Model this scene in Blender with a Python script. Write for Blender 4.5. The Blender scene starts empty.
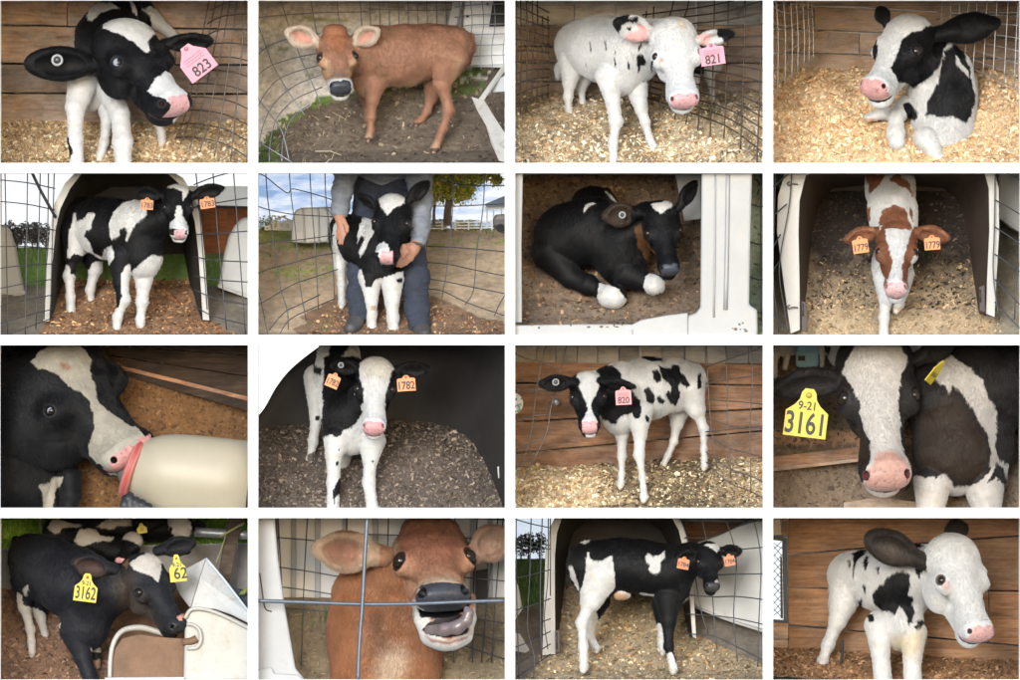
import bpy, math, random
import numpy as np
from mathutils import Vector, Matrix

FOCUS = None          # test views only
rng = np.random.default_rng(7)
random.seed(7)
SC = bpy.context.scene
COL = SC.collection

# ---------------------------------------------------------------- camera, sky, sun, exposure
cam_data = bpy.data.cameras.new('camera')
cam = bpy.data.objects.new('camera', cam_data)
COL.objects.link(cam)
cam.location = (0.0, -600.0, 0.0)
cam.rotation_euler = (math.radians(90), 0, 0)
cam_data.sensor_width = 36.0
cam_data.lens = 36.0 * 600.0 / 10.2
cam_data.clip_start = 10.0
cam_data.clip_end = 6000.0
SC.camera = cam

SUN_EL, SUN_AZ = math.radians(12), math.radians(-16)   # azimuth seen from the wall, negative = left of the camera
world = bpy.data.worlds.new('World')
SC.world = world
world.use_nodes = True
wn = world.node_tree
wn.nodes.clear()
sky = wn.nodes.new('ShaderNodeTexSky')
sky.sky_type = 'NISHITA'
sky.sun_disc = False
sky.sun_elevation = SUN_EL
sky.sun_rotation = math.radians(180) - SUN_AZ * -1
sky.air_density = 1.0
sky.dust_density = 0.6
sky.ozone_density = 2.0
bg = wn.nodes.new('ShaderNodeBackground')
bg.inputs['Strength'].default_value = 0.15
wo = wn.nodes.new('ShaderNodeOutputWorld')
wn.links.new(sky.outputs[0], bg.inputs[0])
wn.links.new(bg.outputs[0], wo.inputs[0])

sun_data = bpy.data.lights.new('sun', 'SUN')
sun_data.energy = 1.5
sun_data.angle = math.radians(24)
sun_data.color = (1.0, 0.982, 0.955)
sun = bpy.data.objects.new('sun', sun_data)
COL.objects.link(sun)
sd = Vector((math.sin(SUN_AZ) * math.cos(SUN_EL), -math.cos(SUN_AZ) * math.cos(SUN_EL), math.sin(SUN_EL)))
sun.rotation_euler = (-sd).to_track_quat('-Z', 'Y').to_euler()
sun.location = sd * 40

SC.view_settings.view_transform = 'Standard'
SC.view_settings.look = 'None'
SC.view_settings.gamma = 1.0
SC.view_settings.exposure = 1.6
SC.render.engine = 'CYCLES'
SC.cycles_curves.shape = 'RIBBONS'
SC.cycles.max_bounces = 6
SC.cycles.diffuse_bounces = 3
SC.cycles.glossy_bounces = 2
SC.cycles.transparent_max_bounces = 6

# ---------------------------------------------------------------- units: 1 cm of the wall = 1 px of the 1020 x 680 layout
CELL = {1: (0, 0, 4.016), 2: (254, 0, 3.984), 3: (510, 0, 3.953), 4: (768, 0, 4.048),
        5: (0, 168, 3.953), 6: (254, 168, 3.953), 7: (510, 168, 3.953), 8: (768, 168, 3.952),
        9: (0, 340, 3.929), 10: (254, 340, 3.930), 11: (510, 340, 3.930), 12: (768, 340, 3.933),
        13: (0, 513, 4.016), 14: (254, 513, 3.984), 15: (510, 513, 3.953), 16: (768, 513, 4.048)}
OX = [(0, 248), (258, 505), (515, 763), (773, 1020)]
OY = [(0, 163), (173, 335), (345, 508), (518, 680)]
BACK = 2.3      # depth of the boxes in metres

def bounds(c, m=0.0):
    """opening of box c in its own fine units (quarter centimetres): x0, x1, y0, y1"""
    ox, oy, s = CELL[c]
    xa, xb = OX[(c - 1) % 4]
    ya, yb = OY[(c - 1) // 4]
    return ((xa - m - ox) * s, (xb + m - ox) * s, (ya - m - oy) * s, (yb + m - oy) * s)

def W(c, p):
    ox, oy, s = CELL[c]
    p = np.asarray(p, dtype=float)
    out = np.empty(p.shape)
    out[..., 0] = ((ox + p[..., 0] / s) - 510) * 0.01
    out[..., 1] = p[..., 2] / s * 0.01
    out[..., 2] = (340 - (oy + p[..., 1] / s)) * 0.01
    return out

def lin(h, g=1.0):
    h = h.lstrip('#')
    v = [int(h[i:i + 2], 16) / 255 for i in (0, 2, 4)]
    return tuple(((x / 12.92) if x <= 0.04045 else ((x + 0.055) / 1.055) ** 2.4) * g for x in v)

# ---------------------------------------------------------------- noise
_H = rng.random((64, 64, 64)).astype(np.float32)
def vnoise(p):
    p = np.asarray(p, dtype=np.float32)
    i = np.floor(p).astype(np.int64)
    f = p - i
    f = f * f * (3 - 2 * f)
    i0 = i & 63
    i1 = (i + 1) & 63
    X0, Y0, Z0 = i0[..., 0], i0[..., 1], i0[..., 2]
    X1, Y1, Z1 = i1[..., 0], i1[..., 1], i1[..., 2]
    fx, fy, fz = f[..., 0], f[..., 1], f[..., 2]
    a = _H[X0, Y0, Z0] * (1 - fx) + _H[X1, Y0, Z0] * fx
    b = _H[X0, Y1, Z0] * (1 - fx) + _H[X1, Y1, Z0] * fx
    cc = _H[X0, Y0, Z1] * (1 - fx) + _H[X1, Y0, Z1] * fx
    d = _H[X0, Y1, Z1] * (1 - fx) + _H[X1, Y1, Z1] * fx
    return (a * (1 - fy) + b * fy) * (1 - fz) + (cc * (1 - fy) + d * fy) * fz
def fbm(p, o=3):
    p = np.asarray(p, dtype=np.float32)
    s, a, t = 0, 1.0, 0
    for k in range(o):
        s = s + a * (vnoise(p * 2 ** k + 17.3 * k) - 0.5)
        t += a
        a *= 0.5
    return s / t * 2

# ---------------------------------------------------------------- objects
def tag(o, label=None, cat=None, group=None, kind=None):
    if label: o['label'] = label
    if cat: o['category'] = cat
    if group: o['group'] = group
    if kind: o['kind'] = kind
    return o
def empty(name, loc, label=None, cat=None, group=None):
    o = bpy.data.objects.new(name, None)
    COL.objects.link(o)
    o.location = Vector(loc)
    o.empty_display_size = 0.1
    tag(o, label, cat, group)
    return o
def link(name, me, mat=None, parent=None, smooth=False):
    o = bpy.data.objects.new(name, me)
    COL.objects.link(o)
    if mat is not None and hasattr(me, 'materials') and not me.materials:
        me.materials.append(mat)
    if smooth and hasattr(me, 'polygons'):
        me.polygons.foreach_set('use_smooth', np.ones(len(me.polygons), dtype=bool))
    if parent is not None:
        o.parent = parent
        o.matrix_parent_inverse = Matrix.Translation(-parent.location) if parent.parent is None else (Matrix.Translation(-parent.location) @ Matrix.Identity(4))
        if parent.parent is not None:
            o.matrix_parent_inverse = Matrix.Identity(4)
    return o
def mesh_np(name, v, faces):
    """v (n,3) array, faces (m,3|4) array"""
    me = bpy.data.meshes.new(name)
    v = np.asarray(v, dtype=np.float32)
    f = np.asarray(faces, dtype=np.int32)
    k = f.shape[1]
    me.vertices.add(len(v))
    me.vertices.foreach_set('co', v.ravel())
    me.loops.add(f.size)
    me.loops.foreach_set('vertex_index', f.ravel())
    me.polygons.add(len(f))
    me.polygons.foreach_set('loop_start', np.arange(0, f.size, k, dtype=np.int32))
    me.update(calc_edges=True)
    me.validate()
    return me
def mesh_py(name, v, f):
    me = bpy.data.meshes.new(name)
    me.from_pydata([tuple(map(float, q)) for q in v], [], f)
    me.update()
    return me
def vcol(me, name, arr):
    a = me.attributes.new(name, 'FLOAT_COLOR', 'POINT')
    c = np.ones((len(arr), 4), dtype=np.float32)
    c[:, :3] = arr
    a.data.foreach_set('color', c.ravel())
def vflt(me, name, arr):
    a = me.attributes.new(name, 'FLOAT', 'POINT')
    a.data.foreach_set('value', np.asarray(arr, dtype=np.float32))

# ---------------------------------------------------------------- materials
_M = {}
class NT:
    def __init__(s, name):
        s.m = bpy.data.materials.new(name)
        s.m.use_nodes = True
        s.t = s.m.node_tree
        s.b = s.t.nodes['Principled BSDF']
    def n(s, t, **kw):
        q = s.t.nodes.new(t)
        for k, v in kw.items(): setattr(q, k, v)
        return q
    def l(s, a, b): s.t.links.new(a, b)
    def coords(s, scale=(1, 1, 1), space='Object', off=False):
        tc = s.n('ShaderNodeTexCoord')
        mp = s.n('ShaderNodeMapping')
        mp.inputs['Scale'].default_value = scale
        s.l(tc.outputs[space], mp.inputs['Vector'])
        if off:
            oi = s.n('ShaderNodeObjectInfo')
            ml = s.n('ShaderNodeVectorMath', operation='SCALE')
            ml.inputs[0].default_value = (13.1, 7.7, 29.3)
            s.l(oi.outputs['Random'], ml.inputs['Scale'])
            s.l(ml.outputs[0], mp.inputs['Location'])
        return mp.outputs[0]
    def noise(s, vec, scale, detail=4, rough=0.6, dist=0.0):
        q = s.n('ShaderNodeTexNoise')
        q.inputs['Scale'].default_value = scale
        q.inputs['Detail'].default_value = detail
        q.inputs['Roughness'].default_value = rough
        q.inputs['Distortion'].default_value = dist
        s.l(vec, q.inputs['Vector'])
        return q.outputs['Fac']
    def ramp(s, fac, stops):
        q = s.n('ShaderNodeValToRGB')
        e = q.color_ramp.elements
        while len(e) < len(stops): e.new(0.5)
        for i, (p, c) in enumerate(stops):
            e[i].position = p
            e[i].color = (*c, 1)
        s.l(fac, q.inputs[0])
        return q.outputs[0]
    def mix(s, fac, a, b, mode='MIX'):
        q = s.n('ShaderNodeMix', data_type='RGBA', blend_type=mode)
        if isinstance(fac, float): q.inputs[0].default_value = fac
        else: s.l(fac, q.inputs[0])
        for i, x in ((6, a), (7, b)):
            if isinstance(x, tuple): q.inputs[i].default_value = (*x, 1)
            else: s.l(x, q.inputs[i])
        return q.outputs[2]
    def bump(s, fac, strength=0.3, dist=0.01):
        q = s.n('ShaderNodeBump')
        q.inputs['Strength'].default_value = strength
        q.inputs['Distance'].default_value = dist
        s.l(fac, q.inputs['Height'])
        s.l(q.outputs[0], s.b.inputs['Normal'])
    def col(s, c):
        if isinstance(c, tuple): s.b.inputs['Base Color'].default_value = (*c, 1)
        else: s.l(c, s.b.inputs['Base Color'])
    def rough(s, r): s.b.inputs['Roughness'].default_value = r

def mat_plain(name, c, rough=0.6, var=0.12, scale=6.0, bump=0.0, metal=0.0, dirt=None, dirt_amt=0.5):
    if name in _M: return _M[name]
    t = NT(name)
    v = t.coords(off=True)
    f = t.noise(v, scale, 5, 0.65)
    cc = t.ramp(f, [(0.3, tuple(x * (1 - var) for x in c)), (0.7, tuple(min(1, x * (1 + var)) for x in c))])
    if dirt:
        f2 = t.noise(v, scale * 2.3, 8, 0.75, 0.4)
        g = t.ramp(f2, [(0.52, (0, 0, 0)), (0.68, (dirt_amt,) * 3)])
        cc = t.mix(g, cc, dirt)
    t.col(cc)
    t.rough(rough)
    t.b.inputs['Metallic'].default_value = metal
    if bump: t.bump(t.noise(v, scale * 6, 5, 0.7), bump, 0.01)
    _M[name] = t.m
    return t.m
def mat_attr(name, rough=0.75, bump=0.25, bscale=60.0, spec=0.3, sheen=0.0, var=0.25, vscale=9.0):
    if name in _M: return _M[name]
    t = NT(name)
    a = t.n('ShaderNodeAttribute', attribute_name='col')
    v = t.coords()
    f = t.noise(v, vscale, 6, 0.7)
    g = t.ramp(f, [(0.25, (1 - var,) * 3), (0.75, (1 + var,) * 3)])
    t.col(t.mix(1.0, a.outputs['Color'], g, 'MULTIPLY'))
    t.b.inputs['Specular IOR Level'].default_value = spec
    if sheen:
        t.b.inputs['Sheen Weight'].default_value = sheen
    t.rough(rough)
    if bump: t.bump(t.noise(v, bscale, 4, 0.7), bump, 0.006)
    _M[name] = t.m
    return t.m
def mat_wood(name, dark, mid, light, grey=None, greyamt=0.0, grain=1.0, blotch=0.6):
    if name in _M: return _M[name]
    t = NT(name)
    v = t.coords((0.9, 1, 9.0), off=True)
    f = t.noise(v, 3.2 * grain, 9, 0.68, 0.6)
    v2 = t.coords((0.5, 1, 34.0), off=True)
    f2 = t.noise(v2, 3.0 * grain, 5, 0.7, 0.3)
    c = t.ramp(f, [(0.25, dark), (0.5, mid), (0.78, light)])
    g = t.ramp(f2, [(0.3, (0.62,) * 3), (0.62, (1.12,) * 3)])
    c = t.mix(0.8, c, g, 'MULTIPLY')
    v3 = t.coords((1.0, 1, 2.0), off=True)
    f3 = t.noise(v3, 2.2, 6, 0.7, 0.5)
    b = t.ramp(f3, [(0.35, (1 - blotch,) * 3), (0.6, (1.0,) * 3)])
    c = t.mix(1.0, c, b, 'MULTIPLY')
    oi = t.n('ShaderNodeObjectInfo')
    hs = t.ramp(oi.outputs['Random'], [(0.0, (0.66, 0.67, 0.69)), (0.5, (1.0, 0.98, 0.95)), (1.0, (1.22, 1.15, 1.08))])
    c = t.mix(1.0, c, hs, 'MULTIPLY')
    if grey:
        f4 = t.noise(v3, 3.1, 7, 0.75, 0.8)
        k = t.ramp(f4, [(0.5 - greyamt * 0.3, (0, 0, 0)), (0.75 - greyamt * 0.2, (greyamt,) * 3)])
        c = t.mix(k, c, grey)
    t.col(c)
    t.rough(0.8)
    t.b.inputs['Specular IOR Level'].default_value = 0.25
    t.bump(f2, 0.5, 0.006)
    _M[name] = t.m
    return t.m
def mat_emit(name, stops, scale=(1, 1, 1), nscale=2.0, strength=1.0, grad=None):
    if name in _M: return _M[name]
    t = NT(name)
    v = t.coords(scale, space='Object')
    f = t.noise(v, nscale, 7, 0.6, 0.3)
    c = t.ramp(f, stops)
    t.col((0, 0, 0))
    t.l(c, t.b.inputs['Emission Color'])
    t.b.inputs['Emission Strength'].default_value = strength
    t.b.inputs['Specular IOR Level'].default_value = 0.0
    _M[name] = t.m
    return t.m

# ---------------------------------------------------------------- distance-field modelling
def seg(P, a, b, ra, rb):
    ab = b - a
    L2 = max(float(ab @ ab), 1e-6)
    q = P - a
    t = np.clip((q @ ab) / L2, 0, 1)
    d = q - t[..., None] * ab
    return np.sqrt(np.einsum('...i,...i->...', d, d)) - (ra + (rb - ra) * t)
def ell(P, c, r, R=None):
    q = P - c
    if R is not None: q = q @ R.T          # rows of R are the axes
    r = np.asarray(r, dtype=np.float32)
    k0 = np.sqrt(np.einsum('...i,...i->...', q / r, q / r))
    k1 = np.sqrt(np.einsum('...i,...i->...', q / (r * r), q / (r * r)))
    return k0 * (k0 - 1) / np.maximum(k1, 1e-9)
def smin(a, b, k):
    h = np.clip(0.5 + 0.5 * (b - a) / k, 0, 1)
    return b + (a - b) * h - k * h * (1 - h)
def nrm(v):
    v = np.asarray(v, dtype=float)
    return v / max(np.linalg.norm(v), 1e-9)

class Sdf:
    """soft solids in box units: x right, y DOWN, d away from the viewer"""
    def __init__(s, c):
        s.c = c
        s.prims = []      # (group, kind, data, k)
        s.subs = []
    def chain(s, g, pts, k=14):
        for a, b in zip(pts[:-1], pts[1:]):
            s.prims.append((g, 's', (np.array(a[:3], dtype=np.float32), np.array(b[:3], dtype=np.float32), a[3], b[3]), k))
    def ell(s, g, c, r, R=None, k=14):
        s.prims.append((g, 'e', (np.array(c, dtype=np.float32), r, R), k))
    def sub(s, c, r, R=None, k=4):
        s.subs.append(('e', (np.array(c, dtype=np.float32), r, R), k))
    def subseg(s, a, b, ra, rb, k=4):
        s.subs.append(('s', (np.array(a, dtype=np.float32), np.array(b, dtype=np.float32), ra, rb), k))
    @staticmethod
    def bb(kind, D):
        if kind == 's':
            a, b, ra, rb = D
            m = max(ra, rb)
            return np.minimum(a, b) - m, np.maximum(a, b) + m
        c, r, R = D
        if R is None: e = np.array(r)
        else: e = np.sqrt(((np.asarray(R) * np.asarray(r)[:, None]) ** 2).sum(0))
        return c - e, c + e
    def ev(s, kind, D, P):
        return seg(P, *D) if kind == 's' else ell(P, *D)
    def mesh(s, h, margin=4.0, clip=True, kj=8.0):
        lo = np.full(3, 1e9); hi = np.full(3, -1e9)
        for g, kd, D, k in s.prims:
            a, b = s.bb(kd, D)
            lo = np.minimum(lo, a); hi = np.maximum(hi, b)
        lo -= 3 * h; hi += 3 * h
        if clip:
            bx = bounds(s.c, margin)
            lo[0] = max(lo[0], bx[0]); hi[0] = min(hi[0], bx[1])
            lo[1] = max(lo[1], bx[2]); hi[1] = min(hi[1], bx[3])
            lo[2] = max(lo[2], 2.0); hi[2] = min(hi[2], 905.0)
        n = np.maximum(((hi - lo) / h).astype(int) + 2, 4)
        ax = [(lo[i] + h * np.arange(n[i])).astype(np.float32) for i in range(3)]
        groups = {}
        def window(a, b, pad):
            i0 = np.clip(np.floor((a - pad - lo) / h).astype(int), 0, n)
            i1 = np.clip(np.ceil((b + pad - lo) / h).astype(int) + 1, 0, n)
            return i0, i1
        for g, kd, D, k in s.prims:
            if g not in groups: groups[g] = np.full(n, 60.0, dtype=np.float32)
            a, b = s.bb(kd, D)
            i0, i1 = window(a, b, k + 3 * h)
            if np.any(i1 <= i0): continue
            P = np.stack(np.meshgrid(ax[0][i0[0]:i1[0]], ax[1][i0[1]:i1[1]], ax[2][i0[2]:i1[2]], indexing='ij'), -1)
            v = s.ev(kd, D, P)
            sl = tuple(slice(i0[j], i1[j]) for j in range(3))
            groups[g][sl] = smin(groups[g][sl], v, k)
        F = None
        for g in groups:
            F = groups[g].copy() if F is None else smin(F, groups[g], kj)
        for kd, D, k in s.subs:
            a, b = s.bb(kd, D)
            i0, i1 = window(a, b, k + 3 * h)
            if np.any(i1 <= i0): continue
            P = np.stack(np.meshgrid(ax[0][i0[0]:i1[0]], ax[1][i0[1]:i1[1]], ax[2][i0[2]:i1[2]], indexing='ij'), -1)
            v = s.ev(kd, D, P)
            sl = tuple(slice(i0[j], i1[j]) for j in range(3))
            F[sl] = -smin(-F[sl], v, k)
        for i in range(3):       # close the ends
            q = [slice(None)] * 3
            for e in (0, -1):
                q[i] = e
                F[tuple(q)] = np.maximum(F[tuple(q)], 0.5)
        V, Q = surface_nets(F)
        pos = lo + V * h
        ii = np.clip(np.round(V).astype(int), 0, n - 1)
        names = list(groups)
        gid = np.argmin(np.stack([groups[g][ii[:, 0], ii[:, 1], ii[:, 2]] for g in names], 1), 1)
        return pos, Q, np.array(names)[gid]

def surface_nets(F):
    nx, ny, nz = F.shape
    ins = F < 0
    off = [(i, j, k) for i in (0, 1) for j in (0, 1) for k in (0, 1)]
    cnt = np.zeros((nx - 1, ny - 1, nz - 1), dtype=np.int8)
    for (i, j, k) in off:
        cnt += ins[i:nx - 1 + i, j:ny - 1 + j, k:nz - 1 + k]
    act = (cnt > 0) & (cnt < 8)
    ci = np.argwhere(act)
    idx = np.full(act.shape, -1, dtype=np.int32)
    idx[act] = np.arange(len(ci))
    cv = np.stack([F[ci[:, 0] + i, ci[:, 1] + j, ci[:, 2] + k] for (i, j, k) in off], 1)
    acc = np.zeros((len(ci), 3)); num = np.zeros(len(ci))
    O = np.array(off, dtype=float)
    for a in range(8):
        for b in range(a + 1, 8):
            if np.abs(O[a] - O[b]).sum() != 1: continue
            va, vb = cv[:, a], cv[:, b]
            m = (va < 0) != (vb < 0)
            t = np.where(m, va / np.where(m, va - vb, 1), 0)
            p = O[a] + t[:, None] * (O[b] - O[a])
            acc += np.where(m[:, None], p, 0)
            num += m
    V = ci + acc / num[:, None]
    quads = []
    for ax in range(3):
        u, w = [(1, 2), (2, 0), (0, 1)][ax]
        A = [slice(1, -1)] * 3; B = [slice(1, -1)] * 3
        A[ax] = slice(0, -1); B[ax] = slice(1, None)
        sa, sb = ins[tuple(A)], ins[tuple(B)]
        e = np.argwhere(sa != sb)
        if not len(e): continue
        flip = ~sa[e[:, 0], e[:, 1], e[:, 2]]
        g = e.copy()
        for i in range(3):
            if i != ax: g[:, i] += 1
        def cell(du, dw):
            q = g.copy()
            q[:, u] += du; q[:, w] += dw
            return idx[q[:, 0], q[:, 1], q[:, 2]]
        f = np.stack([cell(-1, -1), cell(0, -1), cell(0, 0), cell(-1, 0)], 1)
        f[flip] = f[flip][:, ::-1]
        quads.append(f)
    Q = np.concatenate(quads)
    Q = Q[(Q >= 0).all(1)]
    return V, Q

def in_poly(x, y, pts):
    r = np.zeros(len(x), dtype=bool)
    n = len(pts)
    for i in range(n):
        x0, y0 = pts[i]; x1, y1 = pts[(i + 1) % n]
        if y0 == y1: continue
        c = ((y0 > y) != (y1 > y)) & (x < (x1 - x0) * (y - y0) / (y1 - y0) + x0)
        r ^= c
    return r

# ---------------------------------------------------------------- coat material and fur
def coat_material():
    if 'coat' in _M: return _M['coat']
    t = NT('coat')
    a = t.n('ShaderNodeAttribute', attribute_name='col')
    g = t.n('ShaderNodeAttribute', attribute_name='gloss')
    v = t.coords()
    f = t.noise(v, 14.0, 5, 0.7)
    m = t.ramp(f, [(0.3, (0.82,) * 3), (0.7, (1.12,) * 3)])
    t.col(t.mix(1.0, a.outputs['Color'], m, 'MULTIPLY'))
    mr = t.n('ShaderNodeMapRange')
    mr.inputs['To Min'].default_value = 0.62
    mr.inputs['To Max'].default_value = 0.28
    t.l(g.outputs['Fac'], mr.inputs['Value'])
    t.l(mr.outputs[0], t.b.inputs['Roughness'])
    t.b.inputs['Specular IOR Level'].default_value = 0.16
    t.bump(t.noise(v, 70.0, 4, 0.7), 0.05, 0.005)
    _M['coat'] = t.m
    return t.m
def fur_material():
    if 'fur' in _M: return _M['fur']
    t = NT('fur')
    a = t.n('ShaderNodeAttribute', attribute_name='col')
    t.col(a.outputs['Color'])
    t.rough(0.42)
    t.b.inputs['Specular IOR Level'].default_value = 0.22
    _M['fur'] = t.m
    return t.m

BLACK = (0.0043, 0.0042, 0.0049)
WHITE = (0.455, 0.448, 0.437)
PINK = (0.60, 0.30, 0.29)
GREYNOSE = (0.035, 0.037, 0.045)

SHIFT = 100.0      # bodies and floors stand this much further back than the faces
class Calf(Sdf):
    def __init__(s, c, base=WHITE):
        super().__init__(c)
        s.base = base
        s.paint = []
        s.auto = []
        s.eyes = []
        s.noflufs = []
        s.flow = np.array((0.0, 1.0, 0.0))
        s.S = SHIFT
    def _sh(s, g): return 0.0 if g in ('head', 'ear', 'bare') else s.S
    def chain(s, g, pts, k=14):
        d = s._sh(g)
        super().chain(g, [(p[0], p[1], p[2] + d, p[3]) for p in pts], k)
    def ell(s, g, c, r, R=None, k=14):
        super().ell(g, (c[0], c[1], c[2] + s._sh(g)), r, R, k)
    # --- anatomy
    def head(s, poll, nose, n, W_=1.0, M_=1.0, J_=1.0, nosecol=PINK, nostril=(0.06, 0.02, 0.02), eyes='lr', k=0.07, mouth=0.0, g='head', eye=1.0, rim=BLACK, eyepos=0.42, nosr=1.0, eo=(0.80, 0.60, 0.05)):
        s.nosr = nosr
        poll = np.array(poll, dtype=float); nose = np.array(nose, dtype=float)
        ea = nose - poll
        L = np.linalg.norm(ea); ea /= L
        n = nrm(n)
        en = nrm(n - ea * (n @ ea))
        es = np.cross(ea, en)
        def p(a, q, m): return poll + L * (a * ea + q * W_ * es + m * en)
        R = np.array([ea, es, en])
        s.H = dict(poll=poll, L=L, R=R, W=W_)
        E = lambda a, q, m, ra, rs, rn: s.ell(g, p(a, q, m), (ra * L, rs * L * W_, rn * L), R, k * L)
        C = lambda a, b: s.chain(g, [(*p(*a[:3]), a[3] * L), (*p(*b[:3]), b[3] * L)], k * L)
        E(0.17, 0, -0.15, 0.23, 0.235, 0.21)                # cranium
        E(0.33, 0, -0.10, 0.30, 0.20, 0.15)                 # forehead plane
        E(0.62, 0, -0.115, 0.33, 0.128 * M_ ** .5, 0.12)             # nose bridge
        E(0.88, 0, -0.145, 0.125, 0.148 * M_, 0.138)        # muzzle
        E(0.955, 0, -0.09, 0.055, 0.125 * M_, 0.075)        # pad
        for q in (-1, 1):
            E(0.42, q * 0.180, -0.10, 0.11, 0.072, 0.09)  # brow
            E(0.36, q * 0.10, -0.30 * J_, 0.20, 0.085, 0.16)     # jaw angle
            E(0.93, q * 0.085 * M_, -0.10, 0.06, 0.055 * M_, 0.06)    # nostril wings
            E(0.80, q * 0.07 * M_, -0.20, 0.15, 0.07 * M_, 0.09)     # cheeks of the upper lip
        C((0.30, 0, -0.33 * J_, 0.12), (0.87, 0, -0.285 - mouth, 0.080 * M_))   # lower jaw
        E(0.905, 0, -0.292 - mouth, 0.085, 0.100 * M_, 0.055)            # chin
        # nostrils, mouth, eye sockets
        s.nost = []
        for q in (-1, 1):
            a0 = p(0.985, q * 0.066 * M_, -0.105); a1 = p(0.95, q * 0.120 * M_, -0.055)
            s.subseg(a0, a1, 0.013 * L * nosr, 0.022 * L * nosr, 0.012 * L)
            s.nost.append((a0, a1))
        s.sub(p(0.92, 0, -0.222 - mouth * 0.5), (0.14 * L, 0.16 * L * W_ * M_, (0.010 + mouth * 0.5) * L), R, 0.012 * L)
        for i, q in enumerate((-1, 1)):
            c = p(eyepos, q * 0.206, -0.070)
            out = nrm(q * es * eo[0] + en * eo[1] + ea * eo[2])
            s.sub(c + out * 0.035 * L, (0.046 * L * eye,) * 3, None, 0.02 * L)
            if 'lr'[i] in eyes: s.eyes.append((c - out * 0.004 * L, 0.052 * L * eye, out, q))
            s.auto.append(('eye', c + out * 0.02 * L, 0.070 * L * eye, rim))
        s.auto.append(('nose', p, L, W_, M_, R, poll, nosecol, nostril, mouth))
        return p, L, R
    def ear(s, base, tip, width, face, cup=0.55, g='ear', thick=0.22, drop=0.0, k=6, tip_=1.0):
        b = np.array(base, dtype=float); t = np.array(tip, dtype=float)
        ea = t - b; L = np.linalg.norm(ea); ea /= L
        f = nrm(face); f = nrm(f - ea * (f @ ea)); w = np.cross(ea, f)
        R = np.array([ea, w, f])
        s.ell(g, b + ea * L * 0.50, (L * 0.40, width * 0.5, width * thick), R, k)
        s.ell(g, b + ea * L * 0.38, (L * 0.34, width * 0.42, width * (thick + 0.02)), R, k)
        s.ell(g, b + ea * L * (0.73 if tip_ else 0.62), (L * (0.28 if tip_ else 0.37), width * (0.29 if tip_ else 0.44), width * thick * 0.8), R, k * 1.5)
        s.chain(g, [(*(b - ea * L * 0.05), width * 0.24), (*(b + ea * L * 0.3), width * 0.30)], k)
        if cup > 0:
            s.sub(b + ea * L * 0.53 + f * width * (thick * 1.05), (L * 0.36, width * 0.37, width * thick * 1.15 * cup * 1.5), R, 4)
        return R
    def leg(s, pts, g='leg', k=16, hoof=None):
        n = len(pts)
        pts = [(p[0], p[1], p[2], p[3] * (0.94 if i == 0 else 0.72)) for i, p in enumerate(pts)]
        q = [pts[0]]
        for i in range(1, n):
            if i >= 2:
                a_, b_ = pts[i - 1], pts[i]
                q.append(tuple((a_[j] + b_[j]) / 2 for j in range(3)) + (min(a_[3], b_[3]) * (0.92 if i == 2 else 0.84),))
            q.append(pts[i])
        s.chain(g, q, min(k, 9))
        if n >= 4 and hoof is not None:      # cleft toes
            a = np.array(pts[-1][:3]); r = pts[-1][3]
            s.chain(g, [(a[0], a[1] - r * 0.1, a[2], r * 0.9), (a[0] - r * 0.15, a[1] + r * 0.55, a[2] - r * 0.7, r * 0.75)], 5)
        if hoof is not None:
            s.auto.append(('hoof', np.array(pts[-1][:3], dtype=float) + np.array((0, 0, s.S)), pts[-1][3], hoof))
    # --- paint: polygons in the calf's own broadside plane
    def patch(s, col, pts, groups=None, amp=2.6, dmin=None, dmax=None, soft=0.0):
        s.paint.append((col, pts, groups, amp, dmin, dmax, soft))
    def build(s, label, cat='calf', group=None, h=4.6, name='calf', fur=1.0, furlen=9.0, furw=1.0, parent=None, kj=9.0):
        c = s.c
        pos, Q, grp = s.mesh(h, kj=kj)
        N = len(pos)
        col = np.tile(np.array(s.base, dtype=float), (N, 1))
        gloss = np.zeros(N)
        j1 = fbm(pos / 22.0, 3); j2 = fbm(pos / 22.0 + 51.7, 3)
        for (pc, pts, groups, amp, dmin, dmax, soft) in s.paint:
            m = in_poly(pos[:, 0] + j1 * amp * 2.0, pos[:, 1] + j2 * amp * 2.0, pts)
            if groups: m &= np.isin(grp, groups)
            if dmin is not None: m &= pos[:, 2] >= dmin + s.S
            if dmax is not None: m &= pos[:, 2] <= dmax + s.S
            if soft:
                w = np.zeros(N)
                for q in range(16):
                    an = q * 2.4; ra = soft * math.sqrt((q + 0.5) / 16)
                    w += in_poly(pos[:, 0] + j1 * amp * 2 + ra * math.cos(an), pos[:, 1] + j2 * amp * 2 + ra * math.sin(an), pts)
                w = (w / 16)[:, None]
                if groups: w = w * np.isin(grp, groups)[:, None]
                col = col * (1 - w) + np.array(pc) * w
            else: col[m] = pc
        lum = col.mean(1)
        pale = (lum > 0.25)[:, None]
        va = 1 + 0.07 * fbm(pos / 46.0 + 2.2, 3)
        st = np.clip(fbm(pos / 34.0 + 9.4, 3) * 1.6 - 0.15, 0, 1) * np.where(np.isin(grp, ['leg']), 0.42, np.where(np.isin(grp, ['body']), 0.20, 0.10))
        col = np.where(pale, col * va[:, None] * (1 - st[:, None]) + np.array((0.36, 0.30, 0.215)) * st[:, None], col * (1 + 0.25 * fbm(pos / 40.0 + 5.5, 3))[:, None])
        bare = np.zeros(N)
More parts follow.
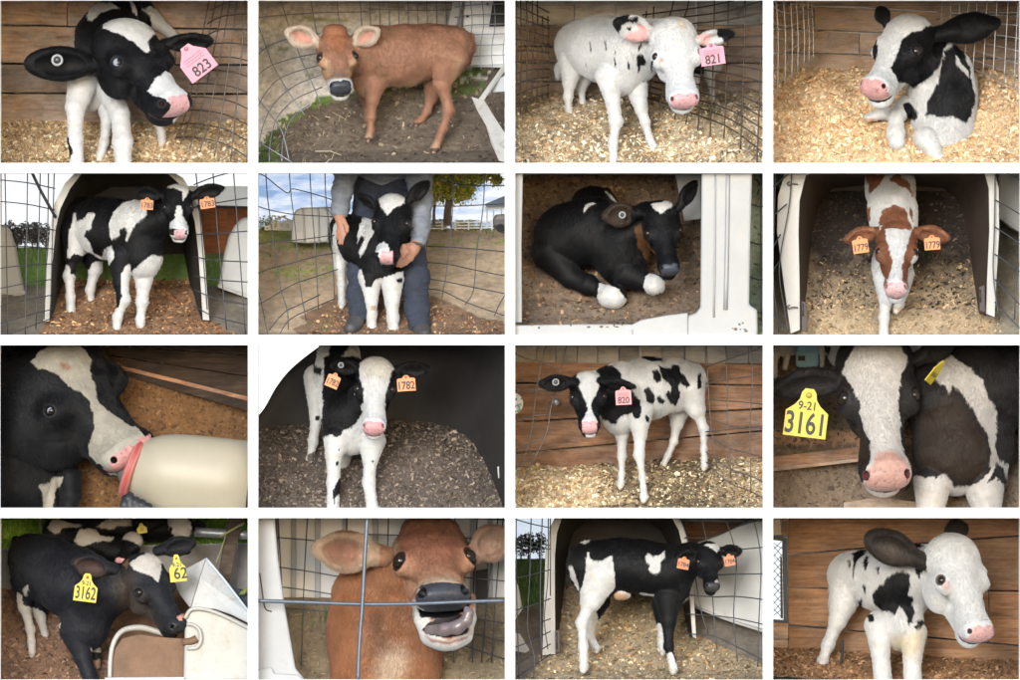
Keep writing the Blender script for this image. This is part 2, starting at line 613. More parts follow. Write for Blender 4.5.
        for a in s.auto:
            if a[0] == 'hoof':
                m = (np.linalg.norm(pos - a[1], axis=1) < a[2] * 1.55) & (pos[:, 1] > a[1][1] - a[2] * 0.15) & (grp == 'leg')
                col[m] = a[3]; bare[m] = 1
            elif a[0] == 'eye':
                d = np.linalg.norm(pos - a[1], axis=1)
                m = d < a[2]
                if a[3] is not None: col[m] = a[3]
                gloss[m] = 0.4; bare[d < a[2] * 1.15] = 1
            elif a[0] == 'nose':
                _, p, L, W_, M_, R, poll, nc, nsc, mo = a
                q = (pos - poll) @ R.T / L
                hd = np.isin(grp, ['head'])
                na, ns, nn = q[:, 0], q[:, 1] / (W_ * M_), q[:, 2]
                wob = j1 * 0.02
                pad = hd & (na > 0.925 + wob) & (np.abs(ns) < getattr(s, 'padw', 0.14) + j2 * 0.02) & (nn > -0.19) & (nn < 0.0)
                col[pad] = np.array(nc) * (0.85 + 0.3 * (j2[pad, None] * .5 + .5))
                sp = fbm(pos[pad] / 7.0, 2)
                col[pad] *= (1 - 0.45 * np.clip((sp - 0.25) * 4, 0, 1))[:, None]
                gloss[pad] = 0.8
                bare[hd & (na > 0.87)] = 1
                for a0, a1 in s.nost:
                    t = np.clip(((pos - a0) @ (a1 - a0)) / ((a1 - a0) @ (a1 - a0)), 0, 1)
                    dd = np.linalg.norm(pos - a0 - t[:, None] * (a1 - a0), axis=1)
                    m = hd & (dd < (0.017 + 0.009 * t) * L * s.nosr)
                    col[m] = nsc; gloss[m] = 0.3
                lip = hd & (na > 0.80) & (np.abs(nn + 0.222 + mo * .5) < 0.016 + mo * .45) & (np.abs(ns) < 0.135)
                col[lip] = np.array(nsc) * 0.8
        bare[np.isin(grp, ['bare'])] = 1
        me = mesh_np('body', W(c, pos), Q)
        nv0 = np.zeros(N * 3, dtype=np.float32)
        me.vertices.foreach_get('normal', nv0)
        nv0 = nv0.reshape(-1, 3)
        amp = np.where(np.isin(grp, ['body']), 1.0, np.where(np.isin(grp, ['leg']), 0.22, 0.30))
        dsp = amp * (4.5 * fbm(pos / 64.0 + 3.1, 2) + 0.8 * fbm(pos * np.array((1.0, 0.45, 1.0)) / 20.0 + 8.8, 2))
        pos = pos + np.stack([nv0[:, 0], -nv0[:, 2], nv0[:, 1]], 1) * dsp[:, None]
        me.vertices.foreach_set('co', W(c, pos).astype(np.float32).ravel())
        me.update()
        vcol(me, 'col', col); vflt(me, 'gloss', gloss)
        base = W(c, np.array([pos[:, 0].mean(), pos[:, 1].max(), pos[:, 2].mean()]))
        root = parent or empty(name, base, label, cat, group)
        body = link('body', me, coat_material(), root, True)
        s.root = root
        # eyes
        for e, (ec, er, out, q) in enumerate(s.eyes):
            eye_obj(c, ec, er, out, root, getattr(s, 'eye_look', None), getattr(s, 'eye_white', 0.0))
        # fur
        if fur > 0:
            nv = np.zeros(N * 3, dtype=np.float32)
            me.vertices.foreach_get('normal', nv)
            nv = nv.reshape(-1, 3)
            nrmv = np.stack([nv[:, 0], -nv[:, 2], nv[:, 1]], 1)     # back to box axes
            keep = (nrmv[:, 2] < 0.35) & (bare < 0.5)
            ids = np.flatnonzero(keep)
            n = int(len(ids) * fur * 4.2)
            pick = rng.choice(ids, n)
            root_p = pos[pick] + rng.normal(0, h * 0.4, (n, 3))
            nn = nrmv[pick]
            if hasattr(s, 'H') and s.H is not None:
                fl = np.where((np.isin(grp[pick], ['head']))[:, None], s.H['R'][0] * 0.8, s.flow)
            else: fl = np.tile(s.flow, (n, 1))
            fl = fl + rng.normal(0, 0.13, (n, 3))
            fl = fl + (fbm(root_p / 40.0)[:, None] * np.array((1.0, 0.0, 0.6)) * 0.8)
            fl = fl - nn * np.einsum('ij,ij->i', fl, nn)[:, None]
            fl /= np.maximum(np.linalg.norm(fl, axis=1), 1e-6)[:, None]
            sc = np.where(np.isin(grp[pick], ['leg']), 0.45, np.where(np.isin(grp[pick], ['head']), 0.75, 1.0))
            ln = furlen * 1.1 * (0.55 + 0.7 * rng.random(n)) * sc
            d0 = nrm_rows(nn * 0.19 + fl * 0.98); d1 = nrm_rows(nn * 0.05 + fl)
            A = root_p - nn * 1.5
            B = A + d0 * (ln * 0.5)[:, None]
            Cc = B + d1 * (ln * 0.5)[:, None]
            pts = np.stack([A, B, Cc], 1)
            # keep strands inside the opening's hidden edge
            bx = bounds(c, 4.5)
            ok = (pts[:, :, 0] > bx[0]).all(1) & (pts[:, :, 0] < bx[1]).all(1) & (pts[:, :, 1] > bx[2]).all(1) & (pts[:, :, 1] < bx[3]).all(1)
            pts = pts[ok]; pick = pick[ok]; n = len(pts)
            hc = bpy.data.hair_curves.new('fur')
            hc.add_curves([3] * n)
            wp = W(c, pts.reshape(-1, 3)).astype(np.float32)
            hc.points.foreach_set('position', wp.ravel())
            ra = hc.attributes.new('radius', 'FLOAT', 'POINT') if 'radius' not in hc.attributes else hc.attributes['radius']
            rr = np.tile(np.array([0.00105, 0.0009, 0.0003], dtype=np.float32) * furw, n)
            ra.data.foreach_set('value', rr)
            ca = hc.attributes.new('col', 'FLOAT_COLOR', 'POINT')
            cc = col[pick] * (0.90 + 0.20 * rng.random((n, 1)))
            c4 = np.ones((n, 3, 4), dtype=np.float32); c4[:, :, :3] = cc[:, None, :]
            ca.data.foreach_set('color', c4.ravel())
            hc.materials.append(fur_material())
            fo = bpy.data.objects.new('fur', hc)
            COL.objects.link(fo)
            fo.parent = body
            fo.matrix_parent_inverse = Matrix.Identity(4)
            fo['kind'] = 'stuff'
        return root
def nrm_rows(v): return v / np.maximum(np.linalg.norm(v, axis=1), 1e-9)[:, None]

def eye_material():
    if 'eye' in _M: return _M['eye']
    t = NT('eye')
    a = t.n('ShaderNodeAttribute', attribute_name='col')
    t.col(a.outputs['Color'])
    t.rough(0.12)
    t.b.inputs['Specular IOR Level'].default_value = 0.35
    _M['eye'] = t.m
    return t.m
EYE_LOOK = {}
def eye_obj(c, ec, er, out, root, look=None, white=0.0):
    v, f = uvsphere(16, 12)
    look = nrm(out if look is None else look)
    d = v @ look
    col = np.tile(np.array((0.012, 0.009, 0.008)), (len(v), 1))
    col[d < 0.93] = (0.016, 0.010, 0.007)
    if white: col[d < white] = (0.24, 0.26, 0.30)
    else: col[d < 0.3] = (0.02, 0.014, 0.012)
    me = mesh_np('eye', W(c, v * er + np.array(ec)), f)
    vcol(me, 'col', col)
    return link('eye', me, eye_material(), root, True)
def uvsphere(nu, nv):
    v = []; f = []
    for j in range(nv + 1):
        th = math.pi * j / nv
        for i in range(nu):
            ph = 2 * math.pi * i / nu
            v.append((math.sin(th) * math.cos(ph), math.cos(th), math.sin(th) * math.sin(ph)))
    for j in range(nv):
        for i in range(nu):
            a = j * nu + i; b = j * nu + (i + 1) % nu
            f.append((a, b, b + nu, a + nu))
    return np.array(v), np.array(f)

# ---------------------------------------------------------------- generic solids in box units
def box8(c, pts):
    """8 corners: front quad (4) then back quad (4), given as (x,y,d)"""
    v = W(c, np.array(pts, dtype=float))
    f = [(0, 1, 2, 3), (7, 6, 5, 4), (0, 4, 5, 1), (1, 5, 6, 2), (2, 6, 7, 3), (3, 7, 4, 0)]
    return v, f
def slab(c, name, quad, thick, mat, parent=None, bevel=0.0, back=None):
    """quad: 4 (x,y,d) corners in order; extruded by thick box units away from the viewer"""
    q = np.array(quad, dtype=float)
    b = q + np.array((0, 0, thick)) if back is None else np.array(back, dtype=float)
    v, f = box8(c, np.concatenate([q, b]))
    me = mesh_py(name, v, f)
    o = link(name, me, mat, parent)
    fixn(me)
    if bevel:
        m = o.modifiers.new('bevel', 'BEVEL')
        m.width = bevel
        m.segments = 2
    return o
import bmesh
def fixn(me):
    bm = bmesh.new(); bm.from_mesh(me)
    bmesh.ops.recalc_face_normals(bm, faces=bm.faces)
    bm.to_mesh(me); bm.free()
def prism(c, name, poly, d0, d1, mat, parent=None, bevel=0.0):
    """polygon (x,y) extruded from depth d0 to d1; d0/d1 may be per-vertex lists"""
    n = len(poly)
    D0 = [d0] * n if not hasattr(d0, '__len__') else d0
    D1 = [d1] * n if not hasattr(d1, '__len__') else d1
    pts = [(x, y, D0[i]) for i, (x, y) in enumerate(poly)] + [(x, y, D1[i]) for i, (x, y) in enumerate(poly)]
    v = W(c, np.array(pts, dtype=float))
    f = [tuple(range(n)), tuple(range(2 * n - 1, n - 1, -1))] + [(i, i + n, (i + 1) % n + n, (i + 1) % n) for i in range(n)]
    me = mesh_py(name, v, f)
    fixn(me)
    o = link(name, me, mat, parent)
    if bevel:
        m = o.modifiers.new('bevel', 'BEVEL'); m.width = bevel; m.segments = 2
    return o
def tube_np(pts, r, n=6, closed=False):
    """pts (k,3) world; r scalar or list"""
    P = np.asarray(pts, dtype=float)
    k = len(P)
    R = np.full(k, r) if not hasattr(r, '__len__') else np.asarray(r)
    T = np.gradient(P, axis=0)
    T = nrm_rows(T)
    up = np.array((0.31, 0.17, 0.93))
    if abs(T[0] @ up) > 0.9: up = np.array((0.95, 0.2, 0.1))
    v = []
    u = nrm(np.cross(T[0], up))
    for i in range(k):
        u = nrm(u - T[i] * (u @ T[i]))
        w = np.cross(T[i], u)
        for j in range(n):
            a = 2 * math.pi * j / n
            v.append(P[i] + R[i] * (math.cos(a) * u + math.sin(a) * w))
    f = [(i * n + j, i * n + (j + 1) % n, (i + 1) * n + (j + 1) % n, (i + 1) * n + j) for i in range(k - 1) for j in range(n)]
    f.append(tuple(range(n))[::-1]); f.append(tuple((k - 1) * n + j for j in range(n)))
    return v, f
def smooth_pts(pts, sub=6):
    P = np.asarray(pts, dtype=float)
    if len(P) < 3: return P
    out = []
    Q = np.vstack([2 * P[0] - P[1], P, 2 * P[-1] - P[-2]])
    for i in range(1, len(Q) - 2):
        for t in np.linspace(0, 1, sub, endpoint=False):
            p0, p1, p2, p3 = Q[i - 1], Q[i], Q[i + 1], Q[i + 2]
            out.append(0.5 * (2 * p1 + (p2 - p0) * t + (2 * p0 - 5 * p1 + 4 * p2 - p3) * t * t + (3 * p1 - p0 - 3 * p2 + p3) * t ** 3))
    out.append(P[-1])
    return np.array(out)
def tube(c, name, pts, r, mat, parent=None, sub=5, n=6):
    q = smooth_pts(pts, sub) if sub > 1 else np.asarray(pts, dtype=float)
    s = CELL[c][2]
    rr = r / s * 0.01 if not hasattr(r, '__len__') else np.interp(np.linspace(0, 1, len(q)), np.linspace(0, 1, len(r)), r) / s * 0.01
    v, f = tube_np(W(c, q), rr, n)
    me = mesh_py(name, v, f)
    return link(name, me, mat, parent, True)
def clip_line(c, pts, m=4.0):
    """cut a polyline of (x,y,d) at the hidden edge of the opening"""
    x0, x1, y0, y1 = bounds(c, m)
    out = []
    P = [np.array(p, dtype=float) for p in pts]
    def inside(p): return x0 <= p[0] <= x1 and y0 <= p[1] <= y1
    for a, b in zip(P[:-1], P[1:]):
        t0, t1 = 0.0, 1.0
        d = b - a
        ok = True
        for i, (l, h) in ((0, (x0, x1)), (1, (y0, y1))):
            if abs(d[i]) < 1e-9:
                if not (l <= a[i] <= h): ok = False
                continue
            ta, tb = (l - a[i]) / d[i], (h - a[i]) / d[i]
            if ta > tb: ta, tb = tb, ta
            t0 = max(t0, ta); t1 = min(t1, tb)
        if not ok or t0 >= t1: continue
        s_, e_ = a + d * t0, a + d * t1
        if not out: out.append(s_)
        out.append(e_)
    return out
def wires(c, label, lines, r, mat, group=None, name='wire_panel', cat='wire panel', sub=5, jit=0.0):
    lines = [clip_line(c, l) for l in lines]
    lines = [l for l in lines if len(l) >= 2]
    allp = np.array([p for l in lines for p in l])
    root = empty(name, W(c, np.array([allp[:, 0].mean(), allp[:, 1].max(), allp[:, 2].mean()])), label, cat, group)
    for l in lines:
        tube(c, 'wire', l, r, mat, root, sub)
    return root
def grid_lines(q, nu, nv, jit=0.0, bow=0.0, seed=1, skip=()):
    """q: corners TL, TR, BR, BL as (x,y,d); nu verticals, nv horizontals (counts or lists of fractions)"""
    R = np.random.default_rng(seed)
    q = np.array(q, dtype=float)
    us = np.linspace(0, 1, nu) if np.isscalar(nu) else np.array(nu)
    vs = np.linspace(0, 1, nv) if np.isscalar(nv) else np.array(nv)
    ph = R.random(4) * 6
    def at(u, v):
        t = q[0] * (1 - u) + q[1] * u
        b = q[3] * (1 - u) + q[2] * u
        p = t * (1 - v) + b * v
        p = p + np.array((math.sin(v * 5 + ph[0] + u * 2), math.sin(u * 5 + ph[1] + v * 3), math.sin(u * 3 + v * 2 + ph[2]))) * jit
        p[2] += bow * 4 * u * (1 - u)
        return p
    L = []
    for u in us: L.append([at(u, v) for v in np.linspace(0, 1, 7)])
    for v in vs: L.append([at(u, v) + np.array((0, 0, 3.0)) for u in np.linspace(0, 1, 9)])
    return L

def planks(c, label, rows, mat, d=700, thick=30, name='plank_wall', cat='plank wall', gap=3.0, xs=None, splits=None, tilt=None, group=None):
    """rows: list of (yL_top, yR_top, yL_bot, yR_bot) at the box's left and right edge; splits: {row: [x,...]} butt joints"""
    x0, x1, y0, y1 = bounds(c, 4.5)
    if xs: x0, x1 = xs
    root = empty(name, W(c, ((x0 + x1) / 2, min(max(r[3] for r in rows), y1), d)), label, cat, group)
    for i, r in enumerate(rows):
        cuts = [x0] + list((splits or {}).get(i, [])) + [x1]
        for a, b in zip(cuts[:-1], cuts[1:]):
            ta, tb = (a - x0) / (x1 - x0), (b - x0) / (x1 - x0)
            yt = lambda t: r[0] * (1 - t) + r[1] * t + gap / 2
            yb = lambda t: r[2] * (1 - t) + r[3] * t - gap / 2
            da = d + SHIFT + rng.uniform(-5, 5)
            n = 10
            fx = np.linspace(a + gap / 3, b - gap / 3, n)
            tt = np.linspace(ta, tb, n)
            top = [(fx[j], yt(tt[j]) + fbm(np.array([[fx[j] / 90, i * 3.1, c]]))[0] * 3, da) for j in range(n)]
            bot = [(fx[j], yb(tt[j]) + fbm(np.array([[fx[j] / 90, i * 7.7 + 3, c]]))[0] * 3, da) for j in range(n)]
            pts = top + bot[::-1]
            D0 = [da] * len(pts)
            poly = [(p[0], min(max(p[1], y0), y1)) for p in pts]
            prism(c, 'plank', poly, da, da + thick, mat, root, bevel=0.006)
    return root

class Ground:
    def __init__(s, c, prof, amp=6.0, xr=None, mounds=(), nscale=70.0, xtilt=0.0, dmax=None):
        """prof: [(d, y)] height line from front to back"""
        s.c = c; s.prof = np.array([(d + (SHIFT if d > 0 else 0), y) for d, y in prof], dtype=float); s.amp = amp; s.mounds = mounds; s.ns = nscale; s.xt = xtilt
        b = bounds(c, 4.0)
        s.xr = xr or (b[0], b[1])
        s.ymax = bounds(c, 4.5)[3]
    def y(s, x, d):
        x = np.asarray(x, dtype=float); d = np.asarray(d, dtype=float)
        y = np.interp(d, s.prof[:, 0], s.prof[:, 1])
        for (mx, md, rx, rd, hh) in s.mounds:
            y = y - hh * np.exp(-((x - mx) / rx) ** 2 - ((d - md) / rd) ** 2)
        y = y + s.xt * (x - (s.xr[0] + s.xr[1]) / 2)
        p = np.stack([x / s.ns, d / s.ns, np.full_like(x, s.c * 3.7)], -1)
        y = y + fbm(p, 4) * s.amp
        return np.minimum(y, s.ymax)
    def build(s, mat, name='ground', nx=150, nd=110, colf=None):
        d0, d1 = s.prof[0, 0], s.prof[-1, 0]
        X, D = np.meshgrid(np.linspace(*s.xr, nx), np.linspace(d0, d1, nd), indexing='ij')
        Y = s.y(X, D)
        v = W(s.c, np.stack([X, Y, D], -1).reshape(-1, 3))
        i = np.arange(nx - 1)[:, None] * nd + np.arange(nd - 1)[None, :]
        f = np.stack([i, i + nd, i + nd + 1, i + 1], -1).reshape(-1, 4)
        me = mesh_np(name, v, f)
        if colf is not None:
            vcol(me, 'col', colf(X.ravel(), Y.ravel(), D.ravel()))
        o = link(name, me, mat, None, True)
        o['kind'] = 'structure'
        return o
    def flakes(s, n, size, cols, label, name='bedding', cat='bedding', wmin=0.16, wmax=0.6, lift=1.8, tilt=0.34, region=None, weights=None, jitter=0.17, kindname=None, dens=None):
        d0, d1 = s.prof[0, 0] + 4, s.prof[-1, 0] - 4
        u = rng.random(n)
        # spread evenly over what shows: denser where the ground is steep to the viewer
        ds = np.linspace(d0, d1, 60)
        steep = np.abs(np.gradient(np.interp(ds, s.prof[:, 0], s.prof[:, 1]), ds)) + 0.06
        cdf = np.cumsum(steep); cdf = (cdf - cdf[0]) / (cdf[-1] - cdf[0])
        d = np.interp(u, cdf, ds)
        x = rng.uniform(s.xr[0] + 3, s.xr[1] - 3, n)
        if region is not None:
            m = region(x, d)
            x, d = x[m], d[m]; n = len(x)
        y = s.y(x, d)
        keep = y < s.ymax - 2
        x, d, y = x[keep], d[keep], y[keep]; n = len(x)
        L = size * (0.4 + rng.random(n) ** 3 * 2.3)
        Wd = L * (wmin + (wmax - wmin) * rng.random(n))
        th = rng.random(n) * 2 * math.pi
        # local ground tangent basis
        e = 4.0
        ty = (s.y(x, d + e) - s.y(x, d - e)) / (2 * e)
        t1 = np.stack([np.ones(n), np.zeros(n), np.zeros(n)], 1)
        t2 = nrm_rows(np.stack([np.zeros(n), ty, np.ones(n)], 1))
        nn = np.cross(t1, t2); nn = np.where((nn[:, 1] > 0)[:, None], -nn, nn)
        a = t1 * np.cos(th)[:, None] + t2 * np.sin(th)[:, None] + nn * rng.normal(0, tilt, n)[:, None]
        a = nrm_rows(a)
        b = np.cross(nn + rng.normal(0, tilt, (n, 3)), a); b = nrm_rows(b)
        ctr = np.stack([x, y, d], 1) + nn * (lift * (0.2 + rng.random(n)))[:, None]
        bend = nn * (L * 0.18 * rng.normal(0, 1, n))[:, None]
        q = np.stack([ctr - a * L[:, None] / 2 - b * Wd[:, None] / 2, ctr - a * L[:, None] / 2 + b * Wd[:, None] / 2,
                      ctr + bend + b * Wd[:, None] / 2, ctr + bend - b * Wd[:, None] / 2,
                      ctr + a * L[:, None] / 2 + b * Wd[:, None] / 2, ctr + a * L[:, None] / 2 - b * Wd[:, None] / 2], 1)
        bx = bounds(s.c, 4.5)
        ok = (q[:, :, 0] > bx[0]).all(1) & (q[:, :, 0] < bx[1]).all(1) & (q[:, :, 1] < bx[3]).all(1) & (q[:, :, 2] > 1).all(1)
        q = q[ok]; n = len(q)
        base = np.arange(n)[:, None] * 6
        f = np.concatenate([base + np.array([[0, 1, 2, 3]]), base + np.array([[3, 2, 4, 5]])])
        me = mesh_np(name, W(s.c, q.reshape(-1, 3)), f)
        cols = np.array(cols)
        w = None if weights is None else np.array(weights) / sum(weights)
        ci = cols[rng.choice(len(cols), n, p=w)] * (1 + jitter * rng.normal(0, 1, (n, 1))).clip(0.4, 1.7)
        vcol(me, 'col', np.repeat(ci * 0.95, 6, axis=0))
        o = link(name, me, mat_attr('flake', 0.8, 0.0, var=0.0), None, False)
        tag(o, label, cat, kind='stuff')
        return o
    def blades(s, n, height, cols, label, region=None, name='grass', cat='grass', lean=0.4, width=3.0):
        x = rng.uniform(s.xr[0] + 3, s.xr[1] - 3, n)
        d = rng.uniform(s.prof[0, 0] + 4, s.prof[-1, 0] - 4, n)
        if region is not None:
            m = region(x, d); x, d = x[m], d[m]; n = len(x)
        y = s.y(x, d)
        h = height * (0.4 + 0.8 * rng.random(n))
        lx = rng.normal(0, lean, n) * h; ld = rng.normal(0, lean, n) * h
        th = rng.random(n) * math.pi
        wx = np.cos(th) * width / 2; wd = np.sin(th) * width / 2
        A = np.stack([x - wx, y + 2, d - wd], 1); B = np.stack([x + wx, y + 2, d + wd], 1)
        C1 = np.stack([x + wx * .7 + lx * .4, y - h * .6, d + wd * .7 + ld * .4], 1); C0 = np.stack([x - wx * .7 + lx * .4, y - h * .6, d - wd * .7 + ld * .4], 1)
        T = np.stack([x + lx, y - h, d + ld], 1); T2 = T + np.array((0.4, 0, 0))
        q = np.stack([A, B, C1, C0, T, T2], 1)
        bx = bounds(s.c, 4.5)
        ok = (q[:, :, 0] > bx[0]).all(1) & (q[:, :, 0] < bx[1]).all(1) & (q[:, :, 1] < bx[3]).all(1) & (q[:, :, 2] > 1).all(1) & (q[:, :, 1] > bx[2]).all(1)
        q = q[ok]; n = len(q)
        base = np.arange(n)[:, None] * 6
        f = np.concatenate([base + np.array([[0, 1, 2, 3]]), base + np.array([[3, 2, 5, 4]])])
        me = mesh_np(name, W(s.c, q.reshape(-1, 3)), f)
        cols = np.array(cols)
        ci = cols[rng.integers(0, len(cols), n)] * (0.7 + 0.6 * rng.random((n, 1)))
        vcol(me, 'col', np.repeat(ci, 6, axis=0))
        o = link(name, me, mat_attr('leafblade', 0.7, 0.0, var=0.0), None, False)
        tag(o, label, cat, kind='stuff')
        return o
    def base(s, x, d): return float(s.y(np.array([x]), np.array([d]))[0])

def text_mesh(txt, c, origin, ux, uy, size, out, bold=0.0, fit=None):
    """flat lettering: origin centre, ux/uy unit directions (box units), size cap height"""
    cu = bpy.data.curves.new('lettering', 'FONT')
    cu.body = txt
    cu.align_x = 'CENTER'; cu.align_y = 'CENTER'
    cu.size = 1.0
    cu.offset = bold
    cu.extrude = 0.0
    o = bpy.data.objects.new('lettering', cu)
    COL.objects.link(o)
    dg = bpy.context.evaluated_depsgraph_get()
    me = bpy.data.meshes.new_from_object(o.evaluated_get(dg))
    COL.objects.unlink(o)
    bpy.data.objects.remove(o)
    n = len(me.vertices)
    co = np.zeros(n * 3, dtype=np.float32)
    me.vertices.foreach_get('co', co)
    co = co.reshape(-1, 3)
    if fit:
        wd = np.ptp(co[:, 0]) * size / 0.7 * 0.9
        if wd > fit: co[:, 0] *= fit / wd
    p = np.array(origin, dtype=float) + (co[:, :1] * np.array(ux) * size / 0.7 * 0.9 + co[:, 1:2] * np.array(uy) * size / 0.7) + np.array(out)
    me.vertices.foreach_set('co', W(c, p).astype(np.float32).ravel())
    me.update()
    return me
TAGSHAPE = {'square': [(-.5, -.30), (-.46, -.36), (-.20, -.40), (-.14, -.52), (-.06, -.58), (.06, -.58), (.14, -.52), (.20, -.40), (.46, -.36), (.5, -.30), (.5, .5), (-.5, .5)],
            'maxi': [(-.5, -.10), (-.30, -.26), (-.20, -.40), (-.17, -.56), (-.10, -.66), (.10, -.66), (.17, -.56), (.20, -.40), (.30, -.26), (.5, -.10), (.5, .5), (-.5, .5)],
            'plain': [(-.5, -.15), (-.22, -.45), (-.15, -.6), (.15, -.6), (.22, -.45), (.5, -.15), (.5, .5), (-.5, .5)]}
def ear_tag(c, parent, ctr, w, h, ang, col, lines, shape='square', yaw=0.0, ink=(0.015, 0.013, 0.012), label=None, shear=0.0, scribble=False):
    """plate hanging in an ear. ang: roll in degrees (clockwise), yaw: turn away from the viewer; lines: [(text, cx, cy, size)]"""
    a = math.radians(ang); b = math.radians(yaw)
    ux = np.array((math.cos(a) * math.cos(b), math.sin(a) * math.cos(b), math.sin(b)))
    uy = np.array((-math.sin(a) + shear * math.cos(a), math.cos(a) + shear * math.sin(a), 0.0))      # pointing down the plate
    nn = nrm(np.cross(ux, uy)); nn = -nn if nn[2] > 0 else nn
    pts = [np.array(ctr) + ux * x * w + uy * y * h for x, y in TAGSHAPE[shape]]
    n = len(pts)
    v = np.array(pts + [p - nn * 4.0 for p in pts])
    f = [tuple(range(n)), tuple(range(2 * n - 1, n - 1, -1))] + [(i, i + n, (i + 1) % n + n, (i + 1) % n) for i in range(n)]
    me = mesh_py('ear_tag', W(c, v), f); fixn(me)
    o = link('ear_tag', me, mat_plain('tag_%02x%02x%02x' % tuple(int(x * 255) for x in col), col, 0.45, 0.05), parent)
    if label: o['label'] = label
    m = mat_plain('tag_ink', ink, 0.6, 0.0)
    for (txt, cx, cy, sz) in lines:
        tm = text_mesh(txt, c, np.array(ctr) + ux * cx * w + uy * cy * h, ux, -uy, sz, nn * 1.6, 0.017, w * 0.88)
        t = link('number', tm, m, o)
    if scribble:      # faint rows of marker strokes above the number
        for row in range(3):
            n_ = 22
            pts_ = [np.array(ctr) + ux * w * (-0.34 + 0.68 * i / n_) + uy * h * (-0.20 + row * 0.09 + 0.022 * math.sin(i * 2.3 + row) * (1 if i % 5 else 0.2)) + nn * 1.8 for i in range(n_ + 1)]
            vv, ff = tube_np(W(c, np.array(pts_)), 0.0019, 4)
            link('number', mesh_py('number', vv, ff), mat_plain('faint_ink', (0.30, 0.12, 0.16), 0.7, 0.0), o)
    # stud
    vs, fs = uvsphere(10, 6)
    st = np.array(ctr) - uy * h * (0.50 if shape != 'square' else 0.46)
    sm = mesh_np('stud', W(c, vs * np.array((w * .07, w * .07, 3.0)) + st + nn * 2), fs)
    link('stud', sm, mat_plain('stud_%02x' % int(col[0] * 255), tuple(x * 0.55 for x in col), 0.4, 0.0), o, True)
    return o
def ear_button(c, parent, ctr, r, out=(0, 0, -1), col=(0.25, 0.25, 0.245), hole=(0.02, 0.02, 0.025)):
    """round tag back: a ring with a dark centre"""
    n = 24; k = 8
    o_ = nrm(out); a = nrm(np.cross(o_, (0.2, 1, 0.1))); b = np.cross(o_, a)
    v = []; f = []
    for i in range(n):
        t = 2 * math.pi * i / n
        d = a * math.cos(t) + b * math.sin(t)
        for j in range(k):
            s_ = 2 * math.pi * j / k
            v.append(np.array(ctr) + d * (r * 0.66 + r * 0.19 * math.cos(s_)) + o_ * (r * 0.18 * math.sin(s_)))
    for i in range(n):
        for j in range(k):
            f.append((i * k + j, i * k + (j + 1) % k, ((i + 1) % n) * k + (j + 1) % k, ((i + 1) % n) * k + j))
    me = mesh_np('tag_button', W(c, np.array(v)), np.array(f)); fixn(me)
    o = link('tag_button', me, mat_plain('button_%d' % int(col[0] * 255), col, 0.4, 0.05), parent, True)
    vs, fs = uvsphere(12, 8)
    me = mesh_np('pin', W(c, vs * np.array((r * .46, r * .46, r * .2)) + np.array(ctr) + o_ * 1.0), fs)
    link('pin', me, mat_plain('button_pin', hole, 0.4, 0.0), o, True)
    return o

# ---------------------------------------------------------------- the white display wall with its sixteen boxes
M_WALL = mat_plain('white_paint', (0.86, 0.86, 0.855), 0.55, 0.01, 3.0)
def display_wall():
    root = empty('display_wall', (0, 0, -3.55), 'large white display wall divided into sixteen box openings in a four by four grid', 'wall')
    def bx(name, x0, x1, z0, z1, y0, y1):
        v = [(x0, y0, z0), (x1, y0, z0), (x1, y0, z1), (x0, y0, z1), (x0, y1, z0), (x1, y1, z0), (x1, y1, z1), (x0, y1, z1)]
        f = [(0, 1, 2, 3), (7, 6, 5, 4), (0, 4, 5, 1), (1, 5, 6, 2), (2, 6, 7, 3), (3, 7, 4, 0)]
        me = mesh_py(name, v, f); fixn(me)
        link(name, me, M_WALL, root)
    X = lambda p: (p - 510) * 0.01
    Z = lambda p: (340 - p) * 0.01
    xs = [(-14, 0), (248, 258), (505, 515), (763, 773), (1020, 1034)]
    zs = [(-14, 0), (163, 173), (335, 345), (508, 518), (680, 694)]
    for a, b in xs:
        bx('upright', X(a), X(b), Z(694), Z(-14), 0.0, BACK)
    for a, b in zs:
        for (p, q) in zip(xs[:-1], xs[1:]):
            bx('shelf', X(p[1]), X(q[0]), Z(b), Z(a), 0.0, BACK)
    bx('back_panel', X(-14), X(1034), Z(694), Z(-14), BACK, BACK + 0.08)
    return root
# ---------------------------------------------------------------- shared looks
M_WOOD = mat_wood('weathered_plank', (0.16, 0.095, 0.058), (0.37, 0.225, 0.135), (0.52, 0.36, 0.235), grey=(0.36, 0.325, 0.285), greyamt=0.5)
M_WOODRED = mat_wood('red_plank', (0.13, 0.062, 0.033), (0.31, 0.155, 0.082), (0.46, 0.27, 0.155), grey=(0.33, 0.28, 0.23), greyamt=0.28)
M_WOODGREY = mat_wood('grey_plank', (0.22, 0.19, 0.165), (0.46, 0.42, 0.37), (0.62, 0.58, 0.53), grey=(0.56, 0.55, 0.53), greyamt=0.6)
M_WOODWARM = mat_wood('warm_plank', (0.17, 0.078, 0.036), (0.36, 0.185, 0.092), (0.50, 0.29, 0.16), grey=(0.36, 0.28, 0.2), greyamt=0.25, blotch=0.4)
M_WIRE = mat_plain('rusty_wire', (0.10, 0.08, 0.066), 0.55, 0.4, 30.0, metal=0.5)
M_WIREGREY = mat_plain('galvanised_wire', (0.22, 0.23, 0.25), 0.45, 0.2, 30.0, metal=0.6)
M_WIREDARK = mat_plain('dark_wire', (0.055, 0.058, 0.064), 0.5, 0.3, 30.0, metal=0.5)
M_PLASTIC = mat_plain('hutch_plastic', (0.32, 0.312, 0.295), 0.42, 0.06, 4.0, dirt=(0.40, 0.34, 0.26), dirt_amt=0.35)
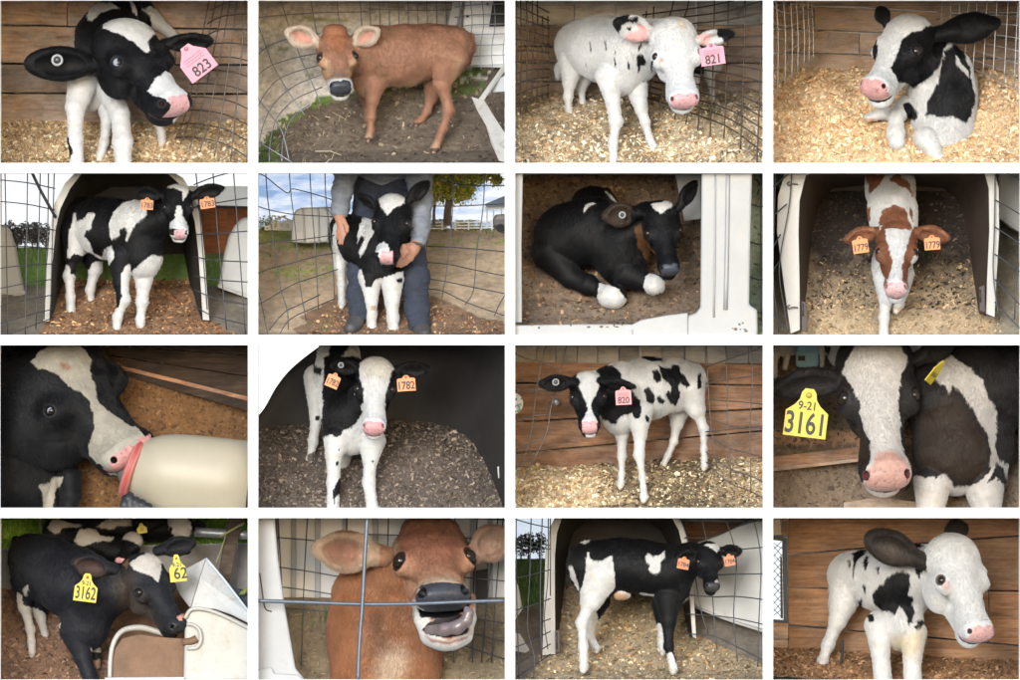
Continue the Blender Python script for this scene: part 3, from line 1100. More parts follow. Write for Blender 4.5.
M_BED = mat_attr('bedding_base', 0.9, 0.6, 55.0, var=0.45, vscale=22.0)
SHAV = [lin('#c2a985'), lin('#b3966f'), lin('#a08159'), lin('#d2c4a8'), lin('#8a6f4e')]
def flatcol(c, v=0.25):
    c = np.array(c)
    def f(x, y, d):
        k = 1 + v * fbm(np.stack([x / 45, d / 45, y / 60], -1), 4)
        return c[None, :] * k[:, None]
    return f

def cell1():
    c = 1
    planks(c, 'weathered brown plank wall behind the black calf with a pink 823 tag', [(-30, -30, 95, 112), (98, 116, 250, 256), (254, 260, 368, 372), (374, 376, 500, 500)], M_WOOD, d=590, splits={0: [265], 1: [700], 2: [], 3: []})
    g = Ground(c, [(0, 684), (230, 668), (330, 640), (440, 560), (585, 482)], amp=16, nscale=90)
    g.build(M_BED, colf=flatcol((0.36, 0.26, 0.16), 0.4))
    g.flakes(16000, 9.5, SHAV, 'loose tan wood shavings under the black calf with a pink 823 tag', jitter=0.2)
    lines = []
    # curved mesh at the right
    for i, (xt, xb, d) in enumerate([(840, 700, 560), (868, 722, 500), (900, 760, 440), (925, 800, 380), (952, 860, 320), (985, 925, 250), (1030, 990, 180)]):
        lines.append([(xt, -20, d + 60), ((xt * .65 + xb * .35) + 6, 200, d + 25), ((xt * .3 + xb * .7) + 2, 450, d), (xb, 560 + i * 17, d - 20)])
    for j in range(11):
        y0 = 5 + j * 54
        lines.append([(845 - j * 14, y0 + 38 * (1 if j < 3 else 0.3) - 6, 560), (900 - j * 12, y0 + 4, 450), (960 - j * 6, y0 + j * 4 - 8, 330), (1030, y0 - 22 + j * 13, 190)])
    wires(c, 'rusty curved wire mesh panel right of the black calf with a pink 823 tag', lines, 3.0, M_WIRE)
    k = Calf(c, WHITE)
    # rear half, cut by the top of the opening
    k.chain('body', [(400, 150, 430, 105), (450, 120, 480, 115), (490, 60, 500, 95)], 30)
    k.chain('body', [(395, 180, 400, 88), (450, 210, 300, 95)], 30)
    k.ell('body', (360, 320, 420, ), (70, 120, 70), None, 30)
    k.chain('body', [(560, 20, 530, 40), (625, 85, 550, 26), (690, 135, 555, 16)], 12)
    k.leg([(330, 330, 360, 66), (300, 430, 290, 54), (300, 560, 240, 42), (308, 690, 225, 42)])
    k.leg([(430, 350, 380, 58), (480, 460, 280, 52), (490, 570, 230, 54), (495, 700, 215, 52)])
    k.leg([(420, 380, 440, 50), (425, 480, 400, 30), (415, 570, 350, 24), (400, 628, 335, 26)], hoof=(0.45, 0.40, 0.33))
    k.leg([(600, 380, 440, 45), (630, 480, 430, 26), (645, 530, 425, 21), (648, 568, 420, 24)], hoof=(0.45, 0.40, 0.33))
    k.head((480, 72, 300), (728, 405, 70), (0.46, -0.58, -0.66), W_=1.34, M_=0.98, J_=1.12, eyes='r', eye=0.85)
    k.eye_look = (0.75, -0.2, -0.6); k.eye_white = 0.45
    k.ear((390, 255, 300), (92, 252, 255), 142, (0.1, 0.15, -1.0), cup=0.75, tip_=0)
    k.ear((655, 175, 330), (858, 160, 330), 82, (-0.2, 0.5, -0.8), cup=0.7, tip_=0)
    P = k.patch
    P(BLACK, [(275, 300), (300, 100), (330, -30), (640, -30), (600, 60), (640, 400), (430, 380), (330, 345)], ['body'])
    P(WHITE, [(340, -20), (385, -10), (392, 8), (440, 3), (480, 30), (450, 32), (400, 50), (370, 80), (348, 75), (352, 50), (370, 12)], ['body'])
    P(WHITE, [(505, -20), (520, -20), (545, 40), (545, 60), (525, 30)], ['body'])
    P(WHITE, [(565, 30), (700, 150), (720, 130), (600, 20)], ['body'])
    P(BLACK, [(300, 40), (420, 60), (700, 20), (790, 440), (760, 560), (600, 540), (470, 500), (400, 420), (330, 330), (340, 250)], ['head'])
    P(WHITE, [(405, 85), (430, 72), (520, 64), (590, 78), (625, 120), (612, 140), (590, 160), (600, 195), (592, 212), (570, 200), (540, 168), (480, 135), (412, 112)], ['head'], amp=3)
    P(WHITE, [(592, 365), (625, 315), (660, 286), (705, 300), (752, 345), (757, 370), (740, 400), (733, 445), (700, 452), (688, 440), (690, 420), (662, 395), (610, 380)], ['head'], amp=3)
    P(WHITE, [(700, 462), (735, 455), (752, 490), (720, 515), (650, 540), (640, 528), (690, 505)], ['head'], amp=2)
    P(BLACK, [(60, 150), (420, 150), (420, 360), (60, 360)], ['ear'])
    P(BLACK, [(640, 80), (900, 80), (900, 290), (640, 290)], ['ear'])
    P(BLACK, [(235, 440), (262, 440), (262, 520), (290, 610), (275, 640), (235, 560)], ['leg'], dmax=480)
    k.auto = [a if a[0] != 'nose' else a[:7] + ((0.50, 0.28, 0.28), (0.03, 0.015, 0.015), 0.0) for a in k.auto]
    k.padw = 0.085
    r = k.build('black and white calf pushing its tilted head forward beside a pink 823 tag', group='calves')
    ear_button(c, r, (228, 240, 222), 29, (0.1, 0, -1), (0.24, 0.24, 0.245))
    ear_tag(c, r, (785, 245, 270), 128, 128, -37, (0.50, 0.185, 0.255), [('823', 0.04, 0.28, 42)], 'plain', scribble=True)
    return r

def cell11():
    c = 11
    planks(c, 'red brown plank wall behind the standing calf with the pink 820 tag', [(86, 94, 168, 176), (172, 178, 322, 268), (326, 272, 445, 355), (449, 358, 600, 560)], M_WOODRED, d=600, splits={0: [], 2: []})
    x0, x1, y0, y1 = bounds(c, 4.5)
    pr = empty('grey_board_fence', W(c, (500, 92, 640)), 'grey vertical board wall above the planks behind the 820 calf', 'board wall')
    xs = [x0, 105, 180, 265, 345, 430, 512, 600, 690, 770, 850, 940, x1]
    for a, b in zip(xs[:-1], xs[1:]):
        slab(c, 'board', [(a + 1.2, y0, 760), (b - 1.2, y0, 760), (b - 1.2, 92, 760), (a + 1.2, 92, 760)], 26, M_WOODGREY, pr, 0.003)
    tube(c, 'rod', [(513, y0 + 1, 750), (514, 60, 750), (515, 88, 750)], 5, mat_plain('pale_rod', (0.5, 0.5, 0.52), 0.5, 0.05), tag(empty('pipe', W(c, (514, 88, 625))), 'pale upright pipe on the grey boards above the 820 calf', 'pipe'), 2)
    g = Ground(c, [(0, 690), (180, 668), (280, 640), (360, 578), (430, 528), (520, 495), (598, 480)], amp=16, xtilt=-0.05)
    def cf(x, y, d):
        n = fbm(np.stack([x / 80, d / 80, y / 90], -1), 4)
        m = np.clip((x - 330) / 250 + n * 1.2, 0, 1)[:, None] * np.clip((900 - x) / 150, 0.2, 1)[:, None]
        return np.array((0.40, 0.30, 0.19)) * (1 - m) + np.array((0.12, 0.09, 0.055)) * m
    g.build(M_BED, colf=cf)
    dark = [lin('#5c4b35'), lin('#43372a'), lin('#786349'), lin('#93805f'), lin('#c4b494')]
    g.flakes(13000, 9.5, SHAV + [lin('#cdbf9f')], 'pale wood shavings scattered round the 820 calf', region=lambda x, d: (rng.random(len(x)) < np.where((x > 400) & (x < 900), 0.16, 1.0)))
    g.flakes(9000, 9, dark, 'dark bedding under the 820 calf', region=lambda x, d: (x > 350) & (x < 930))  # darker flakes over the middle and right of the floor
    L = []
    for (xt, xb) in ((205, 160), (140, 85), (80, -20)):
        pass
    L.append([(155, -20, 330), (125, 80, 320), (100, 230, 310), (85, 350, 300), (60, 450, 290), (15, 520, 280)])
    L.append([(235, -20, 340), (205, 90, 330), (180, 200, 320), (160, 270, 310), (145, 360, 300), (95, 470, 290), (55, 550, 280)])
    L.append([(10, 48, 320), (60, 72, 320), (120, 85, 320), (195, 115, 325)])
    L.append([(10, 200, 320), (90, 198, 315), (170, 200, 315), (235, 180, 330)])
    L.append([(10, 330, 310), (80, 300, 305), (150, 295, 305)])
    L.append([(10, 440, 300), (70, 410, 295), (130, 385, 300)])
    L.append([(10, 505, 290), (90, 470, 290)])
    wires(c, 'bent rusty wire panel left of the 820 calf', L, 2.6, M_WIRE)
    L = []
    for (xt, xb, yb, d) in ((775, 815, 505, 420), (850, 870, 545, 360), (950, 948, 605, 300)):
        L.append([(xt - 3, -20, d), (xt + 4, 150, d), ((xt + xb) / 2 - 4, 330, d), (xb, yb, d)])
    for (a, b, e) in ((105, 75, 18), (172, 155, 130), (235, 240, 255), (305, 335, 350), (375, 425, 470), (440, 505, 565), (480, 560, 630)):
        L.append([(772, a, 422), (860, b, 360), (945, (b + e) / 2, 310), (1010, e, 270)])
    L.append([(770, 362, 430), (880, 350, 360), (1010, 338, 270)])
    wires(c, 'bent rusty wire panel right of the 820 calf', L, 2.6, M_WIRE)
    # small things on the wall
    rt = empty('round_plate', W(c, (20, 290, 590)), 'white round plate with blue and green flecks on the left plank edge', 'plate')
    n = 28
    poly = [(14 + 38 * math.cos(2 * math.pi * i / n), 250 + 42 * math.sin(2 * math.pi * i / n)) for i in range(n)]
    t = NT('flecked_plate'); v = t.coords()
    vo = t.n('ShaderNodeTexVoronoi'); vo.inputs['Scale'].default_value = 32; t.l(v, vo.inputs['Vector'])
    t.col(t.ramp(vo.outputs['Distance'], [(0.25, (0.15, 0.30, 0.5)), (0.42, (0.2, 0.42, 0.25)), (0.5, (0.75, 0.75, 0.72))])); t.rough(0.4)
    prism(c, 'disc', [(max(px, x0 + 2), py) for px, py in poly], 675, 692, t.m, rt)
    kn = empty('bolt', W(c, (180, 250, 580)), 'grey bolt end sticking out of the planks left of the 820 calf', 'bolt')
    mbolt = mat_plain('grey_metal', (0.35, 0.36, 0.38), 0.4, 0.1, metal=0.6)
    tube(c, 'shank', [(155, 247, 698), (170, 245, 675), (182, 244, 655)], 5, mbolt, kn, 2)
    vs, fs = uvsphere(12, 8)
    link('knob', mesh_np('knob', W(c, vs * np.array((15, 15, 12)) + np.array((182, 244, 652))), fs), mbolt, kn, True)
    k = Calf(c, WHITE)
    k.chain('body', [(440, 205, 330, 98), (545, 190, 385, 116), (645, 180, 440, 100), (700, 160, 470, 76)], 30)
    k.ell('body', (430, 290, 325), (75, 80, 70), None, 30)
    k.chain('body', [(430, 170, 310, 82), (370, 185, 250, 72)], 26)
    k.chain('body', [(742, 110, 480, 10), (748, 150, 500, 11), (745, 200, 505, 9), (735, 260, 500, 8)], 8)
    k.leg([(425, 300, 345, 58), (440, 370, 345, 33), (440, 455, 345, 23), (440, 530, 345, 16), (436, 572, 342, 20)], hoof=(0.42, 0.38, 0.32))
    k.leg([(505, 285, 280, 62), (512, 370, 275, 36), (508, 452, 272, 29), (522, 545, 272, 18), (528, 622, 268, 23)], hoof=(0.45, 0.41, 0.35))
    k.leg([(700, 200, 420, 78), (735, 275, 420, 48), (764, 350, 420, 25), (763, 430, 420, 17), (766, 500, 415, 19)], hoof=(0.42, 0.38, 0.32))
    k.leg([(665, 260, 510, 58), (658, 330, 515, 34), (645, 400, 520, 20), (622, 455, 515, 15), (604, 492, 508, 18)], hoof=(0.42, 0.38, 0.32))
    k.head((304, 122, 285), (312, 335, 110), (0.0, -0.25, -1.0), W_=1.08, M_=0.9)
    k.ear((248, 165, 225), (114, 172, 215), 68, (0.05, 0.25, -1.0), cup=0.7)
    k.ear((362, 160, 235), (494, 185, 215), 56, (0.0, 0.75, -0.6), cup=0.6)
    P = k.patch
    hd = ['head', 'ear']
    P(BLACK, [(90, 90), (520, 90), (520, 390), (90, 390)], hd)
    P(WHITE, [(262, 122), (300, 112), (350, 122), (355, 150), (345, 200), (325, 240), (318, 265), (330, 295), (345, 325), (300, 345), (278, 330), (290, 305), (305, 275), (300, 245), (285, 215), (268, 175)], ['head'], amp=2.5)
    P(WHITE, [(292, 366), (338, 366), (334, 384), (300, 384)], ['head'], amp=1)
    P(BLACK, [(340, 120), (400, 100), (430, 125), (440, 160), (480, 200), (510, 235), (520, 280), (512, 310), (485, 308), (480, 285), (440, 300), (405, 330), (370, 310), (350, 280)], ['body', 'leg'], dmax=330)
    P(BLACK, [(345, 110), (390, 100), (435, 128), (445, 170), (420, 330), (360, 310)], ['body'])
    for pl in ([(560, 118), (578, 112), (594, 135), (593, 160), (580, 168), (562, 150)],
               [(582, 96), (625, 112), (640, 94), (662, 100), (672, 128), (690, 135), (697, 160), (711, 175), (705, 186), (685, 180), (672, 165), (664, 178), (672, 210), (655, 258), (630, 245), (614, 215), (618, 195), (635, 205), (632, 175), (600, 150)],
               [(526, 195), (545, 186), (562, 205), (572, 235), (560, 250), (538, 245)], [(575, 222), (590, 218), (608, 236), (603, 250), (582, 245)],
               [(736, 135), (750, 125), (752, 190), (740, 192)], [(533, 290), (545, 300), (547, 330), (536, 318)],
               [(515, 68), (600, 68), (600, 82), (560, 84)]):
        P(BLACK, pl, ['body', 'leg'])
    k.auto = [a if a[0] != 'nose' else a[:7] + ((0.50, 0.27, 0.27), (0.02, 0.012, 0.012), 0.0) for a in k.auto]
    k.padw = 0.112
    r = k.build('white calf with black patches and a pink 820 tag standing side on', group='calves')
    ear_button(c, r, (180, 166, 190), 17, (0.1, 0, -1), (0.20, 0.20, 0.195))
    ear_tag(c, r, (446, 222, 165), 62, 66, -3, (0.48, 0.19, 0.195), [('820', 0, 0.24, 24)], 'square', scribble=True)
    return r
JERSEY = (0.225, 0.115, 0.073)
JERSEYLT = (0.31, 0.195, 0.125)
HOOFDARK = (0.06, 0.05, 0.045)
def nosecol(k, nc, ns=(0.03, 0.015, 0.015)):
    k.auto = [a if a[0] != 'nose' else a[:7] + (nc, ns, a[9]) for a in k.auto]

def cell2():
    c = 2
    g = Ground(c, [(0, 668), (160, 640), (300, 600), (420, 500), (520, 400), (790, -30)], amp=9, nscale=60)
    soil = [(0, 690), (40, 560), (130, 480), (250, 415), (360, 375), (560, 345), (800, 335), (1010, 270), (1010, 690)]
    def cf(x, y, d):
        n = fbm(np.stack([x / 110, y / 24, 0 * d + 4], -1), 4)
        n2 = fbm(np.stack([x / 26, y / 9, 0 * d + 9], -1), 3)
        inside = in_poly(x + n * 30, y + n * 25, soil)
        col = np.where(inside[:, None], np.array((0.10, 0.078, 0.058)), np.array((0.52, 0.475, 0.42)))
        gr = (n > 0.42) & ~inside
        edge = in_poly(x + n2 * 25, y + n2 * 30, [(0, 700), (0, 600), (120, 470), (280, 385), (380, 365), (560, 345), (690, 335), (800, 250), (930, 270), (920, 390), (560, 372), (400, 392), (250, 430), (120, 520), (90, 690)])
        col[gr & (y < 300)] = (0.30, 0.29, 0.16)
        col[edge & (n2 > -0.05)] = (0.09, 0.13, 0.035)
        return col * (1 + 0.35 * n2)[:, None]
    g.build(mat_attr('soil', 0.95, 0.8, 50.0, var=0.45, vscale=18.0), colf=cf)
    inn = lambda x, d: in_poly(x, g.y(x, d), soil)
    g.flakes(5200, 11, [(0.11, 0.085, 0.065), (0.07, 0.054, 0.042), (0.18, 0.14, 0.10), (0.28, 0.22, 0.16)], 'crumbly dark soil and litter under the tan calf', weights=[4, 4, 2, 1], name='litter', cat='litter', region=inn)
    g.flakes(520, 48, [(0.42, 0.34, 0.22), (0.34, 0.27, 0.17), (0.5, 0.42, 0.3)], 'pale loose straw left of the tan calf', name='straw', cat='straw', wmin=0.025, wmax=0.05, lift=6, tilt=0.25, region=lambda x, d: (np.abs(x - 210) < 170) & (g.y(x, d) > 440) & (rng.random(len(x)) < 0.8))
    edgepoly = [(0, 700), (0, 600), (120, 470), (280, 392), (380, 372), (560, 352), (690, 340), (800, 270), (930, 280), (920, 385), (560, 378), (400, 396), (250, 430), (120, 520), (80, 690)]
    g.blades(9000, 17, [(0.10, 0.17, 0.03), (0.14, 0.21, 0.05), (0.07, 0.12, 0.025)], 'green grass tufts along the fence round the tan calf', region=lambda x, d: in_poly(x, g.y(x, d), edgepoly) & (fbm(np.stack([x / 40, d / 40, 0 * x], -1)) > -0.05))
    # fence
    L = []
    L += [[(10, 85, 560), (45, 180, 480), (80, 270, 400), (140, 370, 320), (200, 455, 290)], [(100, -15, 700), (140, 110, 600), (185, 230, 500), (230, 330, 420), (262, 405, 380)],
          [(222, -15, 760), (240, 90, 700), (258, 160, 660)], [(326, -15, 800), (340, 100, 760)], [(420, -15, 830), (427, 100, 800)],
          [(10, 385, 300), (60, 450, 240), (110, 520, 190), (140, 640, 150)], [(10, 562, 170), (60, 590, 150), (150, 645, 120)]]
    L += [[(10, 66, 600), (120, 55, 690), (270, 45, 780), (450, 42, 840)], [(10, 218, 500), (60, 178, 560), (140, 150, 620), (260, 130, 700)],
          [(10, 300, 420), (60, 262, 470), (150, 230, 540), (270, 205, 620)], [(10, 430, 300), (50, 360, 370), (120, 300, 450), (280, 250, 560)],
          [(15, 600, 180), (35, 500, 250), (80, 410, 330), (160, 340, 420), (290, 285, 520)], [(60, 640, 150), (65, 560, 200), (90, 470, 280), (160, 395, 360), (270, 345, 450)],
          [(110, 640, 150), (115, 560, 210), (150, 470, 280), (220, 415, 350)]]
    wires(c, 'looping grey wire fence on the left of the tan calf', L, 2.1, M_WIREGREY)
    L = [[(x, -15, 835), (x + 3, 60, 820), (x + 5, 118, 805)] for x in range(458, 800, 38)] + [[(455, y, 838), (620, y + 6, 836), (800, y + 3, 834)] for y in (2, 30, 66, 100)]
    for x in range(815, 1010, 46):
        L.append([(x, -15, 560), (x + 8, 90, 540), (x - 6, 190, 520), (x - 2, 275, 500)])
    for y in (15, 55, 95, 135, 178, 220, 258):
        L.append([(800, y + 10, 590), (880, y, 560), (1010, y - 4, 540)])
    wires(c, 'fine grey wire fence behind the tan calf and over the white hutch', L, 2.0, M_WIREGREY)
    # hutch
    h = empty('calf_hutch', W(c, (920, 270, 640)), 'white plastic hutch corner behind the tan calf', 'hutch')
    prism(c, 'wall', [(838, -18), (1014, -18), (1014, 268), (822, 262), (832, 120)], 640, 800, mat_plain('brightened_plastic', (0.62, 0.61, 0.60), 0.45, 0.05, 4.0), h, 0.02)  # hutch white brightened to make up for the shade it stands in
    prism(c, 'edge_flange', [(795, -18), (836, -18), (806, 104), (772, 100)], 615, 660, mat_plain('grey_plastic', (0.30, 0.30, 0.31), 0.5, 0.1), h, 0.008)
    prism(c, 'vent_shade_slab', [(955, -18), (1014, -18), (1014, 100), (936, 102)], 626, 650, mat_plain('dark_void', (0.04, 0.037, 0.035), 0.8, 0.1), h, 0.004)  # solid slab, the opening's shade is only its dark colour
    vs, fs = uvsphere(10, 6)
    for (bx_, by_) in ((930, 12), (870, 215), (850, 60)):
        link('bolt', mesh_np('bolt', W(c, vs * np.array((6, 6, 5)) + np.array((bx_, by_, 634))), fs), mat_plain('dark_void', (0.04, 0.037, 0.035), 0.8, 0.1), h, True)
    f = empty('plastic_barrier', W(c, (960, 640, 180)), 'dirty white plastic door strip lying at the right of the tan calf', 'barrier')
    prism(c, 'strip', [(1014, 225), (1014, 262), (915, 400), (895, 392)], [420, 420, 330, 330], [440, 440, 350, 350], M_PLASTIC, f, 0.006)
    M_DIRTYP = mat_plain('dirty_plastic', (0.33, 0.315, 0.29), 0.5, 0.08, 5.0, dirt=(0.17, 0.13, 0.09), dirt_amt=0.85)
    prism(c, 'panel', [(866, 384), (918, 398), (962, 470), (1014, 550), (1014, 648), (976, 640), (945, 570), (925, 500), (890, 440)], [330, 320, 270, 210, 160, 165, 200, 250, 290], [350, 340, 290, 230, 180, 185, 220, 270, 310], M_DIRTYP, f, 0.006)
    prism(c, 'bracket', [(945, 330), (1014, 290), (1014, 362), (950, 366)], 395, 420, mat_plain('grey_plastic', (0.30, 0.30, 0.31), 0.5, 0.1), f, 0.004)
    k = Calf(c, JERSEY)
    k.chain('body', [(480, 232, 330, 116), (600, 216, 340, 115), (710, 198, 350, 100), (795, 178, 350, 76)], 34)
    k.ell('body', (455, 300, 320), (70, 85, 65), None, 30)
    k.chain('body', [(480, 190, 310, 92), (390, 225, 240, 72)], 30)
    k.chain('body', [(862, 140, 355, 14), (868, 190, 372, 14), (850, 240, 375, 12), (815, 290, 372, 10)], 10)
    k.leg([(478, 320, 290, 56), (470, 400, 280, 33), (464, 465, 278, 26), (464, 515, 276, 19), (456, 548, 272, 20)], hoof=HOOFDARK)
    k.leg([(440, 330, 380, 50), (445, 400, 390, 28), (455, 470, 395, 20), (462, 505, 395, 16)], hoof=HOOFDARK)
    k.leg([(772, 230, 300, 88), (750, 330, 300, 48), (776, 440, 300, 30), (752, 510, 295, 22), (720, 592, 285, 23)], hoof=HOOFDARK)
    k.leg([(720, 300, 430, 60), (705, 390, 440, 30), (690, 440, 440, 23), (668, 472, 435, 18), (648, 488, 430, 20)], hoof=HOOFDARK)
    k.head((322, 120, 300), (346, 335, 75), (0.05, -0.3, -1.0), W_=1.06, M_=0.92, eye=1.1, rim=(0.05, 0.03, 0.02))
    k.ell('head', (322, 118, 290), (48, 24, 30), None, 16)
    R1 = k.ear((250, 165, 270), (124, 122, 240), 92, (0.12, 0.25, -1.0), cup=1.0)
    k.ear((398, 165, 280), (499, 116, 250), 86, (-0.1, 0.3, -1.0), cup=1.0)
    P = k.patch
    P(JERSEYLT, [(480, 330), (560, 335), (680, 300), (700, 335), (560, 372), (430, 395), (380, 370)], ['body'], 6, soft=18)
    P(JERSEYLT, [(805, 230), (835, 230), (815, 320), (780, 330)], ['leg', 'body'], soft=16)
    P(JERSEYLT, [(690, 560), (740, 560), (750, 620), (680, 620)], ['leg'], soft=16); P(JERSEYLT, [(430, 530), (480, 530), (480, 580), (430, 580)], ['leg'], soft=14)
    P((0.25, 0.105, 0.055), [(278, 125), (300, 95), (340, 92), (365, 120), (370, 160), (345, 215), (310, 200), (282, 160)], ['head'], 6, soft=18)
    P((0.42, 0.27, 0.16), [(262, 230), (300, 235), (310, 310), (285, 300)], ['head'], 6, soft=14); P((0.42, 0.27, 0.16), [(405, 235), (375, 240), (372, 310), (400, 300)], ['head'], 6, soft=14)
    P((0.16, 0.11, 0.08), [(315, 285), (360, 282), (375, 312), (310, 315)], ['head'], 5, soft=10)
    P((0.40, 0.38, 0.355), [(290, 318), (312, 312), (385, 312), (402, 330), (400, 400), (300, 400)], ['head'], 3, soft=5)
    P((0.43, 0.35, 0.28), [(100, 80), (256, 80), (256, 200), (100, 200)], ['ear']); P((0.43, 0.35, 0.28), [(395, 80), (510, 80), (510, 200), (395, 200)], ['ear'])
    P((0.42, 0.22, 0.17), [(150, 118), (195, 122), (230, 150), (240, 172), (190, 172), (158, 150)], ['ear'], 4, soft=8); P((0.42, 0.22, 0.17), [(415, 160), (430, 130), (465, 112), (480, 122), (468, 150), (430, 175)], ['ear'], 4, soft=8)
    nosecol(k, GREYNOSE, (0.006, 0.006, 0.007))
    return k.build('small tan calf with a dark nose standing on bare soil', group='calves')

def plywood(c, label, xs, y0, y1, d, mat):
    r = empty('board_wall', W(c, (sum(xs) / len(xs), y1, d)), label, 'board wall')
    for a, b in zip(xs[:-1], xs[1:]):
        slab(c, 'board', [(a + 1, y0, d), (b - 1, y0, d), (b - 1, y1, d), (a + 1, y1, d)], 20, mat, r, 0.003)
    return r

def cell3():
    c = 3
    x0, x1, y0, y1 = bounds(c, 4.5)
    plywood(c, 'grey and brown plywood boards above the planks behind the white calf', [x0, 90, 255, 420, 545, 735, x1], y0, 94, 870, M_WOODGREY)
    planks(c, 'brown plank wall behind the white calf with the pink 821 tag', [(96, 96, 178, 178), (181, 181, 243, 243), (246, 246, 318, 318), (321, 321, 400, 400)], M_WOOD, d=740, splits={0: [430], 1: [250], 2: [640]})
    pp = empty('pipe', W(c, (738, 110, 700)), 'pale upright pipe on the boards behind the white calf', 'pipe')
    tube(c, 'rod', [(737, y0 + 1, 815), (738, 60, 815), (738, 120, 815)], 4, mat_plain('pale_rod', (0.5, 0.5, 0.52), 0.5, 0.05), pp, 2)
    g = Ground(c, [(0, 690), (170, 676), (235, 640), (310, 560), (450, 470), (600, 410), (738, 365)], amp=20, nscale=100, mounds=((180, 560, 160, 160, 18), (900, 520, 150, 160, 40)))
    def cf(x, y, d):
        n = fbm(np.stack([x / 70, d / 70, y / 80], -1), 4)
        m = np.clip(n * 2.2 + 0.3, 0, 1)[:, None]
        return np.array((0.42, 0.34, 0.235)) * (1 - m) + np.array((0.15, 0.115, 0.075)) * m
    g.build(M_BED, colf=cf)
    g.flakes(15000, 9, SHAV + [lin('#e2d6bd')], 'wood shavings and straw bedding under the white calf')
    g.flakes(6000, 20, [(0.12, 0.10, 0.07), (0.20, 0.16, 0.10), (0.30, 0.25, 0.17)], 'trodden straw bits under the white calf', name='straw', cat='straw', wmin=0.06, wmax=0.15, tilt=0.3, region=lambda x, d: (fbm(np.stack([x / 80, d / 80, 0 * x + 5], -1)) > 0))
    M_W3 = mat_plain('brown_wire', (0.06, 0.042, 0.032), 0.6, 0.4, 30.0, metal=0.4)
    L = []
    for i, (x, d, yt, yb) in enumerate([(24, 170, -15, 455), (42, 240, -15, 445), (66, 320, -15, 428), (88, 400, -15, 408), (108, 480, -15, 398), (128, 560, 60, 390), (150, 640, 60, 380)]):
        L.append([(x, yt, d), (x + 2, (yt + yb) / 2, d), (x - 1, yb, d)])
    for j in range(11):
        L.append([(14, -30 + j * 46, 150), (80, 8 + j * 38, 380), (155, 45 + j * 32, 650)])
    wires(c, 'brown wire panel along the left of the white calf', L, 3.0, M_W3)
    L = []
    for (x, d, yt, yb) in [(985, 140, -15, 640), (920, 210, -15, 590), (855, 290, -15, 545), (800, 360, -15, 540), (752, 430, 120, 515), (705, 480, 300, 490), (660, 530, 330, 470), (600, 590, 330, 420), (560, 640, 20, 390), (530, 680, 40, 380), (640, 560, -15, 60), (700, 500, -15, 60)]:
        L.append([(x + 10, yt, d), (x + 4, (yt + yb) / 2, d), (x - 8, yb, d)])
    for j in range(15):
        L.append([(1010, -50 + j * 47, 120), (880, 0 + j * 36.5, 250), (760, 25 + j * 31, 420), (525, 55 + j * 23, 690)])
    wires(c, 'brown wire panel along the right of the white calf', L, 3.0, M_W3)
    # the calf standing in the next pen
    q = Calf(c, WHITE)
    q.chain('body', [(745, 250, 640, 45), (800, 250, 660, 40)], 20)
    q.leg([(738, 280, 640, 26), (735, 330, 640, 16), (736, 385, 638, 14)]); q.leg([(790, 280, 640, 26), (800, 335, 640, 16), (806, 400, 636, 14)])
    q.patch(BLACK, [(700, 180), (780, 180), (770, 290), (700, 280)], ['body'])
    q.build('partly hidden white calf behind the wire at the right of the 821 tag', h=5, group='calves', fur=0.7)
    k = Calf(c, (0.50, 0.497, 0.493))
    k.chain('body', [(470, 205, 330, 132), (380, 190, 430, 128), (285, 178, 540, 105)], 34)
    k.chain('body', [(470, 175, 320, 105), (590, 165, 250, 92)], 30)
    k.ell('body', (440, 300, 300), (70, 75, 70), None, 28)
    k.chain('body', [(225, 140, 560, 16), (215, 210, 565, 13), (198, 270, 562, 18), (190, 295, 560, 8)], 8)
    k.leg([(395, 300, 270, 60), (405, 390, 255, 40), (420, 480, 250, 36), (408, 560, 245, 24), (410, 680, 240, 30)])
    k.leg([(500, 340, 320, 48), (520, 430, 310, 32), (535, 480, 305, 26), (552, 545, 300, 19), (568, 578, 295, 22)], hoof=(0.45, 0.42, 0.37))
    k.leg([(250, 240, 500, 62), (235, 330, 500, 34), (230, 380, 500, 24), (232, 430, 498, 17), (238, 474, 495, 19)], hoof=(0.45, 0.42, 0.37))
    k.leg([(300, 280, 580, 48), (282, 340, 590, 26), (286, 400, 590, 16), (290, 440, 588, 17)], hoof=(0.45, 0.42, 0.37))
    k.head((640, 66, 225), (694, 392, 30), (0.12, -0.25, -1.0), W_=1.06, M_=0.98, eyes='r', eye=0.9, rim=None)
    k.ear((560, 135, 215), (412, 82, 175), 104, (0.15, 0.35, -1.0), cup=1.0)
    k.ear((735, 160, 215), (888, 128, 205), 62, (-0.1, 0.5, -0.9), cup=0.8)
    P = k.patch
    for pl in ([(500, 215), (520, 208), (537, 235), (535, 255), (518, 258), (512, 290), (505, 262)], [(505, 185), (524, 165), (525, 178), (508, 203)], [(411, 225), (417, 222), (420, 255), (414, 258)], [(462, 240), (470, 235), (474, 268), (464, 272)], [(318, 160), (323, 160), (325, 198), (320, 196)], [(376, 155), (380, 155), (384, 195), (378, 190)], [(412, 198), (420, 195), (418, 212)], [(300, 245), (304, 245), (306, 265)], [(558, 240), (566, 235), (562, 285), (558, 275)], [(550, 105), (560, 100), (556, 140), (550, 130)]):
        P(BLACK, pl, ['body', 'head', 'leg'], 1.5)
    P(BLACK, [(400, 60), (440, 45), (475, 55), (470, 85), (440, 95), (425, 135), (405, 110)], ['ear'], 4); P(BLACK, [(470, 68), (500, 60), (505, 78), (480, 90)], ['ear'], 3); P(BLACK, [(455, 110), (480, 100), (478, 118)], ['ear'], 2)
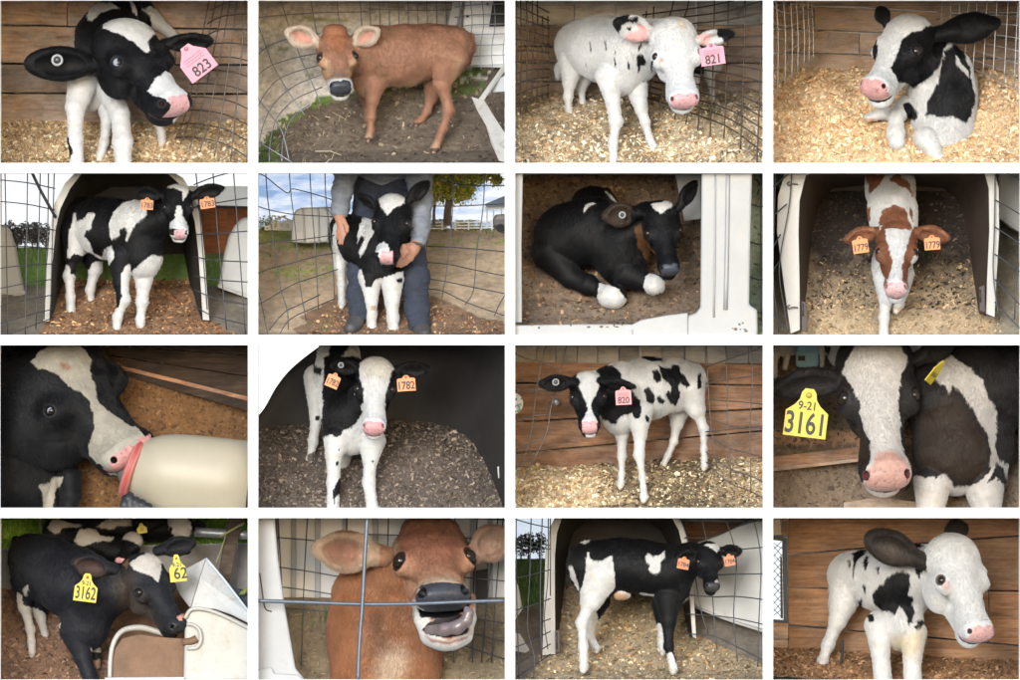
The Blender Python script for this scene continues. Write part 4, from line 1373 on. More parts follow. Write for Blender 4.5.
    P((0.66, 0.36, 0.34), [(505, 85), (545, 110), (545, 150), (490, 158), (455, 150), (470, 125), (505, 115)], ['ear'], 3)
    P(BLACK, [(820, 108), (880, 105), (900, 150), (860, 170), (820, 140)], ['ear'], 4); P((0.66, 0.40, 0.38), [(745, 135), (800, 128), (790, 165), (750, 170)], ['ear'], 3)
    P((0.55, 0.28, 0.26), [(590, 226), (612, 226), (606, 246), (588, 242)], ['head'], 2, soft=5)
    P((0.60, 0.46, 0.30), [(670, 75), (682, 80), (684, 115), (672, 105)], ['head'], 3)
    nosecol(k, (0.49, 0.275, 0.28), (0.13, 0.06, 0.045)); k.padw = 0.14
    r = k.build('white calf with black ear tips and a pink 821 tag', group='calves', furlen=11)
    ear_tag(c, r, (800, 215, 165), 96, 82, -8, (0.50, 0.185, 0.255), [('821', 0.02, 0.24, 34)], 'square', scribble=True)
    return r

def cell4():
    c = 4
    planks(c, 'brown plank wall behind the lying calf with a black eye patch', [(-30, -30, 2, 60), (8, 62, 108, 150), (112, 156, 205, 235), (210, 240, 330, 340)], M_WOOD, d=760, splits={1: [190], 2: [375]})
    g = Ground(c, [(0, 690), (190, 672), (290, 590), (420, 470), (560, 370), (700, 295), (758, 275)], amp=22, nscale=90, mounds=((200, 640, 90, 120, 40), (60, 400, 120, 160, 25), (900, 560, 200, 160, 18)))
    g.build(M_BED, colf=flatcol((0.46, 0.33, 0.20), 0.3))
    g.flakes(19000, 10, [lin('#d6b489'), lin('#caa277'), lin('#b58a5e'), lin('#e0caa6'), lin('#a07a50')], 'deep golden wood shavings round the lying calf', weights=[4, 4, 2, 3, 1])
    M_W4 = mat_plain('silver_wire', (0.30, 0.28, 0.26), 0.45, 0.3, 25.0, metal=0.6)
    L = []
    for (x, d, yb) in ((40, 250, 380), (70, 320, 345), (98, 390, 318), (122, 460, 290), (148, 540, 265), (168, 610, 250), (185, 670, 240)):
        L.append([(x - 6, -15, d), (x + 2, 150, d), (x, yb, d)])
    for j in range(7):
        L.append([(10, -55 + j * 62, 240), (40, -20 + j * 58, 270), (90, 0 + j * 50, 400), (150, 0 + j * 40, 560), (190, -10 + j * 35, 690)])
    wires(c, 'silver wire panel left of the lying calf', L, 2.6, M_W4)
    L = []
    for i, x in enumerate((700, 735, 770, 805, 840, 880, 920, 965, 1005)):
        d = 700 - i * 45
        L.append([(x + 12, -15, d), (x + 4, 120, d), (x - 6, 220 + i * 16, d)])
    for j in range(8):
        L.append([(690, 18 + j * 28, 720), (800, 10 + j * 36, 600), (900, 4 + j * 43, 480), (1015, -4 + j * 52, 330)])
    wires(c, 'silver wire panel right of the lying calf', L, 2.3, M_W4)
    k = Calf(c, WHITE)
    k.chain('body', [(735, 290, 430, 100), (735, 400, 420, 108), (730, 560, 400, 108), (740, 690, 390, 95)], 30)
    k.chain('body', [(680, 220, 400, 85), (620, 250, 360, 95)], 30)
    k.chain('body', [(790, 330, 520, 60), (800, 450, 520, 60)], 20)
    k.chain('body', [(640, 330, 380, 75), (650, 480, 370, 70)], 24)
    k.leg([(560, 430, 360, 45), (520, 470, 300, 44), (520, 540, 270, 50), (525, 575, 265, 44)])
    k.leg([(500, 455, 350, 34), (450, 462, 345, 26), (408, 478, 340, 24)], hoof=(0.34, 0.22, 0.15))
    k.leg([(640, 560, 300, 52), (690, 640, 260, 40), (740, 700, 240, 40)])
    k.head((590, 52, 400), (410, 340, 130), (-0.42, -0.25, -0.85), W_=1.02, M_=0.92, eyes='l', eye=0.95)
    k.ear((690, 135, 400), (942, 84, 410), 122, (0.1, 0.1, 1.0), cup=0.6)
    k.ear((480, 90, 420), (452, 22, 430), 62, (0.2, 0, 1.0), cup=0.4)
    P = k.patch
    P(BLACK, [(420, 0), (520, 0), (520, 110), (420, 120)], ['ear']); P(BLACK, [(670, 40), (960, 40), (960, 210), (670, 210)], ['ear'])
    P(BLACK, [(500, 275), (520, 225), (545, 160), (580, 125), (620, 122), (640, 105), (680, 95), (690, 70), (720, 80), (740, 150), (715, 195), (700, 250), (660, 305), (620, 335), (590, 350), (560, 330), (530, 330)], ['head', 'body'], 3, dmax=420)
    P(BLACK, [(425, 150), (440, 150), (450, 200), (440, 240), (405, 270), (390, 275), (425, 225)], ['head'], 2)
    P(BLACK, [(340, 335), (362, 335), (365, 362), (348, 368)], ['head'], 2)
    P(BLACK, [(720, 195), (750, 170), (790, 200), (820, 270), (840, 400), (825, 470), (800, 490), (750, 470), (700, 475), (660, 460), (640, 465), (650, 410), (690, 330), (700, 260)], ['body'], 4)
    P(WHITE, [(760, 215), (775, 230), (780, 250), (815, 280), (818, 308), (790, 280), (765, 258)], ['body'], 2)
    P(BLACK, [(548, 420), (575, 410), (610, 450), (605, 480), (570, 480)], ['body', 'leg'], 2)
    nosecol(k, (0.42, 0.22, 0.205), (0.035, 0.014, 0.012)); k.padw = 0.16
    return k.build('calf with one black eye patch lying in golden shavings', group='calves', furlen=12)
M_HUTCHSHADE = mat_plain('hutch_shade', (0.020, 0.0155, 0.013), 0.75, 0.25, 5.0)  # inside walls of the hutches, interior shade put into the dark colour
M_SKYPALE = mat_emit('pale_sky', [(0.35, (0.27, 0.285, 0.305)), (0.65, (0.35, 0.357, 0.365))], (0.5, 1, 1.5), 1.4, 1.0)
M_DIRT = mat_attr('dirt', 0.95, 0.6, 50.0, var=0.35, vscale=16.0)
def sky_panel(c, poly, mat, d=895, name='sky'):
    o = prism(c, name, poly, d, d + 8, mat)
    o['kind'] = 'structure'
    return o
def hutch(c, label, inner, outer, d0, d1, back_scale=(0.9, 0.92), back_ctr=None, rim=26, name='calf_hutch', shaded_inside=None, group=None):
    """arched hutch seen from its mouth: inner / outer are matching (x,y) lines from left foot over the top to right foot"""
    shaded_inside = shaded_inside or M_HUTCHSHADE
    ii = np.array(inner, dtype=float); oo = np.array(outer, dtype=float)
    bc = np.array(back_ctr if back_ctr else (ii[:, 0].mean(), ii[:, 1].max()))
    root = empty(name, W(c, (ii[:, 0].mean(), ii[:, 1].max(), d0)), label, 'hutch', group)
    x0, x1, y0, y1 = bounds(c, 4.5)
    cl = lambda p: np.stack([np.clip(p[:, 0], x0, x1), np.clip(p[:, 1], y0, y1)], 1)
    def strip(name, A, da, B, db, mat):
        n = len(A)
        v = np.concatenate([np.column_stack([A, np.full(n, da)]), np.column_stack([B, np.full(n, db)])])
        f = np.array([(i, i + 1, i + 1 + n, i + n) for i in range(n - 1)])
        me = mesh_np(name, W(c, v), f)
        return link(name, me, mat, root, True)
    # rim: four-sided bar round the mouth
    n = len(ii)
    A, B = cl(ii), cl(oo)
    v = np.concatenate([np.column_stack([A, np.full(n, d0)]), np.column_stack([B, np.full(n, d0)]), np.column_stack([A, np.full(n, d0 + rim)]), np.column_stack([B, np.full(n, d0 + rim)])])
    f = []
    for i in range(n - 1):
        f += [(i, i + 1, n + i + 1, n + i), (2 * n + i, 3 * n + i, 3 * n + i + 1, 2 * n + i + 1), (i, 2 * n + i, 2 * n + i + 1, i + 1), (n + i, n + i + 1, 3 * n + i + 1, 3 * n + i)]
    f += [(0, n, 3 * n, 2 * n), (n - 1, 3 * n - 1, 4 * n - 1, 2 * n - 1)]
    me = mesh_py('rim', W(c, v), f); fixn(me)
    r = link('rim', me, M_PLASTIC, root)
    m = r.modifiers.new('bevel', 'BEVEL'); m.width = 0.012; m.segments = 2; m.limit_method = 'ANGLE'
    bk = bc + (ii - bc) * np.array(back_scale)
    strip('shaded_inside', cl(ii + (ii - ii.mean(0)) * 0.001), d0 + 6, cl(bk), d1, shaded_inside)  # inner face of the shell, coloured as dark as its shade
    ob = bc + (oo - bc) * np.array(back_scale)
    strip('shell', cl(ii * 0.4 + oo * 0.6), d0 + rim - 2, cl(ob), d1, M_PLASTIC)
    bb = cl(bk)
    n = len(bb)
    pts = np.column_stack([bb, np.full(n, d1)])
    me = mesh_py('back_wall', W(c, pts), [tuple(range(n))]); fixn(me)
    link('back_wall', me, shaded_inside, root)
    return root
def arch(cx, w, ytop, yfoot, n=16, p=2.4, flare=0.0):
    """left foot over the top to right foot"""
    out = []
    for i in range(n + 1):
        t = math.pi * (1 - i / n)
        ct, st = math.cos(t), math.sin(t)
        x = cx + w / 2 * math.copysign(abs(ct) ** (2 / p), ct)
        y = ytop + (1 - abs(st) ** (2 / p)) * (yfoot - ytop) * 0.45
        out.append((x, y))
    f = flare
    return [(out[0][0] - f, yfoot)] + [(out[0][0] - f * 0.5, (yfoot + out[0][1]) / 2)] + out + [(out[-1][0] + f * 0.5, (yfoot + out[-1][1]) / 2)] + [(out[-1][0] + f, yfoot)]
def far_hutch(c, label, poly, d0, d1, group='white hutches beyond the wire'):
    r = empty('calf_hutch', W(c, (np.mean([p[0] for p in poly]), max(p[1] for p in poly), d0)), label, 'hutch', group)
    x0, x1, y0, y1 = bounds(c, 4.5)
    poly = [(min(max(px, x0), x1), py) for px, py in poly]
    prism(c, 'shell', poly, d0, d1, M_PLASTIC, r, 0.03)
    ctr = np.mean(np.array(poly), 0)
    foot = max(p[1] for p in poly)
    xs = [p[0] for p in poly]
    ly = max(p[1] for p in poly if p[0] == min(xs)); ry = max(p[1] for p in poly if p[0] == max(xs))
    prism(c, 'base_flange', [(min(xs), ly - 12), (max(xs), ry - 12), (max(xs), ry + 2), (min(xs), ly + 2)], d0 - 10, d1, mat_plain('dirty_plastic', (0.33, 0.315, 0.29), 0.5, 0.08, 5.0, dirt=(0.17, 0.13, 0.09), dirt_amt=0.85), r, 0.006)
    return r
def far_trees(c, label, x0, x1, ybase, h, d, n, col, seed, group=None):
    """bare distant trees, each its own trunk and twig crown"""
    R = np.random.default_rng(seed)
    for i in range(n):
        x = x0 + (x1 - x0) * (i + 0.5) / n + R.uniform(-6, 6)
        hh = h * R.uniform(0.75, 1.1)
        t = empty('tree', W(c, (x, ybase, d)), label if n == 1 else ['leftmost', 'second', 'third', 'fourth', 'fifth', 'sixth'][i] + ' ' + label, 'tree', group)
        tube(c, 'trunk', [(x, ybase, d), (x + R.uniform(-3, 3), ybase - hh * 0.5, d), (x + R.uniform(-4, 4), ybase - hh * .9, d)], [3.5, 2.2, 0.8], mat_plain('far_bark', (0.11, 0.095, 0.085), 0.9, 0.2), t, 3)
        m = 420
        th = R.random(m) * 6.28; ph = np.arccos(R.uniform(-1, 1, m)); rr = R.random(m) ** 0.45
        px = x + np.cos(th) * np.sin(ph) * rr * hh * 0.26; py = ybase - hh * 0.58 + np.cos(ph) * rr * hh * 0.42; pd = d + np.sin(th) * np.sin(ph) * rr * 14
        leafcloud(c, 'crown', np.stack([px, py, pd], 1), 6.0, [col, tuple(q * 0.7 for q in col), tuple(q * 1.3 for q in col)], t, R)
def leafcloud(c, name, P, size, cols, parent, R, label=None, kind=None):
    n = len(P)
    bx = bounds(c, 4.0)
    ok = (P[:, 0] > bx[0] + size) & (P[:, 0] < bx[1] - size) & (P[:, 1] > bx[2] + size) & (P[:, 1] < bx[3] - size)
    P = P[ok]; n = len(P)
    a = nrm_rows(R.normal(0, 1, (n, 3))); b = nrm_rows(np.cross(a, R.normal(0, 1, (n, 3))))
    s_ = size * (0.6 + 0.8 * R.random((n, 1)))
    q = np.stack([P - a * s_, P + b * s_ * 0.5, P + a * s_, P - b * s_ * 0.5], 1)
    me = mesh_np(name, W(c, q.reshape(-1, 3)), np.arange(n * 4).reshape(-1, 4))
    cols = np.array(cols)
    vcol(me, 'col', np.repeat(cols[R.integers(0, len(cols), n)] * (0.7 + 0.6 * R.random((n, 1))), 4, axis=0))
    o = link(name, me, mat_attr('leafblade', 0.7, 0.0, var=0.0), parent)
    if kind: o['kind'] = kind
    return o

def cell5():
    c = 5
    x0, x1, y0, y1 = bounds(c, 4.5)
    sky_panel(c, [(x0, y0), (x1, y0), (x1, 340), (x0, 340)], M_SKYPALE)
    g = Ground(c, [(0, 668), (120, 655), (250, 612), (400, 560), (560, 480), (640, 460), (790, 310)], amp=7, nscale=60)
    mouth = [(130, 700), (190, 600), (215, 440), (800, 440), (815, 595), (930, 660), (940, 700)]
    def cf(x, y, d):
        n = fbm(np.stack([x / 50, d / 50, y / 50], -1), 4)
        col = np.tile(np.array((0.19, 0.16, 0.125)), (len(x), 1))
        col[(y < 468 + n * 12)] = (0.16, 0.25, 0.07)
        col[in_poly(x + n * 25, y + n * 12, mouth)] = (0.22, 0.13, 0.075)
        return col * (1 + 0.3 * n)[:, None]
    g.build(M_DIRT, colf=cf)
    g.flakes(13000, 9, [lin('#a5754c'), lin('#8b5f3c'), lin('#6c4a32'), lin('#c69d72'), lin('#543c2a')], 'reddish wood chips at the mouth of the hutch with calf 1783', region=lambda x, d: in_poly(x, g.y(x, d), mouth))
    g.blades(9000, 26, [(0.17, 0.29, 0.07), (0.22, 0.36, 0.09), (0.12, 0.21, 0.05)], 'green grass field beyond the hutch with calf 1783', region=lambda x, d: (g.y(x, d) < 462) & ((x < 215) | (x > 790)), lean=0.25)
    far_trees(c, 'bare grey tree beyond the field left of the 1783 hutch', 15, 190, 325, 118, 880, 6, (0.13, 0.12, 0.115), 5, 'bare trees beyond the field')
    b = empty('barn', W(c, (900, 335, 860)), 'brown barn with a grey metal roof right of the hutch with calf 1783', 'barn')
    mb = mat_wood('barn_boards', (0.22, 0.075, 0.03), (0.31, 0.115, 0.05), (0.37, 0.15, 0.07), blotch=0.2)
    for i, xx in enumerate(range(742, 1000, 30)):
        slab(c, 'board', [(xx + .4, 140, 750), (min(xx + 29.6, x1), 140, 750), (min(xx + 29.6, x1), 336, 750), (xx + .4, 336, 750)], 12, mb, b)
    prism(c, 'backing', [(738, 130), (x1, 130), (x1, 336), (738, 336)], 763, 775, mb, b)
    prism(c, 'roof', [(735, 68), (x1, 70), (x1, 150), (735, 142)], 720, 748, mat_plain('grey_roof', (0.62, 0.67, 0.73), 0.4, 0.06, metal=0.3), b)
    prism(c, 'eave', [(735, 142), (x1, 150), (x1, 160), (735, 152)], 718, 746, mat_plain('dark_void', (0.04, 0.037, 0.035), 0.8, 0.1), b)
    far_hutch(c, 'white rounded hutch at the left edge beside the 1783 hutch', [(x0, 226), (20, 226), (38, 250), (58, 310), (75, 400), (90, 470), (98, 495), (60, 515), (x0, 540)], 620, 800)
    far_hutch(c, 'white rounded hutch at the right edge beside the 1783 hutch', [(x1, 190), (955, 196), (925, 225), (900, 270), (882, 340), (870, 410), (858, 470), (x1, 520)], 560, 760)
    inner = [(192, 605), (200, 420), (218, 235), (236, 160), (275, 80), (330, 8), (420, -40), (560, -40), (640, -5), (700, 55), (745, 130), (768, 210), (782, 330), (793, 480), (800, 600)]
    outer = [(168, 608), (180, 420), (196, 230), (212, 140), (255, 58), (310, -15), (415, -70), (570, -70), (660, -25), (722, 38), (768, 115), (793, 205), (806, 330), (816, 480), (826, 602)]
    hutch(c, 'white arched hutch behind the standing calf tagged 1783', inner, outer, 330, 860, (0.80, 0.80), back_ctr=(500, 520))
    L = [[(18, -15, 140), (24, 300, 135), (30, 690, 130)], [(108, -15, 170), (104, 300, 165), (98, 690, 160)], [(158, -15, 230), (152, 250, 230), (140, 640, 225)], [(190, -15, 270), (186, 250, 268), (172, 600, 265)], [(212, 15, 300), (206, 240, 298), (196, 590, 295)]]
    for (a, b_) in ((-30, 20), (35, 80), (120, 165), (215, 245), (300, 320), (388, 378), (470, 438), (540, 500), (610, 556), (670, 590)):
        L.append([(x0 + 2, a + 10, 120), (105, (a + b_) / 2, 175), (215, b_, 300)])
    wires(c, 'grey wire panel left of the hutch with calf 1783', L, 2.4, M_WIREDARK)
    L2 = [[(110, -15, 150), (160, 90, 200), (218, 195, 290)]]
    wires(c, 'thick dark rod slanting to the left rim of the 1783 hutch', L2, 6, M_WIREDARK, name='rod', cat='rod')
    L = [[(770, -15, 300), (790, 200, 295), (818, 560, 285)], [(838, -15, 250), (860, 260, 240), (895, 640, 230)], [(920, -15, 190), (940, 250, 180), (972, 690, 170)]]
    for (a, b_) in ((65, -5), (155, 115), (262, 248), (350, 372), (425, 452), (480, 545), (545, 625)):
        L.append([(765, a, 300), (850, (a + b_) / 2 + 3, 240), (x1 - 2, b_, 150)])
    wires(c, 'grey wire panel right of the hutch with calf 1783', L, 2.4, M_WIREDARK)
    k = Calf(c, BLACK)
    k.S = 60
    k.chain('body', [(335, 200, 470, 88), (420, 235, 390, 116), (530, 250, 290, 112)], 32)
    k.chain('body', [(545, 230, 270, 100), (640, 190, 220, 72)], 30)
    k.ell('body', (560, 345, 250), (82, 92, 80), None, 30)
    k.leg([(480, 350, 250, 62), (475, 450, 235, 42), (486, 520, 232, 36), (462, 590, 228, 25), (456, 690, 225, 30)])
    k.leg([(570, 380, 260, 62), (565, 460, 252, 40), (560, 530, 248, 32), (553, 600, 245, 24), (552, 690, 242, 30)])
    k.leg([(310, 250, 440, 85), (290, 340, 430, 50), (270, 425, 425, 31), (275, 510, 422, 24), (278, 605, 418, 24)], hoof=(0.42, 0.38, 0.33))
    k.leg([(355, 320, 520, 62), (372, 400, 520, 36), (352, 480, 520, 24), (358, 560, 516, 19), (361, 600, 512, 21)], hoof=(0.42, 0.38, 0.33))
    k.head((698, 62, 205), (708, 255, 60), (0.02, -0.25, -1.0), W_=1.02, M_=0.95)
    k.ear((638, 108, 200), (530, 92, 190), 62, (0.1, 0.35, -1.0), cup=0.7); k.ear((762, 108, 200), (886, 75, 190), 62, (-0.05, 0.4, -1.0), cup=0.7)
    P = k.patch
    Wt = WHITE
    P(Wt, [(428, 225), (448, 170), (490, 138), (555, 122), (582, 150), (578, 185), (545, 212), (522, 240), (498, 292), (492, 285), (503, 250), (490, 232), (475, 240), (470, 268), (440, 282), (432, 255)], ['body', 'leg'], 3)
    P(Wt, [(262, 350), (268, 260), (283, 215), (290, 172), (300, 178), (302, 205), (330, 205), (348, 180), (378, 178), (362, 212), (356, 240), (335, 245), (330, 268), (350, 290), (365, 330), (400, 352), (408, 322), (440, 305), (452, 335), (430, 392), (395, 362), (350, 330), (320, 345), (290, 335), (275, 355)], ['body', 'leg'], 3)
    P(Wt, [(245, 375), (268, 385), (275, 420), (300, 425), (300, 640), (245, 640)], ['leg'])
    P(Wt, [(330, 400), (350, 400), (365, 370), (405, 370), (395, 640), (330, 640)], ['leg'], dmin=470)
    P(Wt, [(495, 385), (515, 380), (520, 600), (490, 690), (420, 690), (442, 560), (470, 550), (480, 500), (475, 430)], ['leg', 'body'], dmax=330)
    P(Wt, [(515, 410), (600, 340), (655, 350), (640, 380), (605, 430), (600, 700), (525, 700), (530, 440)], ['leg', 'body'], dmax=345)
    P(Wt, [(645, 75), (665, 48), (700, 38), (735, 52), (748, 80), (735, 110), (722, 130), (718, 92), (690, 80)], ['head'], 2.5)
    P(Wt, [(697, 150), (716, 148), (722, 185), (740, 220), (745, 262), (705, 240), (668, 235), (670, 215), (690, 200)], ['head'], 2)
    P(Wt, [(665, 265), (740, 265), (730, 295), (675, 290)], ['head'], 1.5)
    nosecol(k, (0.46, 0.265, 0.27), (0.02, 0.012, 0.012)); k.padw = 0.095
    r = k.build('black and white calf tagged 1783 standing in front of a dark hutch', group='calves', furlen=8)
    OR = (0.47, 0.135, 0.03)
    ear_tag(c, r, (580, 142, 130), 50, 44, 3, OR, [('1783', 0, 0.12, 20)], 'square')
    ear_tag(c, r, (819, 137, 130), 58, 44, -8, OR, [('1783', 0, 0.12, 22)], 'square')
    return r

class Solid(Sdf):
    def build(s, name, mat, parent, h=4.0, col=None, folds=0.0):
        pos, Q, grp = s.mesh(h)
        me = mesh_np(name, W(s.c, pos), Q)
        if folds:
            nv = np.zeros(len(pos) * 3, dtype=np.float32)
            me.vertices.foreach_get('normal', nv)
            nv = nv.reshape(-1, 3)
            r_ = 1 - np.abs(fbm(pos * np.array((0.5, 1.3, 0.6)) / 34.0 + 1.7, 3)) * 2.4
            pos = pos + np.stack([nv[:, 0], -nv[:, 2], nv[:, 1]], 1) * (folds * r_)[:, None]
            me.vertices.foreach_set('co', W(s.c, pos).astype(np.float32).ravel())
            me.update()
        if col is not None: vcol(me, 'col', np.array([col(g) for g in grp]) if callable(col) else np.tile(np.array(col), (len(pos), 1)))
        return link(name, me, mat, parent, True)

def cell6():
    c = 6
    x0, x1, y0, y1 = bounds(c, 4.5)
    msky = mat_emit('cloudy_sky', [(0.36, (0.10, 0.15, 0.24)), (0.47, (0.20, 0.24, 0.31)), (0.58, (0.33, 0.335, 0.345)), (0.75, (0.26, 0.28, 0.31))], (0.7, 1, 2.6), 2.4, 1.0)
    sky_panel(c, [(x0, y0), (x1, y0), (x1, 262), (x0, 262)], msky)
    g = Ground(c, [(0, 668), (100, 652), (220, 590), (380, 500), (520, 420), (790, 236)], amp=6, nscale=60)
    def cf(x, y, d):
        n = fbm(np.stack([x / 150, y / 22, 0 * d + 2], -1), 4)
        n2 = fbm(np.stack([x / 30, y / 7, 0 * d + 7], -1), 3)
        col = np.tile(np.array((0.34, 0.26, 0.18)), (len(x), 1))
        gr = (y < 292 + n * 20 - 40 * (x > 680)) | ((x < 420) & (y < 450) & (n + n2 > 0.12)) | ((x > 680) & (y < 330) & (n > 0.1))
        col[gr] = (0.22, 0.235, 0.085)
        bd = in_poly(x + n * 40, y + n * 25, [(140, 700), (220, 580), (340, 500), (500, 480), (700, 500), (880, 580), (1000, 610), (1000, 700)])
        col[bd] = (0.15, 0.095, 0.06)
        return col * (1 + 0.3 * n + 0.25 * n2)[:, None]
    g.build(M_DIRT, colf=cf)
    bdp = [(180, 700), (240, 600), (350, 520), (500, 490), (690, 510), (860, 590), (990, 620), (990, 700)]
    g.flakes(9000, 9, [lin('#9a7050'), lin('#7c573c'), lin('#5b4230'), lin('#b99672')], 'brown wood chips under the calf held by a person', region=lambda x, d: in_poly(x, g.y(x, d), bdp))
    g.blades(5000, 13, [(0.10, 0.15, 0.035), (0.15, 0.19, 0.05), (0.19, 0.20, 0.07)], 'patchy green grass in the yard behind the held calf', region=lambda x, d: ((g.y(x, d) < 300) | ((x < 330) & (g.y(x, d) < 430)) | ((np.abs(x - 250) < 60) & (np.abs(g.y(x, d) - 620) < 30)) | ((np.abs(x - 910) < 50) & (np.abs(g.y(x, d) - 565) < 14))) & (fbm(np.stack([x / 40, d / 40, 0 * x], -1)) > 0.0))
    # treeline, house, fence, shed
    R = np.random.default_rng(3)
    for i, (tx, tw, th_, lb) in enumerate(((60, 70, 62, 'low golden tree behind the white farmhouse, leftmost of the tree line'), (300, 30, 95, 'small yellow tree just right of the white hutch roof'), (840, 60, 44, 'low green bush behind the white rail fence near the shed'), (720, 40, 46, 'low green bush behind the white rail fence left of the big trunk'))):
        t = empty('tree', W(c, (tx, 252, 885)), lb, 'tree', 'far trees')
        tube(c, 'trunk', [(tx, 252, 885), (tx + 2, 225, 885), (tx, 205, 885)], [4, 3, 1], mat_plain('far_bark', (0.11, 0.095, 0.085), 0.9, 0.2), t, 2)
        m = 700
        P_ = np.stack([tx + R.normal(0, tw * 0.5, m).clip(-tw, tw), 250 - np.abs(R.normal(0, th_ * 0.5, m)).clip(0, th_), 880 + R.normal(0, 6, m)], 1)
        leafcloud(c, 'crown', P_, 6, [(0.45, 0.37, 0.08), (0.28, 0.28, 0.07), (0.18, 0.21, 0.06)] if i != 1 else [(0.38, 0.26, 0.06), (0.28, 0.2, 0.05)], t, R)
    hs = empty('farmhouse', W(c, (95, 246, 870)), 'small white farmhouse on the far left horizon', 'house')
    prism(c, 'wall', [(38, 228), (62, 222), (62, 212), (146, 206), (146, 246), (38, 244)], 868, 884, mat_plain('house_white', (0.7, 0.68, 0.62), 0.7, 0.03), hs)
    prism(c, 'roof', [(58, 213), (108, 186), (150, 206), (150, 211), (108, 194), (60, 219)], 862, 886, mat_plain('house_roof', (0.5, 0.46, 0.4), 0.7, 0.05), hs)
    for wx in (78, 100, 122): prism(c, 'window', [(wx, 216), (wx + 11, 216), (wx + 11, 232), (wx, 232)], 865, 870, mat_plain('window_dark', (0.12, 0.13, 0.15), 0.2, 0.0), hs)
    h = empty('calf_hutch', W(c, (230, 298, 640)), 'boxy white hutch with a rounded roof in the yard behind the held calf', 'hutch', 'white hutches beyond the wire')
    prism(c, 'shell', [(145, 292), (147, 205), (160, 165), (185, 155), (270, 153), (300, 165), (316, 205), (318, 290), (210, 297)], 660, 800, M_PLASTIC, h, 0.02)
    for a, bb in (((190, 160), (198, 296)), ((250, 156), (255, 296)), ((286, 162), (290, 294))):
        tube(c, 'rib', [(a[0], a[1], 657), ((a[0] + bb[0]) / 2, 200, 655), (bb[0], bb[1], 657)], 4, M_PLASTIC, h, 3)
    prism(c, 'vent', [(160, 210), (184, 212), (184, 250), (162, 252)], 654, 662, mat_plain('grey_plastic', (0.30, 0.30, 0.31), 0.5, 0.1), h, 0.002)
    fe = empty('rail_fence', W(c, (820, 240, 862)), 'long white board rail fence across the yard at the right', 'fence')
    mw = mat_plain('white_boards', (0.7, 0.69, 0.66), 0.7, 0.05)
    for yy in (212, 224, 235):
        slab(c, 'rail', [(685, yy, 862), (942, yy - 3, 862), (942, yy + 2, 862), (685, yy + 5, 862)], 4, mw, fe)
    for xx in (690, 740, 792, 845, 895, 938): slab(c, 'post', [(xx, 206, 860), (xx + 6, 206, 860), (xx + 6, 244, 860), (xx, 244, 860)], 8, mw, fe)
    sh = empty('shed', W(c, (960, 240, 850)), 'open white shed with a blue grey roof at the far right', 'shed')
    prism(c, 'roof', [(912, 140), (x1, 100), (x1, 148), (918, 152)], 820, 890, mat_plain('blue_roof', (0.13, 0.17, 0.24), 0.5, 0.1), sh)
    for xx in (918, 944, 975): slab(c, 'post', [(xx, 152, 850), (xx + 6, 152, 850), (xx + 6, 238, 850), (xx, 238, 850)], 10, mw, sh)
    slab(c, 'beam', [(914, 150, 848), (x1, 148, 848), (x1, 160, 848), (914, 163, 848)], 10, mw, sh)
    tr = empty('parked_truck', W(c, (975, 252, 790)), 'dark parked truck under the shed at the far right', 'truck')
    md = mat_plain('dark_paint', (0.035, 0.038, 0.045), 0.35, 0.05)
    prism(c, 'body', [(944, 200), (955, 182), (x1, 180), (x1, 232), (946, 228)], 800, 840, md, tr, 0.01)
    prism(c, 'bumper', [(942, 226), (x1, 230), (x1, 238), (944, 234)], 792, 802, mat_plain('dark_void', (0.04, 0.037, 0.035), 0.8, 0.1), tr, 0.003)
    prism(c, 'wheel', [(974 + 16 * math.cos(i * .52), 236 + 17 * math.sin(i * .52)) for i in range(12)], 786, 800, mat_plain('tyre', (0.015, 0.015, 0.016), 0.8, 0.1), tr)
    prism(c, 'windscreen', [(960, 186), (x1, 184), (x1, 200), (956, 202)], 796, 802, mat_plain('window_dark', (0.12, 0.13, 0.15), 0.2, 0.0), tr)
    # big autumn tree
    t = empty('tree', W(c, (762, 222, 850)), 'large tree with green and yellow leaves behind the white rail fence', 'tree')
    mbk = mat_plain('bark', (0.13, 0.10, 0.075), 0.9, 0.3, 20.0, bump=0.5)
    tube(c, 'trunk', [(766, 226, 850), (764, 180, 850), (770, 130, 848), (778, 90, 846), (776, 40, 846), (785, -18, 846)], [19, 16, 15, 12, 10, 8], mbk, t, 4)
    for pl, rr in (([(774, 120, 848), (735, 75, 846), (715, 20, 846)], [9, 6, 3]), ([(776, 95, 846), (830, 70, 844), (900, 45, 842), (960, 42, 840)], [9, 6, 4, 2]), ([(778, 60, 846), (840, 20, 844), (865, -10, 842)], [7, 5, 3]), ([(712, 225, 852), (710, 180, 852), (716, 120, 850)], [7, 6, 4])):
        tube(c, 'limb', pl, rr, mbk, t, 4)
    C_ = [(720, 40, 55), (750, 90, 55), (810, 100, 45), (830, 40, 60), (700, 110, 35), (770, 20, 60), (845, 85, 30), (960, 45, 24), (880, 30, 40), (925, 20, 26)]
    Pp = np.concatenate([np.array((a, b2, 846)) + R.normal(0, 1, (int(r_ * 17), 3)) * np.array((r_ * .5, r_ * .42, 15)) for a, b2, r_ in C_])
    leafcloud(c, 'crown', Pp, 6.5, [(0.50, 0.46, 0.06), (0.34, 0.38, 0.06), (0.20, 0.27, 0.05), (0.6, 0.46, 0.07)], t, R)
